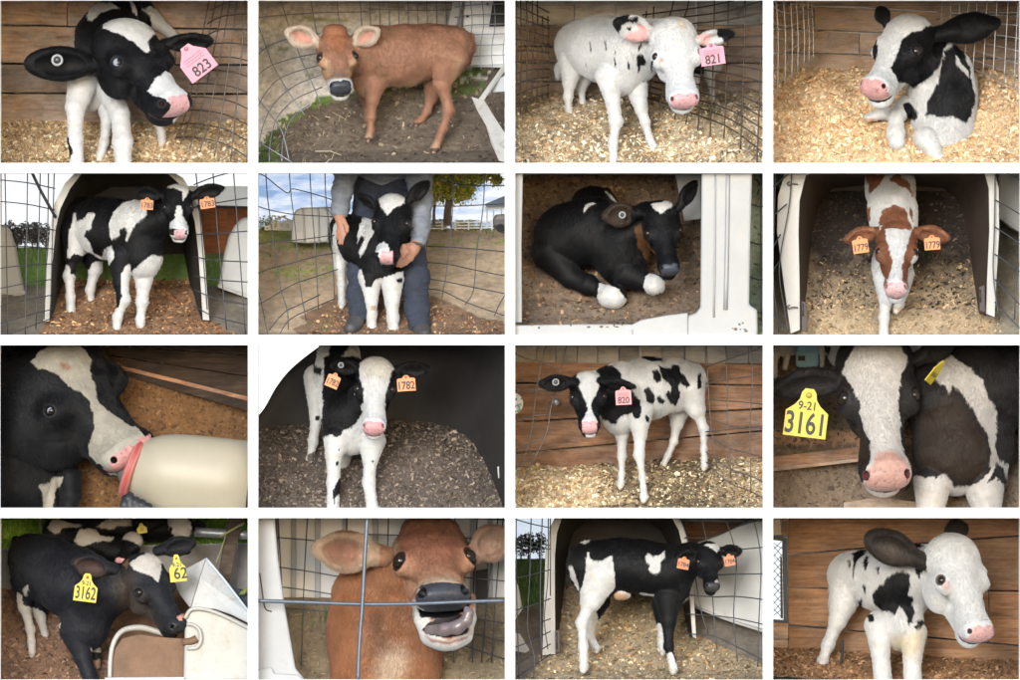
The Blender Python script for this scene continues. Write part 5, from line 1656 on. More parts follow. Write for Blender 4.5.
    # wire ring
    L = [[(44, -15, 210), (52, 110, 205), (68, 230, 200), (82, 340, 190), (105, 480, 175), (130, 560, 165), (136, 640, 160)], [(136, -15, 260), (146, 110, 255), (160, 220, 248), (170, 330, 240), (180, 460, 232), (205, 600, 225)],
         [(218, -15, 320), (226, 130, 315), (238, 280, 308), (246, 400, 300), (254, 560, 292)], [(278, -15, 380), (284, 130, 375), (305, 300, 368), (318, 520, 360)], [(0, 420, 130), (30, 540, 120), (50, 640, 110), (70, 690, 108)],
         [(x0, 18, 180), (40, 30, 200), (90, 70, 240), (132, 98, 262), (150, 82, 270), (200, 92, 300), (270, 112, 360), (320, 128, 390)], [(x0, 145, 170), (60, 165, 210), (150, 182, 260), (240, 188, 320), (320, 192, 390)], [(x0, 302, 160), (70, 290, 200), (160, 285, 250), (240, 275, 310), (330, 262, 380)],
         [(x0, 425, 150), (60, 398, 190), (140, 378, 240), (240, 350, 300), (320, 335, 370)], [(x0, 550, 140), (70, 510, 170), (150, 462, 220), (240, 430, 290), (330, 400, 360)], [(60, 640, 150), (120, 570, 180), (180, 540, 220), (260, 500, 290)], [(80, 690, 130), (140, 600, 170), (230, 555, 240), (320, 515, 330)]]
    wires(c, 'bent dark wire fence left of the held calf', L, 2.2, M_WIREDARK)
    L = [[(696, -15, 460), (690, 200, 455), (675, 400, 448)], [(790, -15, 420), (782, 200, 412), (765, 380, 402), (742, 515, 392)], [(914, -15, 340), (905, 160, 332), (880, 330, 322), (868, 480, 312), (835, 540, 306)], [(x1, 470, 220), (970, 540, 240), (950, 585, 250)],
         [(690, 148, 460), (790, 150, 415), (900, 145, 340), (x1, 140, 240)], [(680, 308, 455), (770, 312, 405), (880, 320, 325), (x1, 332, 235)], [(672, 372, 450), (765, 380, 402), (870, 402, 318), (x1, 430, 225)], [(680, 436, 445), (755, 448, 398), (860, 470, 312), (x1, 500, 222)], [(680, 478, 442), (745, 486, 393), (850, 535, 308), (x1, 590, 220)], [(690, -10, 460), (790, 60, 420), (x1, 70, 250)]]
    wires(c, 'bent dark wire fence right of the held calf', L, 2.2, M_WIREDARK)
    # person
    pr = empty('person', W(c, (530, 655, 420)), 'person in a grey sweatshirt and dark jeans standing behind the calf and holding it', 'person')
    SK = (0.30, 0.150, 0.098)
    b = Solid(c)
    b.chain('skin', [(520, -40, 560, 40), (510, 60, 560, 44)], 20)
    b.chain('skin', [(480, 60, 555, 40), (418, 400, 350, 28), (410, 560, 262, 22)], 20)
    b.chain('skin', [(555, 60, 555, 40), (632, 400, 330, 30), (655, 610, 245, 22)], 20)
    b.chain('skin', [(440, -30, 480, 34), (365, 20, 440, 26), (345, 120, 400, 24), (338, 190, 350, 20), (342, 215, 335, 19)], 14)
    for q, (e1, e2) in enumerate((((352, 262, 322), (352, 298, 320)), ((343, 266, 326), (338, 296, 328)), ((360, 250, 322), (366, 282, 318)), ((334, 250, 332), (330, 276, 336)))):
        b.chain('skin', [(344, 216, 333, 13), (*e1, 9), (*e2, 7.5)], 5)
    b.chain('skin', [(352, 205, 325, 11), (366, 232, 312, 9), (368, 250, 308, 7.5)], 5)
    b.chain('skin', [(600, -30, 470, 36), (655, 60, 400, 30), (660, 200, 320, 28), (648, 290, 250, 22), (628, 322, 225, 26)], 14)
    for q, (e0, e1, e2) in enumerate((((610, 330, 205), (585, 345, 175), (566, 372, 150)), ((612, 345, 208), (590, 362, 180), (568, 384, 156)), ((618, 356, 212), (598, 374, 190), (580, 386, 170)), ((628, 338, 215), (600, 330, 185), (586, 352, 160)))):
        b.chain('skin', [(632, 320, 225, 16), (*e0, 13), (*e1, 11), (*e2, 9)], 6)
    b.chain('skin', [(618, 308, 220, 14), (592, 312, 190, 12), (580, 330, 170, 10)], 6)
    b.build('body', mat_attr('skin', 0.55, 0.1, 60, var=0.12), pr, 3.6, SK)
    sw = Solid(c)
    sw.chain('s', [(450, -40, 520, 70), (500, 0, 540, 90), (560, -20, 520, 80)], 24)
    sw.chain('s', [(430, -40, 500, 46), (362, 10, 440, 44), (348, 90, 405, 38), (340, 160, 365, 31), (338, 178, 358, 28)], 16)
    sw.chain('s', [(600, -40, 480, 50), (652, 40, 410, 48), (662, 130, 350, 42), (655, 230, 285, 38), (650, 285, 255, 30)], 16)
    sw.build('sweatshirt', mat_plain('grey_cotton', (0.15, 0.165, 0.195), 0.9, 0.22, 9.0, bump=0.5), pr, 3.4, folds=4.5)
    je = Solid(c)
    je.chain('s', [(475, -30, 590, 80), (475, 60, 555, 78), (455, 200, 480, 66), (420, 400, 350, 48), (412, 500, 295, 40), (412, 575, 262, 37)], 24)
    je.chain('s', [(555, -30, 590, 80), (555, 60, 555, 78), (600, 250, 440, 66), (634, 430, 320, 54), (645, 560, 262, 44), (652, 620, 245, 42)], 24)
    je.build('jeans', mat_plain('dark_denim', (0.020, 0.025, 0.040), 0.9, 0.4, 8.0, bump=0.5), pr, 3.4, folds=4.5)
    for pts in ([(410, 590, 262, 31), (396, 618, 240, 31), (382, 634, 205, 28)], [(655, 628, 245, 33), (664, 646, 220, 33), (672, 660, 190, 28)]):
        bo = Solid(c); bo.chain('s', pts, 14); bo.build('boot', mat_plain('boot_leather', (0.045, 0.04, 0.042), 0.6, 0.2), pr, 3.6)
    tube(c, 'wristband', [(628, 296, 222), (652, 300, 212), (672, 312, 235)], 6, mat_plain('dark_void', (0.04, 0.037, 0.035), 0.8, 0.1), pr, 3)
    k = Calf(c, BLACK)
    k.S = 30
    k.chain('body', [(480, 330, 280, 88), (430, 300, 340, 90), (385, 270, 390, 78), (360, 245, 420, 64)], 30)
    k.ell('body', (505, 400, 260), (82, 72, 70), None, 26)
    k.chain('body', [(510, 300, 270, 80), (540, 240, 230, 75)], 26)
    k.leg([(458, 430, 240, 50), (462, 530, 228, 34), (463, 580, 225, 29), (466, 690, 222, 31)])
    k.leg([(545, 425, 230, 52), (546, 530, 220, 38), (548, 590, 216, 32), (553, 690, 212, 33)])
    k.leg([(345, 290, 400, 52), (338, 390, 385, 30), (344, 460, 375, 22), (347, 540, 365, 21)], hoof=(0.42, 0.38, 0.33))
    k.leg([(380, 330, 430, 45), (382, 420, 420, 26), (378, 470, 410, 20), (378, 518, 400, 20)], hoof=(0.42, 0.38, 0.33))
    k.head((552, 100, 230), (524, 345, 45), (-0.05, -0.25, -1.0), W_=1.0, M_=0.98)
    k.ear((482, 150, 225), (406, 102, 240), 56, (-0.3, 0.8, -0.6), cup=0.6); k.ear((610, 128, 225), (692, 52, 235), 66, (0.3, 0.4, -0.9), cup=0.7)
    P = k.patch; Wt = WHITE
    P(Wt, [(408, 260), (425, 200), (440, 182), (468, 200), (474, 250), (455, 290), (435, 330), (420, 350), (412, 330), (428, 300), (436, 270), (420, 265), (408, 300)], ['body'], 3)
    P(Wt, [(310, 230), (345, 190), (362, 180), (350, 210), (356, 230), (352, 270), (358, 330), (400, 360), (400, 420), (395, 560), (310, 560)], ['body', 'leg'], 3, dmin=325)
    P(Wt, [(398, 395), (425, 400), (440, 470), (465, 470), (480, 440), (530, 425), (590, 405), (590, 440), (590, 700), (430, 700)], ['body', 'leg'], 3, dmax=320)
    P(BLACK, [(562, 440), (586, 430), (584, 452), (566, 454)], ['leg', 'body'], 2)
    P((0.30, 0.22, 0.15), [(460, 545), (480, 545), (476, 565), (462, 560)], ['leg'], 2)
    P(Wt, [(492, 118), (505, 98), (540, 84), (570, 88), (598, 108), (602, 122), (580, 145), (548, 165), (530, 188), (515, 170), (500, 150)], ['head'], 3)
    P(Wt, [(480, 330), (485, 308), (512, 290), (530, 300), (536, 330), (535, 385), (500, 385), (508, 362), (490, 352)], ['head'], 2)
    nosecol(k, (0.48, 0.275, 0.28), (0.012, 0.01, 0.01)); k.padw = 0.085
    P(BLACK, [(555, 340), (600, 320), (600, 400), (545, 380)], ['head'], 2)
    return k.build('black and white calf with a white forehead patch held by a person', group='calves', furlen=8)

def cell7():
    c = 7
    x0, x1, y0, y1 = bounds(c, 4.5)
    g = Ground(c, [(0, 672), (60, 640), (200, 590), (330, 520), (480, 360), (760, 0)], amp=9, nscale=70)
    g.build(M_BED, colf=lambda x, y, d: np.where((x > 900)[:, None], np.array((0.38, 0.40, 0.26)), np.array((0.16, 0.118, 0.085))) * (1 + 0.3 * fbm(np.stack([x / 45, d / 45, y / 60], -1), 4))[:, None])
    g.flakes(9000, 11, [lin('#94785c'), lin('#765d46'), lin('#58463a')], 'brown wood shavings inside the hutch with the lying black calf', region=lambda x, d: x < 760)
    g.flakes(1600, 14, [lin('#9a8468'), lin('#7a6850'), lin('#b8a890')], 'pale litter outside the hutch at the right', name='litter', cat='litter', region=lambda x, d: x > 940)
    g.blades(5000, 20, [(0.26, 0.40, 0.15), (0.34, 0.46, 0.2)], 'green grass outside the hutch of the lying black calf', region=lambda x, d: (x > 955) & (fbm(np.stack([x / 30, d / 50, 0 * x], -1)) > -0.1))
    h = empty('calf_hutch', W(c, (480, 660, 60)), 'pale plastic hutch doorway framing the lying black calf', 'hutch')
    M_HP = mat_plain('pale_hutch', (0.262, 0.264, 0.264), 0.4, 0.05, 3.0, dirt=(0.36, 0.31, 0.25), dirt_amt=0.3)
    prism(c, 'left_jamb', [(x0, y0), (52, y0), (46, 300), (48, 612), (x0, 612)], 60, 110, M_HP, h, 0.012)
    prism(c, 'right_panel', [(757, y0), (958, y0), (950, 300), (946, 540), (978, 562), (980, 668), (690, 668), (700, 585), (735, 572), (752, 552)], 50, 100, M_HP, h, 0.02)
    prism(c, 'sill', [(x0, 622), (300, 617), (484, 618), (520, 600), (620, 582), (704, 572), (704, 668), (x0, 668)], 40, 95, M_HP, h, 0.012)
    tube(c, 'ridge', [(862, y0, 50), (858, 300, 48), (852, 560, 48)], 9, M_HP, h, 3)
    tube(c, 'ridge', [(812, y0, 49), (810, 300, 47), (806, 590, 46)], 4, M_HP, h, 3)
    tube(c, 'sill_seam', [(484, 640, 38), (484, 662, 38)], 3, mat_plain('grey_plastic', (0.30, 0.30, 0.31), 0.5, 0.1), h, 1)
    prism(c, 'lintel', [(48, y0), (760, y0), (760, 26), (110, 24), (48, 30)], 70, 500, M_HUTCHSHADE, h)
    prism(c, 'inner_wall', [(650, y0), (757, y0), (757, 200), (690, 210)], 560, 600, M_HP, h, 0.01)
    vs, fs = uvsphere(10, 6)
    for i in range(16):
        link('mud_splash', mesh_np('mud_splash', W(c, vs * np.array((rng.uniform(3, 9), rng.uniform(2, 6), 2.5)) + np.array(((rng.uniform(60, 450), rng.uniform(620, 632), 40) if i < 9 else (rng.uniform(880, 950), rng.uniform(610, 650), 49)))), fs), mat_plain('mud', (0.12, 0.09, 0.065), 0.9, 0.2), h, True)
    L = [[(994, y0 + 3, 300), (992, 300, 290), (994, 660, 280)]] + [[(950, y, 320), (985, y + 12, 300), (1006, y + 10, 290)] for y in (140, 290, 430, 560)]
    wires(c, 'thin wire fence outside at the right of the pale hutch', L, 2.6, M_WIREDARK)
    k = Calf(c, BLACK)
    k.S = 90
    k.ell('body', (235, 275, 420), (140, 135, 130), None, 40)
    k.ell('body', (330, 250, 380), (150, 140, 120), None, 40)
    k.ell('body', (325, 140, 500), (82, 68, 70), None, 30)
    k.ell('body', (440, 330, 330), (110, 135, 100), None, 36)
    k.chain('body', [(460, 270, 310, 90), (550, 210, 270, 78)], 30)
    k.leg([(170, 330, 390, 90), (240, 430, 350, 62), (310, 462, 320, 58), (370, 490, 290, 44), (400, 505, 278, 42)])
    k.leg([(470, 420, 290, 70), (540, 450, 260, 50), (575, 462, 250, 48)])
    k.ell('leg', (405, 508, 262), (58, 48, 46), None, 12); k.ell('leg', (572, 460, 240), (42, 42, 40), None, 12)
    k.chain('body', [(380, 90, 480, 12), (405, 115, 470, 9), (425, 135, 465, 8)], 6)
    k.head((592, 128, 260), (636, 398, 110), (0.10, -0.25, -1.0), W_=1.0, M_=0.85)
    k.ear((505, 175, 250), (366, 192, 235), 100, (0.1, 0.2, -1.0), cup=0.7); k.ear((672, 150, 270), (738, 48, 285), 66, (0.5, 0.2, -0.8), cup=0.5)
    P = k.patch
    P(WHITE, [(342, 530), (350, 490), (352, 455), (390, 460), (430, 480), (462, 520), (455, 550), (400, 565), (350, 545)], ['leg'], 3)
    P(WHITE, [(528, 470), (535, 435), (552, 415), (590, 430), (615, 450), (612, 490), (550, 510)], ['leg'], 3)
    P(WHITE, [(290, 165), (300, 142), (325, 134), (345, 142), (320, 148), (302, 165), (298, 178)], ['body'], 2)
    P(WHITE, [(370, 85), (380, 90), (430, 132), (418, 138)], ['body'], 1)
    P(WHITE, [(556, 140), (600, 132), (620, 120), (638, 130), (640, 150), (600, 178), (575, 165)], ['head'], 2)
    P((0.10, 0.045, 0.018), [(490, 230), (515, 220), (535, 280), (580, 340), (580, 375), (540, 360), (505, 300)], ['head', 'body'], 4)
    P((0.035, 0.024, 0.018), [(350, 120), (480, 120), (480, 260), (350, 260)], ['ear'], 3)
    P((0.30, 0.17, 0.13), [(535, 118), (560, 105), (560, 130), (540, 150)], ['head', 'ear'], 2)
    nosecol(k, (0.045, 0.05, 0.065), (0.008, 0.008, 0.009))
    r = k.build('black calf with white feet lying inside the pale hutch', group='calves', furlen=8)
    ear_button(c, r, (444, 185, 195), 17, (0, 0, -1), (0.24, 0.24, 0.245))
    return r

def cell8():
    c = 8
    x0, x1, y0, y1 = bounds(c, 4.5)
    g = Ground(c, [(0, 690), (165, 672), (250, 590), (400, 450), (600, 250), (790, 80)], amp=9, nscale=60)
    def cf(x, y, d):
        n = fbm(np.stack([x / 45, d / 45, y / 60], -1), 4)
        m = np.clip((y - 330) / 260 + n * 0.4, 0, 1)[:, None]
        col = np.array((0.030, 0.023, 0.019)) * (1 - m) + np.array((0.32, 0.245, 0.16)) * m  # dark end is the hutch's inside shade put into the bedding colour
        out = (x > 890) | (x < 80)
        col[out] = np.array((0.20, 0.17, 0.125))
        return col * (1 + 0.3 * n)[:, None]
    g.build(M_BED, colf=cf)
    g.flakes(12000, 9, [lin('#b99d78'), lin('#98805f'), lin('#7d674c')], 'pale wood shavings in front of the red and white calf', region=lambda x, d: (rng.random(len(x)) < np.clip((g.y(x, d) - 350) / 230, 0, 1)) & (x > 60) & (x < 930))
    g.flakes(8000, 9, [lin('#473b32'), lin('#33291f'), lin('#5d4f42'), lin('#241d19')], 'shade-darkened bedding inside the hutch behind the red and white calf', region=lambda x, d: (x > 100) & (x < 880) & (g.y(x, d) < 560))  # flake colours darkened to carry the shade inside the hutch
    inner = [(128, 640), (126, 450), (122, 250), (126, 130), (150, 30), (200, -40), (400, -60), (600, -60), (800, -40), (855, 10), (874, 80), (876, 250), (868, 420), (862, 575)]
    outer = [(90, 655), (62, 450), (36, 250), (40, 110), (70, 10), (170, -70), (400, -90), (600, -90), (830, -70), (895, 0), (914, 80), (916, 250), (906, 420), (898, 590)]
    hutch(c, 'white arched hutch mouth round the walking red and white calf', inner, outer, 215, 880, (0.74, 0.8), back_ctr=(420, 560), rim=40, shaded_inside=mat_plain('brown_hutch_shade', (0.042, 0.025, 0.016), 0.7, 0.3, 4.0))  # brown inside walls darkened, with the interior shade in their colour
    for pl, lb in (([(133, 525), (150, 530), (158, 600), (152, 650), (134, 645)], 'dark latch block at the left foot of the 1779 hutch'), ([(835, 470), (858, 462), (860, 570), (838, 565)], 'dark latch block at the right foot of the 1779 hutch')):
        lt = empty('latch_block', W(c, (pl[0][0], pl[-1][1], 205)), lb, 'latch')
        prism(c, 'plate', pl, 190, 215, mat_plain('latch_brown', (0.030, 0.02, 0.015), 0.6, 0.1), lt, 0.004)
        tube(c, 'pin', [(pl[0][0] + 4, pl[0][1] + 10, 188), (pl[0][0] + 6, pl[0][1] + 60, 187)], 4, mat_plain('latch_brown', (0.030, 0.02, 0.015), 0.6, 0.1), lt, 1)
    for yy, lb in ((62, 'upper rusty hook on the left rim of the 1779 hutch'), (550, 'lower rusty hook on the left rim of the 1779 hutch')):
        hk = empty('hook', W(c, (98, yy, 205)), lb, 'hook', 'rusty hooks')
        tube(c, 'shank', [(118, yy + 2, 200), (100, yy, 196), (84, yy + 6, 194), (78, yy - 2, 194), (86, yy - 10, 195)], 3.0, M_WIRE, hk, 4)
    h = far_hutch(c, 'white hutch behind the wire at the right of the 1779 hutch', [(912, y0), (x1, y0), (x1, 262), (960, 235), (910, 190)], 520, 800)
    L = [[(30, y0 + 2, 180), (24, 250, 175), (20, 430, 170), (44, 650, 165)], [(96, y0 + 2, 195), (84, 150, 190), (54, 320, 185), (46, 430, 183), (66, 560, 182), (80, 650, 182)], [(x0, 90, 150), (60, 40, 180), (100, y0 + 4, 200)], [(x0, 205, 150), (75, 142, 190)], [(x0, 345, 150), (50, 262, 185)], [(x0, 560, 140), (50, 612, 170), (58, 650, 172)], [(x0, 430, 150), (45, 370, 180)]]
    wires(c, 'dark wire loops left of the 1779 hutch', L, 2.8, M_WIREDARK)
    L = [[(900, y0 + 2, 200), (896, 250, 195), (892, 420, 190), (915, 600, 185)], [(x1 - 2, 300, 120), (985, 430, 125), (975, 600, 130)]]
    for a, b_ in ((-5, 45), (125, 182), (232, 300), (340, 410), (440, 545), (530, 640)):
        L.append([(898, a, 198), (945, a + (b_ - a) * .45, 160), (x1 - 2, b_ + 10, 110)])
    wires(c, 'dark wire panel right of the 1779 hutch', L, 2.8, M_WIREDARK)
    RED = (0.155, 0.062, 0.032)
    k = Calf(c, WHITE)
    k.S = 60
    k.chain('body', [(485, -10, 560, 92), (487, 80, 460, 92), (495, 170, 350, 92), (505, 240, 290, 88)], 26)
    k.ell('body', (492, 380, 290), (80, 95, 75), None, 28)
    k.leg([(465, 430, 240, 50), (468, 520, 215, 38), (460, 590, 205, 27), (459, 690, 200, 32)])
    k.leg([(535, 420, 270, 48), (532, 490, 262, 34), (518, 540, 255, 28), (512, 552, 250, 26)], hoof=(0.42, 0.33, 0.25))
    k.head((512, 205, 270), (506, 470, 50), (0.0, -0.2, -1.0), W_=0.98, M_=0.86, eye=0.9, rim=RED)
    k.ear((440, 248, 270), (302, 284, 255), 74, (0.0, 0.45, -1.0), cup=0.9); k.ear((580, 248, 270), (720, 276, 255), 74, (0.0, 0.45, -1.0), cup=0.9)
    P = k.patch
    P(RED, [(395, 20), (470, 20), (455, 50), (430, 85), (405, 95)], ['body'], 4); P(RED, [(480, 40), (510, 15), (560, 60), (572, 110), (545, 80), (500, 55)], ['body'], 4)
    P(RED, [(445, 200), (455, 165), (500, 145), (545, 160), (560, 210), (570, 240), (440, 240)], ['body', 'head'], 4)
    P(RED, [(388, 190), (398, 150), (408, 150), (408, 200), (395, 215)], ['body'], 3); P(RED, [(560, 150), (575, 170), (575, 210), (560, 190)], ['body'], 3)
    P(RED, [(280, 200), (445, 200), (445, 340), (280, 340)], ['ear']); P(RED, [(575, 200), (740, 200), (740, 320), (575, 320)], ['ear'])
    P((0.30, 0.14, 0.08), [(305, 282), (340, 250), (420, 232), (425, 245), (350, 262)], ['ear'], 2); P((0.30, 0.14, 0.08), [(610, 232), (690, 245), (722, 270), (690, 262), (640, 245)], ['ear'], 2)
    P(RED, [(395, 230), (445, 205), (460, 240), (478, 320), (495, 360), (480, 430), (455, 470), (440, 420), (425, 430), (410, 400), (400, 340)], ['head'], 4)
    P(RED, [(572, 210), (600, 240), (590, 330), (570, 370), (555, 420), (550, 480), (530, 450), (530, 390), (545, 330), (565, 260)], ['head'], 4)
    P(WHITE, [(420, 410), (440, 400), (450, 440), (435, 455)], ['head'], 3)
    P((0.17, 0.10, 0.09), [(455, 455), (470, 440), (480, 470), (465, 485)], ['head'], 2); P((0.17, 0.10, 0.09), [(545, 440), (556, 455), (548, 480), (535, 470)], ['head'], 2)
    nosecol(k, (0.50, 0.31, 0.31), (0.22, 0.10, 0.09))
    r = k.build('red and white calf with two orange 1779 tags walking out of the hutch', group='calves', furlen=9)
    OR = (0.58, 0.165, 0.035)
    ear_tag(c, r, (366, 305, 170), 62, 62, -8, OR, [('1779', 0, 0.16, 26)], 'square')
    ear_tag(c, r, (650, 296, 170), 62, 54, -4, OR, [('1779', 0, 0.16, 27)], 'square')
    return r
def cell9():
    c = 9
    x0, x1, y0, y1 = bounds(c, 4.5)
    MB_ = mat_wood('dim_barn_wood', (0.018, 0.011, 0.007), (0.042, 0.026, 0.016), (0.075, 0.05, 0.032), blotch=0.5)  # wood darkened, the barn's dim light is put into the colour
    w = empty('plank_wall', W(c, (690, 240, 560)), 'dark brown plank wall at the upper right behind the feeding bottle', 'plank wall')
    ys = [(-20, 5), (8, 80), (84, 150), (153, 225)]
    for i, ((a, b), (a2, b2)) in enumerate((((y0, 20), (y0, 60)), ((23, 58), (63, 145)), ((61, 92), (148, 232)))):
        prism(c, 'plank', [(418, a), (x1, a2), (x1, b2), (418, b)], [610, 420, 420, 610], [640, 450, 450, 640], MB_, w, 0.004)
    prism(c, 'post', [(348, y0), (420, y0), (420, 95), (348, 110)], 600, 660, MB_, w, 0.004)
    w2 = empty('plank_wall', W(c, (90, 60, 640)), 'dark brown boards at the upper left behind the bottle fed calf', 'plank wall')
    for i, xx in enumerate((x0, 60, 125, 190, 270)):
        slab(c, 'board', [(xx + 1, y0, 640), (xx + 62, y0, 640), (xx + 62, 130, 640), (xx + 1, 130, 640)], 20, MB_, w2, 0.003)
    lg = empty('ledge_board', W(c, (700, 250, 430)), 'worn brown ledge board along the foot of the dark wall behind the bottle', 'board')
    prism(c, 'board', [(412, 92), (520, 112), (x1, 228), (x1, 246), (520, 128), (412, 106)], [590, 540, 380, 380, 540, 590], [615, 560, 400, 400, 560, 615], M_WOODRED, lg, 0.006)
    prism(c, 'riser', [(412, 107), (520, 129), (x1, 247), (x1, 285), (520, 150), (412, 122)], [595, 545, 385, 385, 545, 595], [615, 560, 400, 400, 560, 615], MB_, lg, 0.003)
    g = Ground(c, [(0, 690), (310, 684), (350, 480), (400, 280), (450, 150), (500, 90)], amp=7, nscale=60)
    g.build(M_BED, colf=flatcol((0.115, 0.055, 0.019), 0.35))  # sawdust colours also lowered to stand for the dim light
    g.flakes(9000, 9, [(0.13, 0.063, 0.023), (0.095, 0.046, 0.017), (0.16, 0.085, 0.036), (0.06, 0.031, 0.013)], 'orange brown sawdust on the floor behind the bottle', name='sawdust', cat='sawdust', tilt=0.25)
    k = Calf(c, BLACK)
    k.S = 60
    k.chain('body', [(-60, 260, 430, 200), (60, 330, 380, 210), (60, 560, 380, 180)], 50)
    k.chain('body', [(60, 300, 380, 200), (190, 260, 340, 150)], 40)
    k.leg([(190, 520, 330, 60), (200, 620, 300, 55), (215, 690, 290, 50)])
    k.leg([(270, 540, 260, 50), (275, 610, 240, 58), (260, 690, 235, 50)])
    k.head((195, 5, 270), (548, 435, 120), (0.36, -0.45, -0.80), W_=1.5, M_=0.98, J_=1.3, eyes='r', eye=0.66)
    k.chain('head', [(40, 200, 380, 150), (130, 330, 340, 155), (235, 400, 290, 105)], 80)
    k.eye_look = (0.3, 0.5, -0.8); k.eye_white = 0.38
    k.ear((165, 60, 330), (120, -30, 360), 90, (0.3, 0, 1.0), cup=0.4); k.ear((370, 75, 350), (452, 170, 400), 60, (0.4, 0, 1.0), cup=0.4)
    P = k.patch
    Wt = (0.27, 0.245, 0.20)  # blaze darkened for the dim barn light
    P(Wt, [(118, 85), (150, 50), (200, 15), (260, -20), (310, 20), (355, 70), (352, 120), (370, 190), (378, 235), (430, 285), (480, 320), (540, 345), (590, 400), (560, 470), (470, 540), (430, 530), (395, 495), (345, 450), (348, 395), (372, 350), (362, 290), (350, 240), (310, 200), (270, 180), (230, 140), (185, 118), (150, 112)], ['head'], 4)
    P((0.34, 0.35, 0.38), [(360, 535), (450, 545), (475, 560), (440, 600), (390, 590)], ['head'], 3)
    P((0.22, 0.12, 0.07), [(232, 88), (250, 88), (275, 108), (270, 122), (240, 105)], ['head'], 3, soft=6)
    P(Wt, [(150, 570), (190, 560), (205, 535), (250, 540), (215, 600), (200, 690), (175, 690), (165, 610)], ['leg', 'body'], 4, dmax=330)
    nosecol(k, (0.40, 0.20, 0.185), (0.012, 0.008, 0.008))
    r = k.build('black calf with a cream blaze drinking from a white bottle', group='calves', furlen=12)
    e = k.H
    # the rolled eye shows a pale blue crescent
    # bottle
    b = empty('feeding_bottle', W(c, (740, 660, 200)), 'large cream feeding bottle with a pink collar at the calf\'s mouth', 'bottle')
    def lathe(name, prof, mat, cx=(480, 512, 150), ax=(1.0, 0.075, -0.12), n=40):
        ax = nrm(ax); u = nrm(np.cross(ax, (0, 0, 1))); w_ = np.cross(ax, u)
        v = []
        for (t, r_) in prof:
            for i in range(n):
                a = 2 * math.pi * i / n
                v.append(np.array(cx) + ax * t + r_ * (u * math.cos(a) + w_ * math.sin(a)))
        m = len(prof)
        f = [(j * n + i, j * n + (i + 1) % n, (j + 1) * n + (i + 1) % n, (j + 1) * n + i) for j in range(m - 1) for i in range(n)]
        v = np.array(v)
        v[:, 0] = np.minimum(v[:, 0], x1); v[:, 1] = np.minimum(v[:, 1], y1); v[:, 2] = np.maximum(v[:, 2], 3)
        me = mesh_py(name, W(c, v), f + [tuple(range(n)), tuple((m - 1) * n + i for i in range(n))]); fixn(me)
        return link(name, me, mat, b, True)
    axb = (1.0, 0.11, -0.05); cxb = (505, 508, 200)
    lathe('bottle_shell', [(0, 90), (18, 96), (45, 114), (80, 134), (120, 149), (170, 158), (240, 162), (360, 163), (480, 163)], mat_plain('cream_plastic', (0.30, 0.262, 0.19), 0.5, 0.05, 2.0), cxb, axb)  # cream lowered to suit the dim barn light
    pk = mat_plain('pink_rubber', (0.33, 0.11, 0.09), 0.5, 0.06)
    axr = (0.94, 0.34, -0.10)
    col = lathe('collar', [(-4, 70), (-4, 112), (6, 119), (26, 119), (34, 112), (34, 70)], pk, (506, 500, 200), axr)
    lathe('collar_groove', [(9, 120.5), (11, 121.5), (19, 121.5), (21, 120.5)], mat_plain('red_groove', (0.32, 0.05, 0.04), 0.5, 0.05), (506, 500, 200), axr)
    lathe('teat', [(-70, 14), (-60, 24), (-30, 40), (0, 76)], mat_plain('grey_rubber', (0.10, 0.09, 0.085), 0.5, 0.05), (500, 500, 200), (0.9, 0.35, 0))
    # gloved hand
    p = empty('person', W(c, (540, 660, 90)), 'black gloved fingertips gripping the bottle from below the frame', 'person')
    gl = Solid(c)
    gl.chain('g', [(560, 700, 60, 40), (548, 690, 55, 34)], 10)
    for a, e_ in (((505, 625, 40), (512, 612, 46)), ((530, 640, 34), (535, 630, 38)), ((556, 650, 30), (560, 640, 34)), ((580, 662, 30), (584, 655, 34))):
        gl.chain('g', [(545, 695, 48, 22), (a[0] + 6, a[1] + 30, a[2], 19), (*a, 18), (*e_, 15)], 7)
    gl.chain('g', [(500, 690, 50, 20), (488, 650, 46, 17), (492, 622, 50, 14)], 7)
    gl.build('body', mat_plain('black_glove', (0.012, 0.012, 0.013), 0.55, 0.1), p, 3.4)
    return r

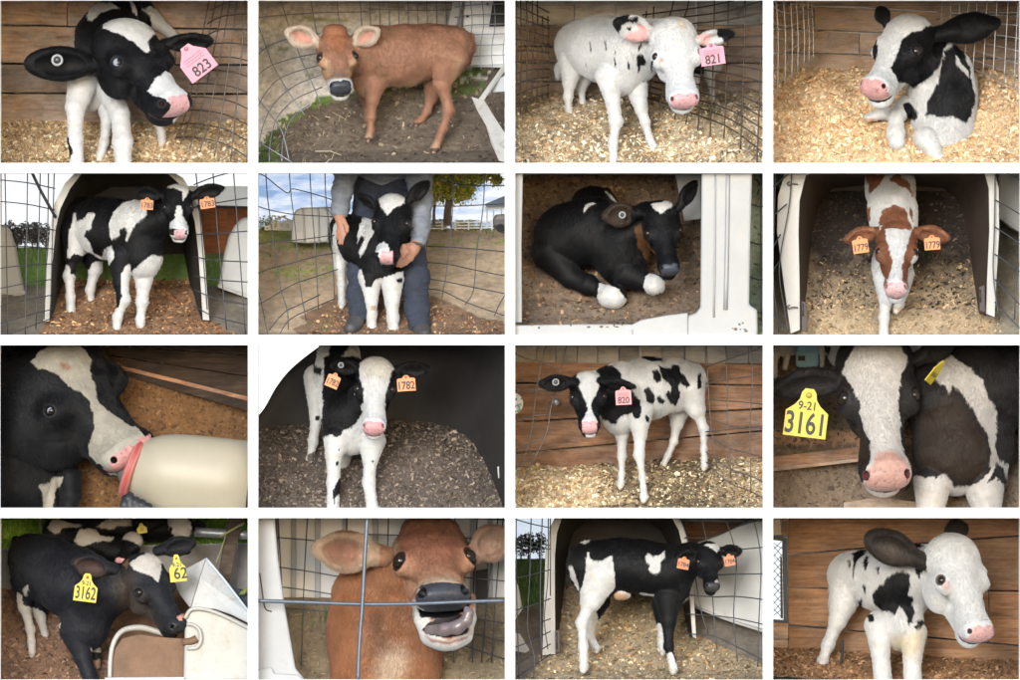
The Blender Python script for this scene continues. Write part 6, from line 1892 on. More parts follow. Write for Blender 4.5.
def cell10():
    c = 10
    x0, x1, y0, y1 = bounds(c, 4.5)
    sky_panel(c, [(x0, y0), (500, y0), (500, 330), (x0, 330)], mat_emit('bright_sky', [(0.3, (0.5, 0.5, 0.5)), (0.7, (0.7, 0.7, 0.7))], (1, 1, 1), 1.0, 1.0))
    g = Ground(c, [(0, 690), (165, 676), (250, 600), (400, 480), (560, 380), (700, 320)], amp=14, nscale=70, mounds=((640, 480, 190, 140, 70), (60, 520, 110, 120, 30), (480, 330, 300, 120, 15)))
    g.build(M_BED, colf=flatcol((0.075, 0.06, 0.05), 0.3))
    g.flakes(15000, 9, [lin('#6e6054'), lin('#584c42'), lin('#42382f'), lin('#827568')], 'grey brown bedding heaped round the calf tagged 1782', tilt=0.45)
    # hutch seen from just inside: big dark curved wall open to the sky on the left
    h = empty('calf_hutch', W(c, (560, 600, 400)), 'huge dark hutch interior curving over the calf tagged 1782', 'hutch')
    arc = [(x0, 318), (40, 270), (85, 190), (135, 125), (200, 68), (278, 14), (330, y0)]
    M_L2 = mat_plain('charcoal_hutch_shade', (0.018, 0.015, 0.0145), 0.7, 0.3, 3.0)  # hutch wall seen from inside, shade put into its dark colour
    n = len(arc)
    # curved back wall and right wall as one swept sheet
    pts = []; prof = []
    wall = [(xx, 800 - 0.0 * xx) for xx in ()]
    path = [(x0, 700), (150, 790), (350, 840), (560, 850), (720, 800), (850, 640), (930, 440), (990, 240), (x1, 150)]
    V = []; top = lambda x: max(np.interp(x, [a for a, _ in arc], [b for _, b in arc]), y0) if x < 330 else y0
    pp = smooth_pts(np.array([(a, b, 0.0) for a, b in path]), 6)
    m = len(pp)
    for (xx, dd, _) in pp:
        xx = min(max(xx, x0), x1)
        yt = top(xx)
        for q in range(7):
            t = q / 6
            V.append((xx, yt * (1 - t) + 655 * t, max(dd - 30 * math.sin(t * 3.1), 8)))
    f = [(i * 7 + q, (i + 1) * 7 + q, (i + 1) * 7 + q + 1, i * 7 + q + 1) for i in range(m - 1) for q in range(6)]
    me = mesh_np('shaded_inside', W(c, np.array(V)), np.array(f))
    o = link('shaded_inside', me, M_L2, h, True)
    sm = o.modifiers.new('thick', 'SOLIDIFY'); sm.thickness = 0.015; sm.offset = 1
    tube(c, 'rim', [(a, b + 3, d_) for (a, b), d_ in zip(arc, (700, 735, 770, 785, 800, 820, 835))], 5, M_HUTCHSHADE, h, 4)
    prism(c, 'pale_scuff', [(956, 500), (965, 495), (968, 540), (960, 545)], 318, 322, M_PLASTIC, h)
    k = Calf(c, WHITE)
    k.S = 60
    k.chain('body', [(345, 290, 270, 82), (345, 220, 360, 88), (330, 130, 470, 88), (330, 60, 560, 82)], 26)
    k.ell('body', (385, 360, 270), (108, 90, 80), None, 30)
    k.chain('body', [(390, 300, 265, 85), (440, 230, 220, 70)], 26)
    k.leg([(330, 390, 240, 66), (312, 450, 220, 44), (312, 560, 210, 36), (308, 690, 205, 36)])
    k.leg([(460, 400, 235, 60), (456, 470, 215, 40), (450, 560, 208, 33), (468, 690, 202, 38)])
    k.leg([(250, 150, 520, 60), (245, 300, 480, 36), (230, 400, 460, 26), (218, 470, 450, 20), (205, 565, 438, 28)], hoof=(0.34, 0.30, 0.25))
    k.leg([(350, 430, 420, 40), (350, 520, 410, 22), (360, 600, 400, 24)], hoof=(0.34, 0.30, 0.25))
    k.head((478, 66, 225), (470, 340, 40), (0.0, -0.2, -1.0), W_=0.98, M_=0.92)
    k.ear((415, 110, 240), (300, 100, 250), 62, (0.0, 0.5, -1.0), cup=0.7); k.ear((545, 120, 240), (696, 112, 250), 72, (0.0, 0.5, -1.0), cup=0.7)
    P = k.patch
    P(BLACK, [(275, 60), (430, 70), (440, 250), (400, 330), (360, 350), (330, 380), (300, 370), (270, 385), (270, 260)], ['body', 'leg'], 4)
    P(BLACK, [(225, 60), (245, 50), (240, 100), (270, 110), (262, 135), (235, 125)], ['body', 'leg'], 3); P(BLACK, [(300, 10), (375, 10), (350, 60), (290, 90)], ['body'], 3)
    P(BLACK, [(238, 300), (258, 298), (254, 318), (240, 316)], ['leg'], 2)
    P((0.10, 0.085, 0.07), [(205, 450), (236, 440), (232, 478), (210, 485)], ['leg'], 3)
    for pl in ([(327, 430), (337, 428), (335, 440)], [(320, 478), (334, 476), (332, 492), (322, 494)], [(458, 472), (470, 472), (468, 486)], [(325, 560), (345, 522), (353, 550), (345, 590), (320, 620), (316, 650), (305, 600)]):
        P(BLACK, pl, ['leg'], 2, dmax=330)
    P(BLACK, [(270, 60), (430, 60), (430, 180), (270, 180)], ['ear']); P(BLACK, [(540, 60), (710, 60), (710, 200), (540, 200)], ['ear'])
    P(BLACK, [(385, 100), (415, 90), (415, 150), (432, 190), (428, 250), (405, 270), (395, 230), (390, 160)], ['head'], 3); P(BLACK, [(540, 120), (570, 110), (560, 220), (525, 290), (515, 300), (515, 220), (530, 170)], ['head'], 3)
    P((0.40, 0.37, 0.33), [(420, 75), (450, 60), (500, 60), (540, 80), (530, 150), (430, 150)], ['head'], 3, soft=14)
    P((0.50, 0.27, 0.27), [(436, 345), (505, 345), (490, 378), (440, 376)], ['head'], 2)
    nosecol(k, (0.47, 0.245, 0.25), (0.24, 0.10, 0.10))
    r = k.build('white faced calf tagged 1782 standing in grey bedding', group='calves', furlen=9)
    ear_button(c, r, (341, 99, 190), 14, (0, 0, -1), (0.22, 0.225, 0.23))
    OR = (0.52, 0.18, 0.06)
    ear_tag(c, r, (310, 160, 170), 52, 56, 22, OR, [('1782', 0, 0.12, 24)], 'square')
    ear_tag(c, r, (598, 172, 170), 72, 58, -4, OR, [('1782', -0.02, 0.14, 30)], 'square')
    return r

def cell12():
    c = 12
    x0, x1, y0, y1 = bounds(c, 4.5)
    g = Ground(c, [(0, 690), (380, 682), (440, 560), (540, 420), (680, 190), (785, 60)], amp=7, nscale=50)
    def cf(x, y, d):
        n = fbm(np.stack([x / 45, d / 45, y / 40], -1), 4)
        col = np.tile(np.array((0.15, 0.108, 0.075)), (len(x), 1))
        col[(y > 355 + n * 10) & (y < 415 + n * 12)] = (0.34, 0.20, 0.12)
        return col * (1 + 0.35 * n)[:, None]
    g.build(M_DIRT, colf=cf)
    g.flakes(6000, 10, [(0.12, 0.085, 0.055), (0.085, 0.06, 0.04), (0.20, 0.145, 0.095)], 'crumbly brown dirt behind the calf tagged 3161', name='dirt_crumbs', cat='dirt', tilt=0.3)
    rl = empty('wooden_rail', W(c, (190, 520, 300)), 'brown wooden rail across the dirt left of the 3161 calf', 'rail')
    prism(c, 'board', [(x0, 462), (380, 418), (390, 462), (x0, 505)], [500, 480, 480, 500], [530, 510, 510, 530], M_WOODRED, rl, 0.006)
    prism(c, 'lower_lip', [(x0, 505), (390, 462), (392, 476), (x0, 520)], [505, 485, 485, 505], [530, 510, 510, 530], M_WOOD, rl, 0.004)
    r2 = empty('wooden_beam', W(c, (440, 660, 180)), 'pale wooden beam low behind the chin of the 3161 calf', 'rail')
    prism(c, 'board', [(300, 640), (440, 618), (600, 640), (600, 680), (300, 680)], 400, 430, M_WOOD, r2, 0.006)
    b = empty('blue_barrel', W(c, (150, 110, 800)), 'pale blue barrel in the far yard at the upper left', 'barrel')
    mb = mat_plain('blue_plastic', (0.22, 0.42, 0.52), 0.5, 0.1)
    prism(c, 'shell', [(112, y0), (205, y0), (205, 95), (196, 108), (120, 108), (112, 95)], 820, 880, mb, b, 0.02)
    prism(c, 'label', [(122, 62), (150, 62), (150, 82), (122, 82)], 814, 819, mat_plain('dark_void', (0.04, 0.037, 0.035), 0.8, 0.1), b)
    prism(c, 'hoop', [(110, 48), (207, 48), (207, 54), (110, 54)], 815, 822, mb, b, 0.003)
    for (xs, lb, seed) in ((45, 'white calf legs in the far yard left of the blue barrel', 1), (265, 'black and white calf in the far yard right of the blue barrel', 2)):
        q = Calf(c, (0.36, 0.34, 0.31)); q.S = 0
        if seed == 1:
            q.chain('body', [(20, -10, 780, 60), (60, 10, 770, 55)], 20); q.leg([(30, 40, 760, 24), (28, 100, 750, 16), (30, 140, 745, 16)]); q.leg([(75, 30, 770, 22), (78, 70, 765, 15), (70, 110, 760, 14)])
            q.patch((0.03, 0.022, 0.016), [(x0, 0), (30, 0), (28, 40), (x0, 40)], ['body'])
        else:
            q.chain('body', [(235, 10, 740, 36), (300, 20, 730, 50)], 20); q.leg([(215, 30, 740, 18), (216, 75, 735, 11), (216, 112, 730, 11)]); q.ell('body', (285, 60, 720), (45, 45, 40), None, 16)
            q.patch((0.02, 0.017, 0.015), [(225, 20), (250, 25), (245, 60), (225, 50)], ['body']); q.patch((0.02, 0.017, 0.015), [(280, 70), (340, 40), (340, 130), (280, 130)], ['body'])
        q.build(lb, group='calves', h=5, fur=0.6, furlen=7)
    DK = (0.0145, 0.0118, 0.011); DB = (0.026, 0.0165, 0.011); Wt = (0.385, 0.355, 0.325)
    k = Calf(c, DK)
    k.S = 60
    k.chain('body', [(700, 230, 380, 170), (850, 170, 480, 200), (1000, 160, 560, 190)], 50)
    k.ell('body', (740, 430, 330), (170, 180, 130), None, 50)
    k.ell('body', (880, 420, 420), (90, 180, 110), None, 40)
    k.leg([(650, 560, 290, 80), (640, 680, 270, 70)]); k.leg([(850, 560, 330, 90), (870, 690, 320, 70)])
    k.head((420, -40, 300), (472, 545, 45), (0.08, -0.2, -1.0), W_=1.03, M_=0.97, J_=1.0, nosr=1.25, eye=0.95, rim=(0.012, 0.01, 0.01))
    k.ear((320, 150, 290), (8, 195, 250), 135, (0.05, 0.35, -1.0), cup=0.7); k.ear((600, 70, 330), (745, -10, 330), 110, (0.3, 0.5, -0.9), cup=0.6)
    P = k.patch
    P(Wt, [(640, 130), (690, 70), (720, 58), (800, 110), (850, 165), (870, 220), (902, 260), (905, 320), (895, 420), (905, 460), (950, 490), (950, 570), (925, 500), (900, 480), (890, 520), (860, 560), (810, 600), (945, 640), (945, 690), (570, 690), (580, 590), (610, 560), (650, 560), (690, 530), (720, 570), (770, 580), (830, 560), (875, 520), (880, 450), (870, 390), (840, 330), (800, 260), (760, 200), (725, 175), (715, 215), (700, 180), (660, 160)], ['body', 'leg'], 4)
    P(DB, [(600, 300), (720, 200), (790, 280), (850, 370), (870, 470), (830, 550), (760, 560), (690, 520), (620, 550), (600, 480)], ['body'], 6, soft=25)
    P(Wt, [(345, 15), (520, 15), (545, 60), (545, 100), (522, 150), (515, 230), (520, 300), (522, 400), (540, 450), (575, 520), (582, 580), (540, 620), (440, 625), (380, 605), (372, 560), (390, 490), (405, 470), (400, 400), (370, 330), (355, 230), (320, 160), (290, 130), (315, 70)], ['head'], 4)
    P(DB, [(360, 330), (400, 420), (400, 470), (370, 500), (330, 380)], ['head'], 5, soft=16)
    P((0.37, 0.215, 0.17), [(430, 440), (490, 435), (540, 470), (565, 520), (570, 570), (520, 600), (440, 600), (390, 570), (385, 520), (420, 480)], ['head'], 4, soft=10)
    P((0.13, 0.09, 0.07), [(450, 570), (530, 565), (520, 590), (460, 592)], ['head'], 9)
    P((0.40, 0.35, 0.30), [(380, 560), (440, 600), (540, 600), (580, 560), (560, 640), (400, 640)], ['head'], 4, soft=8)
    P(Wt, [(570, 535), (620, 540), (660, 540), (700, 530), (735, 572), (800, 590), (860, 560), (900, 540), (935, 580), (945, 700), (565, 700)], ['body', 'leg'], 6)
    nosecol(k, (0.36, 0.205, 0.165), (0.085, 0.03, 0.03))
    r = k.build('large calf with a broad white blaze and a yellow 3161 tag in close up', group='calves', furlen=12, h=5)
    YL = (0.44, 0.325, 0.010)
    ear_tag(c, r, (152, 300, 150), 168, 165, 7, YL, [('3161', 0.0, 0.20, 84), ('9-21', 0.0, -0.24, 32)], 'maxi')
    ear_tag(c, r, (660, 130, 170), 70, 96, 38, YL, [('3161', 0.0, 0.1, 20)], 'plain', yaw=66)
    return r
def cell13():
    c = 13
    x0, x1, y0, y1 = bounds(c, 4.5)
    g = Ground(c, [(0, 690), (270, 682), (350, 620), (410, 572), (470, 500), (560, 380), (600, 310)], amp=9, nscale=50)
    g.build(M_DIRT, colf=flatcol((0.17, 0.095, 0.06), 0.4))
    g.flakes(7000, 12, [(0.20, 0.115, 0.07), (0.13, 0.075, 0.048), (0.27, 0.17, 0.11), (0.09, 0.06, 0.045)], 'lumpy reddish dirt under the calf tagged 3162', name='dirt_crumbs', cat='dirt', tilt=0.4, region=lambda x, d: x < 450)
    far = Ground(c, [(640, 150), (660, 140), (790, 20)], amp=3)
    far.build(mat_attr('lawn', 0.9, 0.5, 60, var=0.3), name='lawn', nx=60, nd=20, colf=flatcol((0.30, 0.52, 0.10), 0.3))
    far.blades(7000, 14, [(0.34, 0.60, 0.10), (0.42, 0.66, 0.14), (0.25, 0.45, 0.08)], 'sunlit green lawn beyond the concrete wall')
    sky_panel(c, [(x0, y0), (x1, y0), (x1, 40), (x0, 40)], mat_emit('warm_sky', [(0.3, (0.4, 0.36, 0.28)), (0.7, (0.46, 0.43, 0.36))], (1, 1, 1), 1.0, 1.0))
    w = empty('concrete_wall', W(c, (480, 310, 640)), 'low grey concrete wall behind the group of calves', 'wall')
    mc = mat_plain('concrete', (0.27, 0.25, 0.235), 0.9, 0.15, 6.0, bump=0.3)
    prism(c, 'wall', [(x0, 152), (x1, 128), (x1, 310), (x0, 318)], 700, 725, mc, w, 0.008)
    prism(c, 'coping', [(x0, 146), (x1, 122), (x1, 129), (x0, 153)], 690, 730, mat_plain('pale_coping', (0.33, 0.36, 0.40), 0.8, 0.1), w, 0.006)
    pg = empty('metal_rail', W(c, (900, 105, 560)), 'grey metal pipe rail at the upper right of the 3162 calf', 'rail')
    tube(c, 'pipe', [(780, 78, 600), (880, 84, 580), (x1 - 4, 90, 560)], 20, mat_plain('grey_metal', (0.35, 0.36, 0.38), 0.4, 0.1, metal=0.6), pg, 3, 12)
    tube(c, 'pipe', [(154, y0 + 3, 720), (156, 40, 715), (158, 64, 712)], 6, mat_plain('grey_metal', (0.35, 0.36, 0.38), 0.4, 0.1, metal=0.6), tag(empty('metal_post', W(c, (158, 64, 712))), 'thin grey metal post on the lawn at the upper left', 'post'), 3, 8)
    po = empty('wooden_post', W(c, (910, 300, 560)), 'dark wooden post behind the white drum', 'post')
    prism(c, 'timber', [(920, y0), (975, y0), (965, 60), (918, 290), (868, 275), (905, 80)], 520, 560, mat_wood('post_wood', (0.055, 0.04, 0.03), (0.11, 0.08, 0.06), (0.19, 0.145, 0.11)), po, 0.008)
    tube(c, 'strap', [(880, 98, 500), (920, 75, 495), (980, 42, 500)], 5, mat_plain('straw_rope', (0.28, 0.26, 0.12), 0.9, 0.2), po, 3)
    tube(c, 'rope', [(905, 92, 505), (885, 150, 500), (862, 210, 500)], 3, mat_plain('straw_rope', (0.28, 0.26, 0.12), 0.9, 0.2), po, 3)
    # tub, drum and brown box
    dr = empty('white_drum', W(c, (870, 672, 160)), 'large dirty white plastic drum at the lower right', 'drum')
    MW = mat_plain('drum_plastic', (0.32, 0.305, 0.275), 0.45, 0.06, 3.0, dirt=(0.24, 0.19, 0.13), dirt_amt=0.55)
    MWT = mat_plain('tub_plastic', (0.33, 0.34, 0.35), 0.45, 0.06, 3.0, dirt=(0.22, 0.15, 0.09), dirt_amt=0.6)
    prism(c, 'drum_end', [(742, 430), (760, 392), (800, 384), (860, 394), (930, 420), (x1, 462), (x1, 678), (735, 678)], 130, 330, MW, dr, 0.03)
    tube(c, 'end_rim', [(742, 425, 126), (765, 390, 122), (810, 386, 120), (870, 402, 120), (935, 432, 120), (x1 - 4, 470, 120)], 8, MW, dr, 4, 8)
    tube(c, 'side_rim', [(752, 545, 124), (790, 540, 118), (806, 510, 116), (800, 470, 116), (775, 450, 120), (750, 448, 126)], 8, MW, dr, 4, 8)
    tb = empty('white_tub', W(c, (850, 430, 360)), 'upturned white plastic tub leaning behind the drum', 'tub')
    prism(c, 'front_face', [(690, 262), (730, 235), (825, 182), (800, 260), (762, 384), (720, 330)], [420, 400, 380, 350, 340, 380], [450, 430, 410, 380, 370, 410], MWT, tb, 0.008)
    prism(c, 'side_face', [(827, 182), (900, 270), (x1, 412), (x1, 455), (930, 412), (860, 388), (764, 384), (802, 260)], [380, 370, 350, 350, 350, 345, 340, 350], [410, 400, 380, 380, 380, 375, 370, 380], MWT, tb, 0.008)
    tube(c, 'lip', [(825, 184, 372), (900, 272, 362), (x1 - 3, 418, 342)], 5, mat_plain('tub_lip', (0.40, 0.46, 0.52), 0.5, 0.1), tb, 3)
    bx = empty('rusty_feed_box', W(c, (590, 672, 150)), 'rust brown feed box with pale rim below the calf\'s chin', 'box')
    MR = mat_plain('rust_brown', (0.13, 0.068, 0.034), 0.7, 0.3, 4.0, bump=0.3)
    prism(c, 'front_panel', [(452, 600), (462, 545), (490, 505), (560, 488), (640, 500), (742, 506), (735, 672), (452, 672)], 150, 200, MR, bx, 0.006)
    tube(c, 'rim', [(440, 668, 150), (442, 590, 152), (456, 520, 158), (492, 474, 170), (560, 462, 190), (630, 478, 200), (690, 500, 200)], [9, 9, 10, 11, 13, 12, 9], MW, bx, 5, 12)
    tube(c, 'spout', [(735, 520, 140), (770, 515, 130), (790, 505, 128)], 16, MR, bx, 3, 10)
    prism(c, 'base_lip', [(420, 662), (740, 660), (740, 678), (420, 678)], 120, 160, MWT, bx, 0.004)
    cb = empty('blue_tarp_edge', W(c, (970, 400, 420)), 'dark crumpled sheet edge beside the tub at the right edge', 'sheet')
    prism(c, 'sheet', [(925, 292), (x1, 340), (x1, 405), (972, 372)], 430, 450, mat_plain('dark_denim2', (0.03, 0.035, 0.05), 0.8, 0.2), cb, 0.006)
    R = np.random.default_rng(4)
    gr = empty('weed', W(c, (970, 330, 400)), 'tuft of grass blades at the right edge behind the tub', 'weed')
    for i in range(8):
        tube(c, 'leaf', [(958 + i * 3, 330, 400), (975 + i * 3, 312 - i * 2, 395), (min(985 + i * 4, x1 - 3), 300 + i * 5, 390)], [2.5, 2, 0.6], mat_plain('weed_green', (0.14, 0.18, 0.05), 0.8, 0.2), gr, 3, 5)
    # calves behind
    q = Calf(c, BLACK); q.S = 0
    q.chain('body', [(215, 78, 640, 48), (320, 110, 620, 56), (450, 150, 590, 52), (500, 160, 570, 50)], 20)
    for pl in ([(185, 60), (205, 28), (245, 30), (320, 48), (325, 60), (250, 62), (220, 90)], [(295, 110), (315, 70), (345, 62), (380, 70), (400, 95), (455, 100), (440, 112), (390, 118), (340, 132), (310, 140)]):
        q.patch((0.40, 0.36, 0.31), pl, None, 3)
    q.build('black and white calf standing just behind the 3162 calf\'s back', group='calves', h=5, furlen=7)
    q = Calf(c, BLACK); q.S = 0
    q.chain('body', [(270, 40, 690, 34), (380, 50, 680, 42), (490, 60, 660, 48)], 20)
    q.head((535, 78, 560), (475, 190, 470), (-0.3, -0.5, -0.8), W_=1.1, M_=1.0, eyes='l')
    for pl in ([(385, 60), (420, 28), (480, 22), (530, 30), (525, 52), (490, 55), (470, 50), (440, 65)],): q.patch((0.40, 0.36, 0.31), pl, ['body'], 3)
    q.patch((0.42, 0.38, 0.34), [(465, 105), (490, 75), (540, 66), (585, 72), (592, 130), (570, 140), (540, 122), (500, 108)], ['head'], 3)
    q.build('black calf with a cream forehead behind the 3162 calf\'s neck', group='calves', h=5, furlen=7)
    q = Calf(c, BLACK); q.S = 0
    q.chain('body', [(600, 60, 690, 60), (690, 60, 670, 60)], 20)
    q.head((712, -5, 600), (745, 140, 500), (0.0, -0.3, -1.0), W_=1.15, M_=1.0, eyes='')
    q.ear((650, 35, 600), (528, 42, 590), 62, (0, 0.4, -1), cup=0.6); q.ear((765, 50, 600), (820, 58, 590), 50, (0, 0.4, -1), cup=0.6)
    q.patch((0.42, 0.38, 0.34), [(660, 25), (690, 15), (745, 15), (768, 50), (765, 85), (745, 108), (705, 108), (685, 80), (668, 55)], ['head'], 3)
    rr = q.build('black calf with a cream blaze and dark ears at the back of the group', group='calves', h=5, furlen=7)
    YL = (0.47, 0.36, 0.010)
    ear_tag(c, rr, (566, 66, 560), 40, 36, -10, YL, [('31', 0, 0.1, 12)], 'maxi')
    DK = (0.012, 0.0125, 0.016); DB = (0.040, 0.030, 0.024)
    k = Calf(c, DK)
    k.S = 60
    k.chain('body', [(110, 165, 480, 78), (170, 220, 430, 128), (290, 280, 350, 135), (380, 330, 290, 120)], 40)
    k.chain('body', [(390, 310, 280, 112), (470, 300, 230, 95)], 30)
    k.ell('body', (340, 450, 300), (100, 105, 80), None, 36)
    k.leg([(310, 480, 300, 78), (330, 580, 280, 48), (365, 680, 265, 44)]); k.leg([(380, 480, 360, 40), (383, 560, 355, 22), (384, 620, 350, 20)])
    k.leg([(95, 280, 480, 62), (95, 380, 470, 34), (118, 470, 460, 24), (122, 520, 455, 20), (125, 570, 450, 20)], hoof=(0.36, 0.30, 0.25)); k.leg([(140, 330, 540, 55), (160, 430, 530, 26), (175, 490, 525, 20), (186, 545, 518, 20)], hoof=(0.36, 0.30, 0.25))
    k.chain('body', [(60, 110, 500, 18), (48, 200, 505, 16), (60, 300, 505, 12)], 12)
    k.head((555, 165, 225), (738, 450, 110), (0.45, -0.35, -0.78), W_=1.12, M_=0.82, J_=1.1, eyes='r', eye=0.9)
    k.ear((445, 225, 215), (285, 200, 190), 100, (-0.1, 0.3, -1.0), cup=0.9); k.ear((640, 150, 290), (785, 118, 300), 82, (0.1, 0.3, -1.0), cup=0.8)
    P = k.patch
    Wt = (0.43, 0.40, 0.37)
    P((0.055, 0.034, 0.028), [(290, 185), (390, 185), (430, 250), (400, 285), (320, 240)], ['ear'], 4, soft=10)
    P(DB, [(440, 260), (520, 230), (560, 330), (640, 430), (640, 490), (560, 470), (480, 410)], ['head', 'body'], 5, soft=30)
    P(Wt, [(520, 205), (545, 180), (590, 158), (615, 155), (640, 185), (648, 215), (640, 255), (635, 278), (610, 258), (570, 240), (535, 232)], ['head'], 3)
    P((0.10, 0.06, 0.035), [(492, 205), (512, 185), (518, 205), (505, 225)], ['head', 'ear'], 3)
    P((0.42, 0.20, 0.15), [(710, 415), (735, 402), (748, 425), (762, 435), (755, 462), (732, 462)], ['head'], 2); P((0.45, 0.17, 0.16), [(705, 480), (740, 465), (770, 480), (765, 500), (720, 508)], ['head'], 2)
    P(Wt, [(62, 320), (85, 330), (90, 370), (140, 385), (200, 420), (230, 580), (80, 600)], ['leg'], 3); P(Wt, [(90, 300), (112, 285), (105, 330), (88, 335)], ['body', 'leg'], 2)
    P(Wt, [(225, 430), (245, 440), (240, 460), (225, 450)], ['body'], 2); P(Wt, [(360, 545), (400, 540), (400, 560), (370, 560)], ['leg'], 2); P((0.30, 0.17, 0.11), [(365, 590), (400, 590), (400, 640), (365, 640)], ['leg'], 3, dmin=320)
    nosecol(k, (0.018, 0.017, 0.018), (0.008, 0.007, 0.007))
    r = k.build('dark calf with a yellow 3162 tag reaching over a white drum', group='calves', furlen=9)
    ear_tag(c, r, (344, 308, 130), 92, 98, 7, YL, [('3162', 0, 0.17, 50), ('9-21', 0, -0.25, 17)], 'maxi')
    ear_tag(c, r, (712, 230, 200), 66, 94, -6, YL, [('62', 0.16, 0.17, 44), ('9-21', 0, -0.22, 17)], 'maxi')
    return r

def cell14():
    c = 14
    x0, x1, y0, y1 = bounds(c, 4.5)
    g = Ground(c, [(0, 690), (420, 684), (500, 560), (580, 430), (660, 340)], amp=6, nscale=50)
    g.build(M_DIRT, colf=flatcol((0.20, 0.155, 0.10), 0.35))
    g.flakes(4000, 14, [(0.26, 0.20, 0.13), (0.17, 0.13, 0.085), (0.34, 0.27, 0.18)], 'dry straw litter behind the licking tan calf', name='straw', cat='straw', wmin=0.06, wmax=0.2)
    g.blades(6000, 34, [(0.10, 0.16, 0.04), (0.14, 0.20, 0.05)], 'tuft of green grass left of the licking tan calf', region=lambda x, d: (np.abs(x - 240) < 75) & (np.abs(g.y(x, d) - 430) < 32), lean=0.3)
    w = empty('corrugated_wall', W(c, (300, 350, 780)), 'white ribbed metal wall behind the licking tan calf', 'wall')
    mw = mat_plain('white_sheet', (0.66, 0.65, 0.63), 0.5, 0.04, 3.0); mg = mat_plain('grey_rib', (0.33, 0.33, 0.34), 0.5, 0.05)
    edges = [95, 145, 165, 240, 262, 350, 372, 470, 492, 600, 625, 720, 745, 860, 885, 930, 950, x1]
    for i, (a, b) in enumerate(zip(edges[:-1], edges[1:])):
        slab(c, 'sheet_panel' if i % 2 == 0 else 'rib', [(a, y0, 780 if i % 2 == 0 else 768), (b, y0, 780 if i % 2 == 0 else 768), (b, 352, 780 if i % 2 == 0 else 768), (a, 352, 780 if i % 2 == 0 else 768)], 24, mw if i % 2 == 0 else mg, w, 0.004)
    dk = empty('doorway_shade_slab', W(c, (905, 405, 740)), 'dark opening in the wall just right of the tan calf\'s cheek', 'opening')
    prism(c, 'panel', [(872, 235), (932, 225), (930, 402), (872, 398)], 735, 760, mat_plain('dark_void', (0.04, 0.037, 0.035), 0.8, 0.1), dk)  # solid dark slab, its colour stands for the shade in the opening
    pl = empty('calf_hutch', W(c, (90, 668, 140)), 'grey white plastic hutch side at the left of the licking tan calf', 'hutch')
    mp = mat_plain('grey_white_plastic', (0.27, 0.275, 0.28), 0.45, 0.05, 3.0, dirt=(0.22, 0.19, 0.15), dirt_amt=0.3)
    prism(c, 'side_panel', [(x0, y0), (80, y0), (96, 180), (122, 370), (148, 520), (165, 620), (205, 668), (x0, 668)], 130, 230, mp, pl, 0.02)
    prism(c, 'flange', [(x0, 628), (70, 615), (80, 640), (170, 645), (205, 668), (x0, 668)], 112, 135, mp, pl, 0.01)
    tube(c, 'seam', [(22, 240, 128), (32, 310, 127), (44, 380, 127), (70, 394, 127)], 2.5, mat_plain('dark_void', (0.04, 0.037, 0.035), 0.8, 0.1), pl, 3)
    L = []
    for x, xb in ((92, 120), (212, 185), (368, 358), (535, 522), (760, 740), (890, 870), (975, 905), (995, 945), (800, 795)):
        L.append([(x, y0 + 2, 620), ((x + xb) / 2, 250, 600), (xb, 600 if x > 400 else 640, 560)])
    for a, b in ((100, 122), (218, 255), (296, 330), (380, 400)):
        L.append([(92, a, 625), (200, a + (b - a) * .4, 610), (330, b, 600)])
    for a, b in ((15, 30), (95, 110), (250, 275), (400, 445), (450, 520), (500, 590), (560, 640)):
        L.append([(360, a - 10, 620), (700, a, 600), (x1 - 2, b, 560)])
    wires(c, 'thin grey wire fence behind the licking tan calf', L, 2.6, M_WIREDARK)
    L = [[(452, y0 + 2, 30), (440, 200, 27), (432, 360, 25), (420, 520, 25), (413, y1 - 2, 25)], [(x0 + 2, 350, 38), (200, 356, 36), (430, 364, 35), (650, 362, 35), (850, 354, 35), (x1 - 2, 349, 37)]]
    wires(c, 'thick steel wire crossing in front of the licking tan calf', L, 8.2, mat_plain('steel_rod', (0.095, 0.11, 0.135), 0.4, 0.15, 20, metal=0.4))
    JB = (0.30, 0.160, 0.098); JR = (0.225, 0.10, 0.064); LT = (0.39, 0.28, 0.195)
    k = Calf(c, JB)
    k.S = 60
    k.chain('body', [(440, 330, 540, 130), (450, 480, 500, 150), (470, 700, 470, 165)], 50)
    k.chain('body', [(520, 300, 500, 120), (640, 240, 440, 130)], 50)
    k.chain('body', [(620, 420, 430, 105), (610, 560, 430, 125), (610, 700, 420, 130)], 40)
    k.head((690, 45, 520), (757, 300, 60), (0.02, -0.75, -0.65), W_=1.26, M_=1.05, J_=1.0, mouth=0.035, nosr=1.7, eo=(0.62, 0.42, 0.66), eye=1.15, rim=(0.02, 0.013, 0.01))
    k.ell('head', (700, 60, 500), (110, 50, 60), None, 40)
    k.ell('head', (765, 500, 150), (86, 52, 76), None, 30)
    k.chain('head', [(662, 350, 215, 30), (668, 420, 185, 28), (695, 488, 165, 36)], 26)
    k.chain('head', [(860, 340, 225, 22), (860, 420, 195, 22), (840, 488, 165, 34)], 24)
    k.padw = 0.165
    k.ear((500, 170, 420), (232, 140, 380), 170, (0.1, 0.15, -1.0), cup=0.9); k.ear((870, 170, 430), (1020, 70, 420), 150, (-0.2, 0.2, -1.0), cup=0.8)
    P = k.patch
    P((0.235, 0.105, 0.052), [(200, 200), (760, 200), (760, 700), (200, 700)], ['body'], 4)  # neck and body darker than the face, shade put into the coat
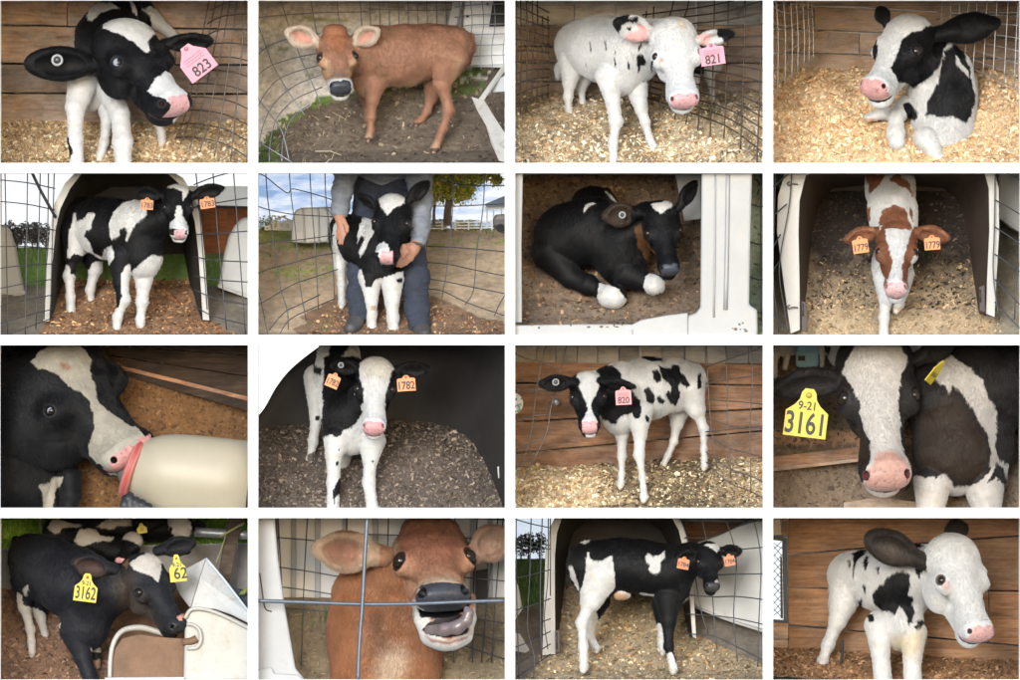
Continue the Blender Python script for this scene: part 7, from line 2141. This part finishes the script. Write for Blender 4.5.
    P(LT, [(225, 80), (500, 80), (500, 290), (225, 290)], ['ear']); P((0.25, 0.125, 0.085), [(255, 130), (350, 95), (420, 120), (430, 180), (380, 215), (300, 190)], ['ear'], 5, soft=24); P((0.32, 0.2, 0.14), [(860, 20), (1010, 20), (1010, 230), (860, 230)], ['ear'])
    P(JR, [(560, 80), (640, 30), (740, 30), (830, 90), (850, 160), (800, 200), (700, 220), (600, 190), (560, 140)], ['head'], 5, soft=40)
    P(LT, [(520, 110), (560, 90), (570, 180), (560, 250), (520, 280), (505, 200)], ['head'], 5, soft=22); P(LT, [(640, 300), (680, 262), (770, 250), (850, 270), (875, 310), (870, 330), (820, 285), (720, 285), (660, 320)], ['head'], 4, soft=10)
    P((0.40, 0.385, 0.36), [(630, 350), (655, 330), (690, 380), (700, 430), (690, 470), (780, 510), (860, 470), (880, 360), (900, 360), (880, 500), (830, 560), (760, 590), (690, 560), (660, 500), (635, 440)], ['head'], 4, soft=6)
    P((0.22, 0.12, 0.11), [(672, 475), (700, 500), (780, 512), (850, 490), (862, 478), (850, 500), (780, 525), (700, 515)], ['head'], 3, soft=5)
    P(LT, [(500, 540), (580, 520), (620, 600), (560, 690), (480, 690)], ['body'], 10, soft=40); P((0.24, 0.10, 0.045), [(300, 300), (340, 300), (400, 480), (430, 690), (320, 690)], ['body'], 10, soft=40); P((0.17, 0.085, 0.05), [(450, 400), (520, 380), (530, 520), (480, 600)], ['body'], 8, soft=30)  # last patch paints the neck's shadow into the coat
    P(GREYNOSE, [(648, 330), (665, 292), (700, 280), (760, 276), (830, 282), (862, 310), (868, 350), (850, 385), (800, 410), (720, 430), (690, 410), (665, 370)], ['head'], 3)
    P((0.02, 0.014, 0.014), [(668, 470), (690, 440), (760, 415), (840, 400), (860, 440), (850, 480), (780, 500), (710, 490)], ['head'], 2)
    nosecol(k, GREYNOSE, (0.006, 0.006, 0.007))
    r = k.build('tan calf close up licking its nose with a curled tongue', group='calves', furlen=13, h=5)
    tg = Solid(c)
    tg.chain('t', [(700, 470, 130, 22), (760, 464, 66, 25), (810, 456, 40, 26), (846, 430, 28, 23), (856, 400, 26, 18), (846, 382, 30, 11)], 14)
    tg.build('tongue', mat_plain('tongue_skin', (0.13, 0.10, 0.10), 0.32, 0.25, 12.0), r, 4)
    return r

def cell15():
    c = 15
    x0, x1, y0, y1 = bounds(c, 4.5)
    sky_panel(c, [(x0, y0), (300, y0), (300, 200), (x0, 200)], mat_emit('grey_sky', [(0.35, (0.19, 0.225, 0.265)), (0.65, (0.25, 0.275, 0.305))], (0.5, 1, 1.5), 1.4, 1.0))
    g = Ground(c, [(0, 672), (120, 655), (220, 625), (330, 560), (460, 470), (620, 340), (790, 185)], amp=9, nscale=70)
    bed = [(40, 700), (120, 570), (190, 540), (190, 300), (720, 300), (735, 480), (830, 530), (1000, 600), (1010, 700)]
    def cf(x, y, d):
        n = fbm(np.stack([x / 50, d / 50, y / 50], -1), 4)
        col = np.tile(np.array((0.15, 0.125, 0.10)), (len(x), 1))
        col[(y < 370 + n * 12) & (x < 200)] = (0.09, 0.14, 0.045)
        col[in_poly(x + n * 25, y + n * 14, bed)] = (0.26, 0.205, 0.135)
        return col * (1 + 0.3 * n)[:, None]
    g.build(M_DIRT, colf=cf)
    g.flakes(15000, 9.5, [lin('#a3906f'), lin('#8a7657'), lin('#6e5d44'), lin('#bdab8a'), lin('#a37f5a')], 'pale wood shavings spread before the hutch of calf 1784', region=lambda x, d: in_poly(x, g.y(x, d), bed))
    g.blades(5000, 34, [(0.17, 0.27, 0.08), (0.21, 0.32, 0.10), (0.12, 0.20, 0.06)], 'tall green grass left of the hutch of calf 1784', region=lambda x, d: (x < 150) & (g.y(x, d) < 372), lean=0.2)
    far_trees(c, 'dark tree at the upper left beyond the hutch of calf 1784', 20, 135, 200, 135, 885, 3, (0.05, 0.055, 0.045), 9, 'dark trees at the upper left')
    far_hutch(c, 'white hutch edge at the far left beside calf 1784', [(x0, 235), (34, 290), (50, 380), (x0, 450)], 420, 560)
    bl = empty('grey_block', W(c, (45, 555, 300)), 'grey block lying on the dirt at the left edge', 'block')
    prism(c, 'block', [(x0, 470), (40, 480), (78, 545), (60, 556), (x0, 545)], 300, 340, mat_plain('concrete', (0.27, 0.25, 0.235), 0.9, 0.15, 6.0, bump=0.3), bl, 0.01)
    # right hand side: white hutch wall and a roof
    fh = empty('calf_hutch', W(c, (900, 470, 520)), 'white hutch side wall at the right behind the head of calf 1784', 'hutch')
    prism(c, 'side_wall', [(700, 130), (790, 105), (930, 42), (x1, 30), (x1, 470), (860, 420), (735, 372), (712, 320)], [560, 540, 500, 480, 480, 500, 540, 560], [600, 580, 540, 520, 520, 540, 580, 600], M_PLASTIC, fh, 0.012)
    tube(c, 'base_rail', [(730, 372, 545), (860, 424, 498), (x1 - 3, 474, 476)], 6, M_PLASTIC, fh, 3)
    rf = empty('shed_roof', W(c, (820, 130, 600)), 'dark brown shed with an overhanging roof above the right hutch', 'shed')
    prism(c, 'wall', [(690, 35), (930, 40), (790, 108), (700, 132)], 640, 660, mat_wood('shed_brown', (0.09, 0.045, 0.025), (0.15, 0.08, 0.045), (0.21, 0.12, 0.07), blotch=0.3), rf)
    prism(c, 'roof_edge', [(672, y0), (x1, y0), (930, 42), (690, 36)], 600, 640, mat_plain('roof_grey', (0.10, 0.11, 0.125), 0.6, 0.1), rf, 0.004)
    inner = [(180, 560), (178, 350), (178, 170), (186, 80), (210, 10), (280, -50), (420, -60), (560, -50), (630, 0), (668, 70), (692, 170), (708, 300), (722, 490)]
    outer = [(128, 566), (134, 350), (140, 160), (158, 60), (186, -10), (265, -80), (420, -90), (575, -80), (652, -15), (690, 58), (712, 165), (726, 300), (738, 500)]
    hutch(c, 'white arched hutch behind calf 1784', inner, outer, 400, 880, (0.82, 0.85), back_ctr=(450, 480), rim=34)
    lt = empty('latch_block', W(c, (188, 552, 380)), 'black latch block on the left foot of the hutch of calf 1784', 'latch')
    prism(c, 'plate', [(178, 466), (196, 464), (198, 550), (180, 554)], 375, 398, mat_plain('latch_brown', (0.030, 0.02, 0.015), 0.6, 0.1), lt, 0.004)
    tube(c, 'pin', [(184, 475, 372), (186, 540, 372)], 3, mat_plain('latch_brown', (0.030, 0.02, 0.015), 0.6, 0.1), lt, 1)
    L = [[(24, y0 + 2, 200), (26, 300, 195), (36, 665, 190)], [(84, y0 + 2, 230), (78, 250, 225), (70, 450, 220), (96, 570, 215), (92, 665, 214)], [(128, y0 + 2, 260), (120, 300, 255), (124, 585, 250)], [(152, y0 + 2, 300), (150, 250, 295), (136, 420, 290), (150, 540, 288)], [(160, y0 + 2, 310), (160, 330, 308)]]
    for a, b in ((20, 60), (95, 130), (115, 145), (262, 225), (390, 340), (470, 420), (540, 470), (610, 520), (665, 560)):
        L.append([(x0 + 2, a, 180), (80, (a + b) / 2 + 3, 230), (160, b, 310)])
    wires(c, 'tangled dark wire panel left of calf 1784', L, 2.4, M_WIREDARK)
    L = [[(675, 20, 380), (715, 150, 375), (755, 380, 368), (785, 480, 362)], [(755, y0 + 2, 340), (790, 180, 330), (805, 380, 322), (820, 545, 316)], [(848, y0 + 2, 290), (895, 180, 280), (885, 400, 270), (900, 590, 262)], [(960, y0 + 2, 220), (992, 180, 210), (985, 420, 200), (980, 610, 195)]]
    for a, b in ((100, 18), (165, 135), (250, 242), (325, 345), (400, 445), (480, 590)):
        L.append([(690, a, 380), (800, a - (3 if a < 300 else -8), 330), (900, (a + b) / 2 - 3, 275), (x1 - 2, b, 190)])
    wires(c, 'loose dark wire panel right of calf 1784', L, 2.4, M_WIREDARK)
    k = Calf(c, BLACK)
    k.S = 0
    k.chain('body', [(320, 205, 330, 92), (430, 205, 320, 98), (540, 215, 310, 100), (620, 235, 300, 98)], 34)
    k.chain('body', [(630, 220, 290, 88), (720, 185, 260, 66)], 30)
    k.ell('body', (650, 300, 295), (62, 78, 62), None, 30)
    k.chain('body', [(250, 150, 350, 15), (240, 210, 352, 13), (256, 260, 350, 14), (272, 305, 348, 8)], 10)
    k.ell('body', (440, 326, 300), (36, 18, 22), None, 12)
    k.leg([(350, 270, 290, 95), (320, 350, 270, 58), (285, 435, 255, 32), (290, 530, 245, 25), (292, 615, 235, 25)], hoof=(0.45, 0.42, 0.37))
    k.leg([(350, 350, 400, 50), (322, 430, 410, 28), (318, 490, 410, 21), (345, 540, 400, 20)], hoof=(0.36, 0.32, 0.27))
    k.leg([(625, 340, 270, 58), (628, 430, 255, 40), (628, 530, 245, 27), (640, 580, 240, 22), (648, 620, 235, 25)], hoof=(0.40, 0.36, 0.31))
    k.leg([(600, 370, 360, 42), (600, 450, 365, 24), (600, 520, 365, 19), (606, 550, 362, 19)], hoof=(0.36, 0.32, 0.27))
    k.head((785, 112, 225), (806, 288, 90), (0.22, -0.25, -1.0), W_=1.0, M_=0.85)
    k.ear((745, 160, 225), (658, 178, 205), 58, (0, 0.5, -0.9), cup=0.6); k.ear((835, 150, 225), (918, 152, 215), 56, (0, 0.4, -1.0), cup=0.6)
    P = k.patch
    Wt = WHITE
    P(Wt, [(300, 180), (310, 150), (318, 185), (360, 190), (400, 165), (410, 210), (415, 300), (380, 340), (350, 400), (330, 440), (320, 640), (260, 640), (255, 440), (262, 400), (280, 300), (298, 240)], ['body', 'leg'], 3, dmax=330)
    P(Wt, [(255, 380), (340, 380), (380, 560), (300, 580), (260, 450)], ['leg'], 3)
    P(Wt, [(280, 118), (312, 104), (312, 120), (295, 126)], ['body'], 2); P(Wt, [(234, 210), (250, 212), (262, 260), (282, 300), (270, 308), (240, 250)], ['body'], 2)
    P(Wt, [(535, 170), (545, 158), (560, 168), (590, 165), (612, 148), (612, 175), (598, 190), (590, 235), (570, 242), (550, 230), (555, 205), (540, 198)], ['body'], 3)
    P(Wt, [(410, 305), (480, 318), (570, 318), (590, 350), (580, 370), (520, 345), (420, 335)], ['body'], 3)
    P((0.38, 0.24, 0.14), [(405, 310), (470, 322), (460, 345), (415, 342)], ['body'], 3, soft=6)
    P(Wt, [(655, 385), (680, 360), (740, 310), (755, 280), (740, 275), (700, 340)], ['body'], 3)
    P(Wt, [(610, 560), (640, 550), (680, 660), (610, 660)], ['leg'], 2, dmax=320); P(Wt, [(580, 440), (600, 440), (620, 560), (580, 580)], ['leg'], 2, dmin=330)
    P(Wt, [(768, 128), (785, 120), (822, 124), (830, 140), (818, 156), (795, 140)], ['head'], 2)
    P((0.30, 0.25, 0.24), [(810, 268), (822, 262), (828, 285), (815, 282)], ['head'], 1); P(Wt, [(740, 268), (752, 268), (765, 290), (752, 285)], ['head'], 1)
    nosecol(k, (0.035, 0.033, 0.036), (0.006, 0.006, 0.006))
    r = k.build('black and white calf standing side on across the hutch mouth, tagged 1784', group='calves', furlen=8)
    OR = (0.44, 0.12, 0.035)
    ear_tag(c, r, (686, 200, 180), 46, 46, 10, OR, [('1784', 0, 0.12, 18)], 'square'); ear_tag(c, r, (868, 188, 185), 42, 44, -10, OR, [('1784', 0, 0.12, 17)], 'square')
    return r

def cell16():
    c = 16
    x0, x1, y0, y1 = bounds(c, 4.5)
    planks(c, 'warm brown plank wall behind the white calf with dark ears', [(y0, y0, 168, 92), (171, 95, 305, 318), (308, 321, 455, 540), (458, 543, 668, 668)], M_WOODWARM, d=600, splits={1: [], 2: [900]}, xs=(84, x1))
    g = Ground(c, [(0, 690), (320, 686), (400, 650), (500, 610), (598, 575)], amp=9, nscale=60, xtilt=0.06)
    g.build(M_BED, colf=flatcol((0.22, 0.115, 0.055), 0.3))
    g.flakes(6000, 11, [(0.26, 0.145, 0.07), (0.19, 0.10, 0.048), (0.33, 0.20, 0.11), (0.13, 0.07, 0.035)], 'orange brown shavings at the lower left under the dark eared calf')
    bl = empty('base_board', W(c, (300, 660, 560)), 'brown board along the foot of the plank wall at the lower left', 'board')
    prism(c, 'board', [(x0, 570), (84, 572), (400, 612), (560, 655), (560, 675), (400, 634), (84, 592), (x0, 590)], 630, 660, M_WOOD, bl, 0.006)
    pi = empty('partition', W(c, (50, 100, 640)), 'pale upright partition at the top left corner beside the plank wall', 'partition')
    prism(c, 'panel', [(x0, y0), (58, y0), (58, 92), (x0, 88)], 690, 720, mat_plain('cream_panel', (0.50, 0.46, 0.39), 0.7, 0.06), pi, 0.004)
    prism(c, 'trim', [(60, y0), (82, y0), (82, 96), (60, 94)], 680, 715, M_WOODRED, pi, 0.004)
    wi = empty('mesh_window', W(c, (50, 445, 660)), 'bright window with diamond wire mesh in a dark frame at the left', 'window')
    mf = mat_plain('dark_frame', (0.035, 0.035, 0.04), 0.5, 0.1, metal=0.3)
    prism(c, 'top_frame', [(x0, 92), (62, 98), (78, 108), (78, 122), (58, 116), (x0, 110)], 650, 690, mf, wi, 0.004)
    prism(c, 'side_frame', [(60, 118), (78, 122), (84, 440), (66, 440)], 650, 690, mf, wi, 0.004)
    prism(c, 'inner_bar', [(52, 180), (60, 180), (64, 430), (54, 430)], 660, 690, mf, wi, 0.003)
    prism(c, 'sill', [(x0, 432), (86, 438), (86, 446), (x0, 440)], 645, 690, mf, wi, 0.003)
    prism(c, 'pane', [(x0, 108), (62, 116), (68, 436), (x0, 434)], 705, 712, mat_emit('window_glow', [(0.3, (0.33, 0.35, 0.37)), (0.7, (0.4, 0.41, 0.42))], (1, 1, 1), 2.0, 1.0), wi)
    for i in range(-8, 14):
        for s_ in (1, -1):
            l = clip_line(c, [(x0, 110 + i * 32, 690), (64, 110 + i * 32 + s_ * 72, 690)], 3.5)
            if len(l) < 2: continue
            l = [p for p in l]
            ya = max(min(l[0][1], 432), 112); yb = max(min(l[-1][1], 432), 112)
            if abs(ya - yb) < 30: continue
            tube(c, 'mesh_wire', [(l[0][0], ya, 690), (l[-1][0], yb, 690)], 1.6, mat_plain('mesh_grey', (0.18, 0.18, 0.19), 0.5, 0.1), wi, 1, 5)
    lw = empty('lower_wall', W(c, (50, 575, 640)), 'brown lower boards under the mesh window', 'board wall')
    for a, b in ((446, 512), (515, 585)): slab(c, 'board', [(x0, a, 690), (84, a + 2, 690), (84, b + 2, 690), (x0, b, 690)], 24, M_WOOD, lw, 0.004)
    rp = empty('rope', W(c, (290, 655, 560)), 'black rope end hanging against the wall beside the hind leg', 'rope')
    tube(c, 'cord', [(305, 515, 560), (304, 560, 556), (298, 610, 552), (290, 655, 550)], 6, mat_plain('black_rope', (0.012, 0.012, 0.012), 0.8, 0.1), rp, 4)
    k = Calf(c, (0.44, 0.428, 0.413))
    k.S = 90
    k.chain('body', [(565, 300, 380, 118), (480, 285, 450, 114), (385, 265, 520, 102), (335, 255, 560, 88)], 40)
    k.chain('body', [(580, 250, 350, 125), (660, 240, 300, 110)], 36)
    k.ell('body', (545, 455, 340), (88, 105, 74), None, 36)
    k.chain('body', [(280, 240, 600, 14), (266, 310, 605, 12), (264, 370, 602, 14), (262, 410, 600, 8)], 10)
    k.leg([(455, 460, 330, 66), (458, 570, 300, 50), (470, 700, 290, 52)]); k.leg([(590, 490, 320, 60), (587, 590, 290, 50), (588, 700, 280, 50)])
    k.leg([(325, 320, 500, 74), (285, 440, 490, 48), (245, 540, 480, 34), (225, 600, 470, 28), (195, 700, 455, 30)])
    k.head((752, 86, 240), (880, 485, 60), (0.46, -0.3, -0.83), W_=1.08, M_=0.88, J_=1.3, eyes='r', eye=0.78, rim=(0.06, 0.05, 0.045))
    k.ear((612, 190, 230), (392, 92, 215), 140, (0.15, 0.2, -1.0), cup=0.7, tip_=0); k.ear((775, 110, 320), (757, 25, 330), 96, (0, 0.1, 1.0), cup=0.4)
    EARC = (0.022, 0.017, 0.014)
    P = k.patch
    P(EARC, [(360, 40), (655, 40), (655, 280), (360, 280)], ['ear']); P(EARC, [(700, 20), (830, 20), (830, 115), (700, 110)], ['ear'])
    P((0.05, 0.038, 0.03), [(430, 120), (520, 130), (590, 180), (580, 205), (500, 200), (450, 170)], ['ear'], 4, soft=14)
    P(BLACK, [(597, 190), (615, 160), (635, 165), (630, 230), (612, 262), (600, 235)], ['head', 'body'], 3)
    P(BLACK, [(420, 330), (450, 290), (470, 285), (500, 245), (545, 235), (580, 250), (575, 290), (570, 330), (590, 340), (598, 400), (585, 440), (570, 455), (560, 400), (540, 380), (515, 415), (500, 395), (470, 400), (430, 360)], ['body', 'leg'], 4)
    for pl in ([(350, 165), (380, 150), (410, 150), (395, 170), (370, 185), (355, 230), (348, 270)], [(390, 200), (405, 170), (415, 180), (400, 230)], [(386, 290), (398, 290), (396, 320), (388, 318)], [(370, 350), (384, 345), (384, 380), (372, 378)], [(405, 412), (428, 412), (434, 440), (410, 445)], [(325, 190), (338, 190), (336, 225)], [(445, 215), (458, 215), (456, 245), (446, 240)], [(600, 440), (630, 430), (645, 440), (615, 475)], [(590, 460), (610, 452), (612, 478)], [(560, 115), (630, 118), (625, 140), (580, 140)]):
        P(BLACK, pl, ['body', 'leg', 'head'], 2.5)
    P((0.44, 0.31, 0.29), [(705, 285), (728, 270), (738, 295), (725, 312), (708, 305)], ['head'], 2, soft=5)
    P((0.42, 0.36, 0.26), [(500, 500), (640, 470), (630, 560), (560, 590), (510, 570)], ['body', 'leg'], 6, soft=25)
    nosecol(k, (0.44, 0.26, 0.24), (0.06, 0.06, 0.07))
    return k.build('white calf with dark ears and black flecks standing by brown planks', group='calves', furlen=12)
# ---------------------------------------------------------------- build
def ground_sheet():
    me = mesh_py('ground', [(-3000, -3000, -3.56), (3000, -3000, -3.56), (3000, 3000, -3.56), (-3000, 3000, -3.56)], [(0, 1, 2, 3)])
    o = link('ground', me, mat_plain('yard_ground', (0.17, 0.14, 0.10), 0.95, 0.3, 0.4, bump=0.4))
    o['kind'] = 'structure'
ground_sheet()
display_wall()
for i in range(1, 17):
    f = globals().get('cell%d' % i)
    if f is None or (FOCUS is not None and i not in FOCUS): continue
    rng = np.random.default_rng(100 + i)
    f()
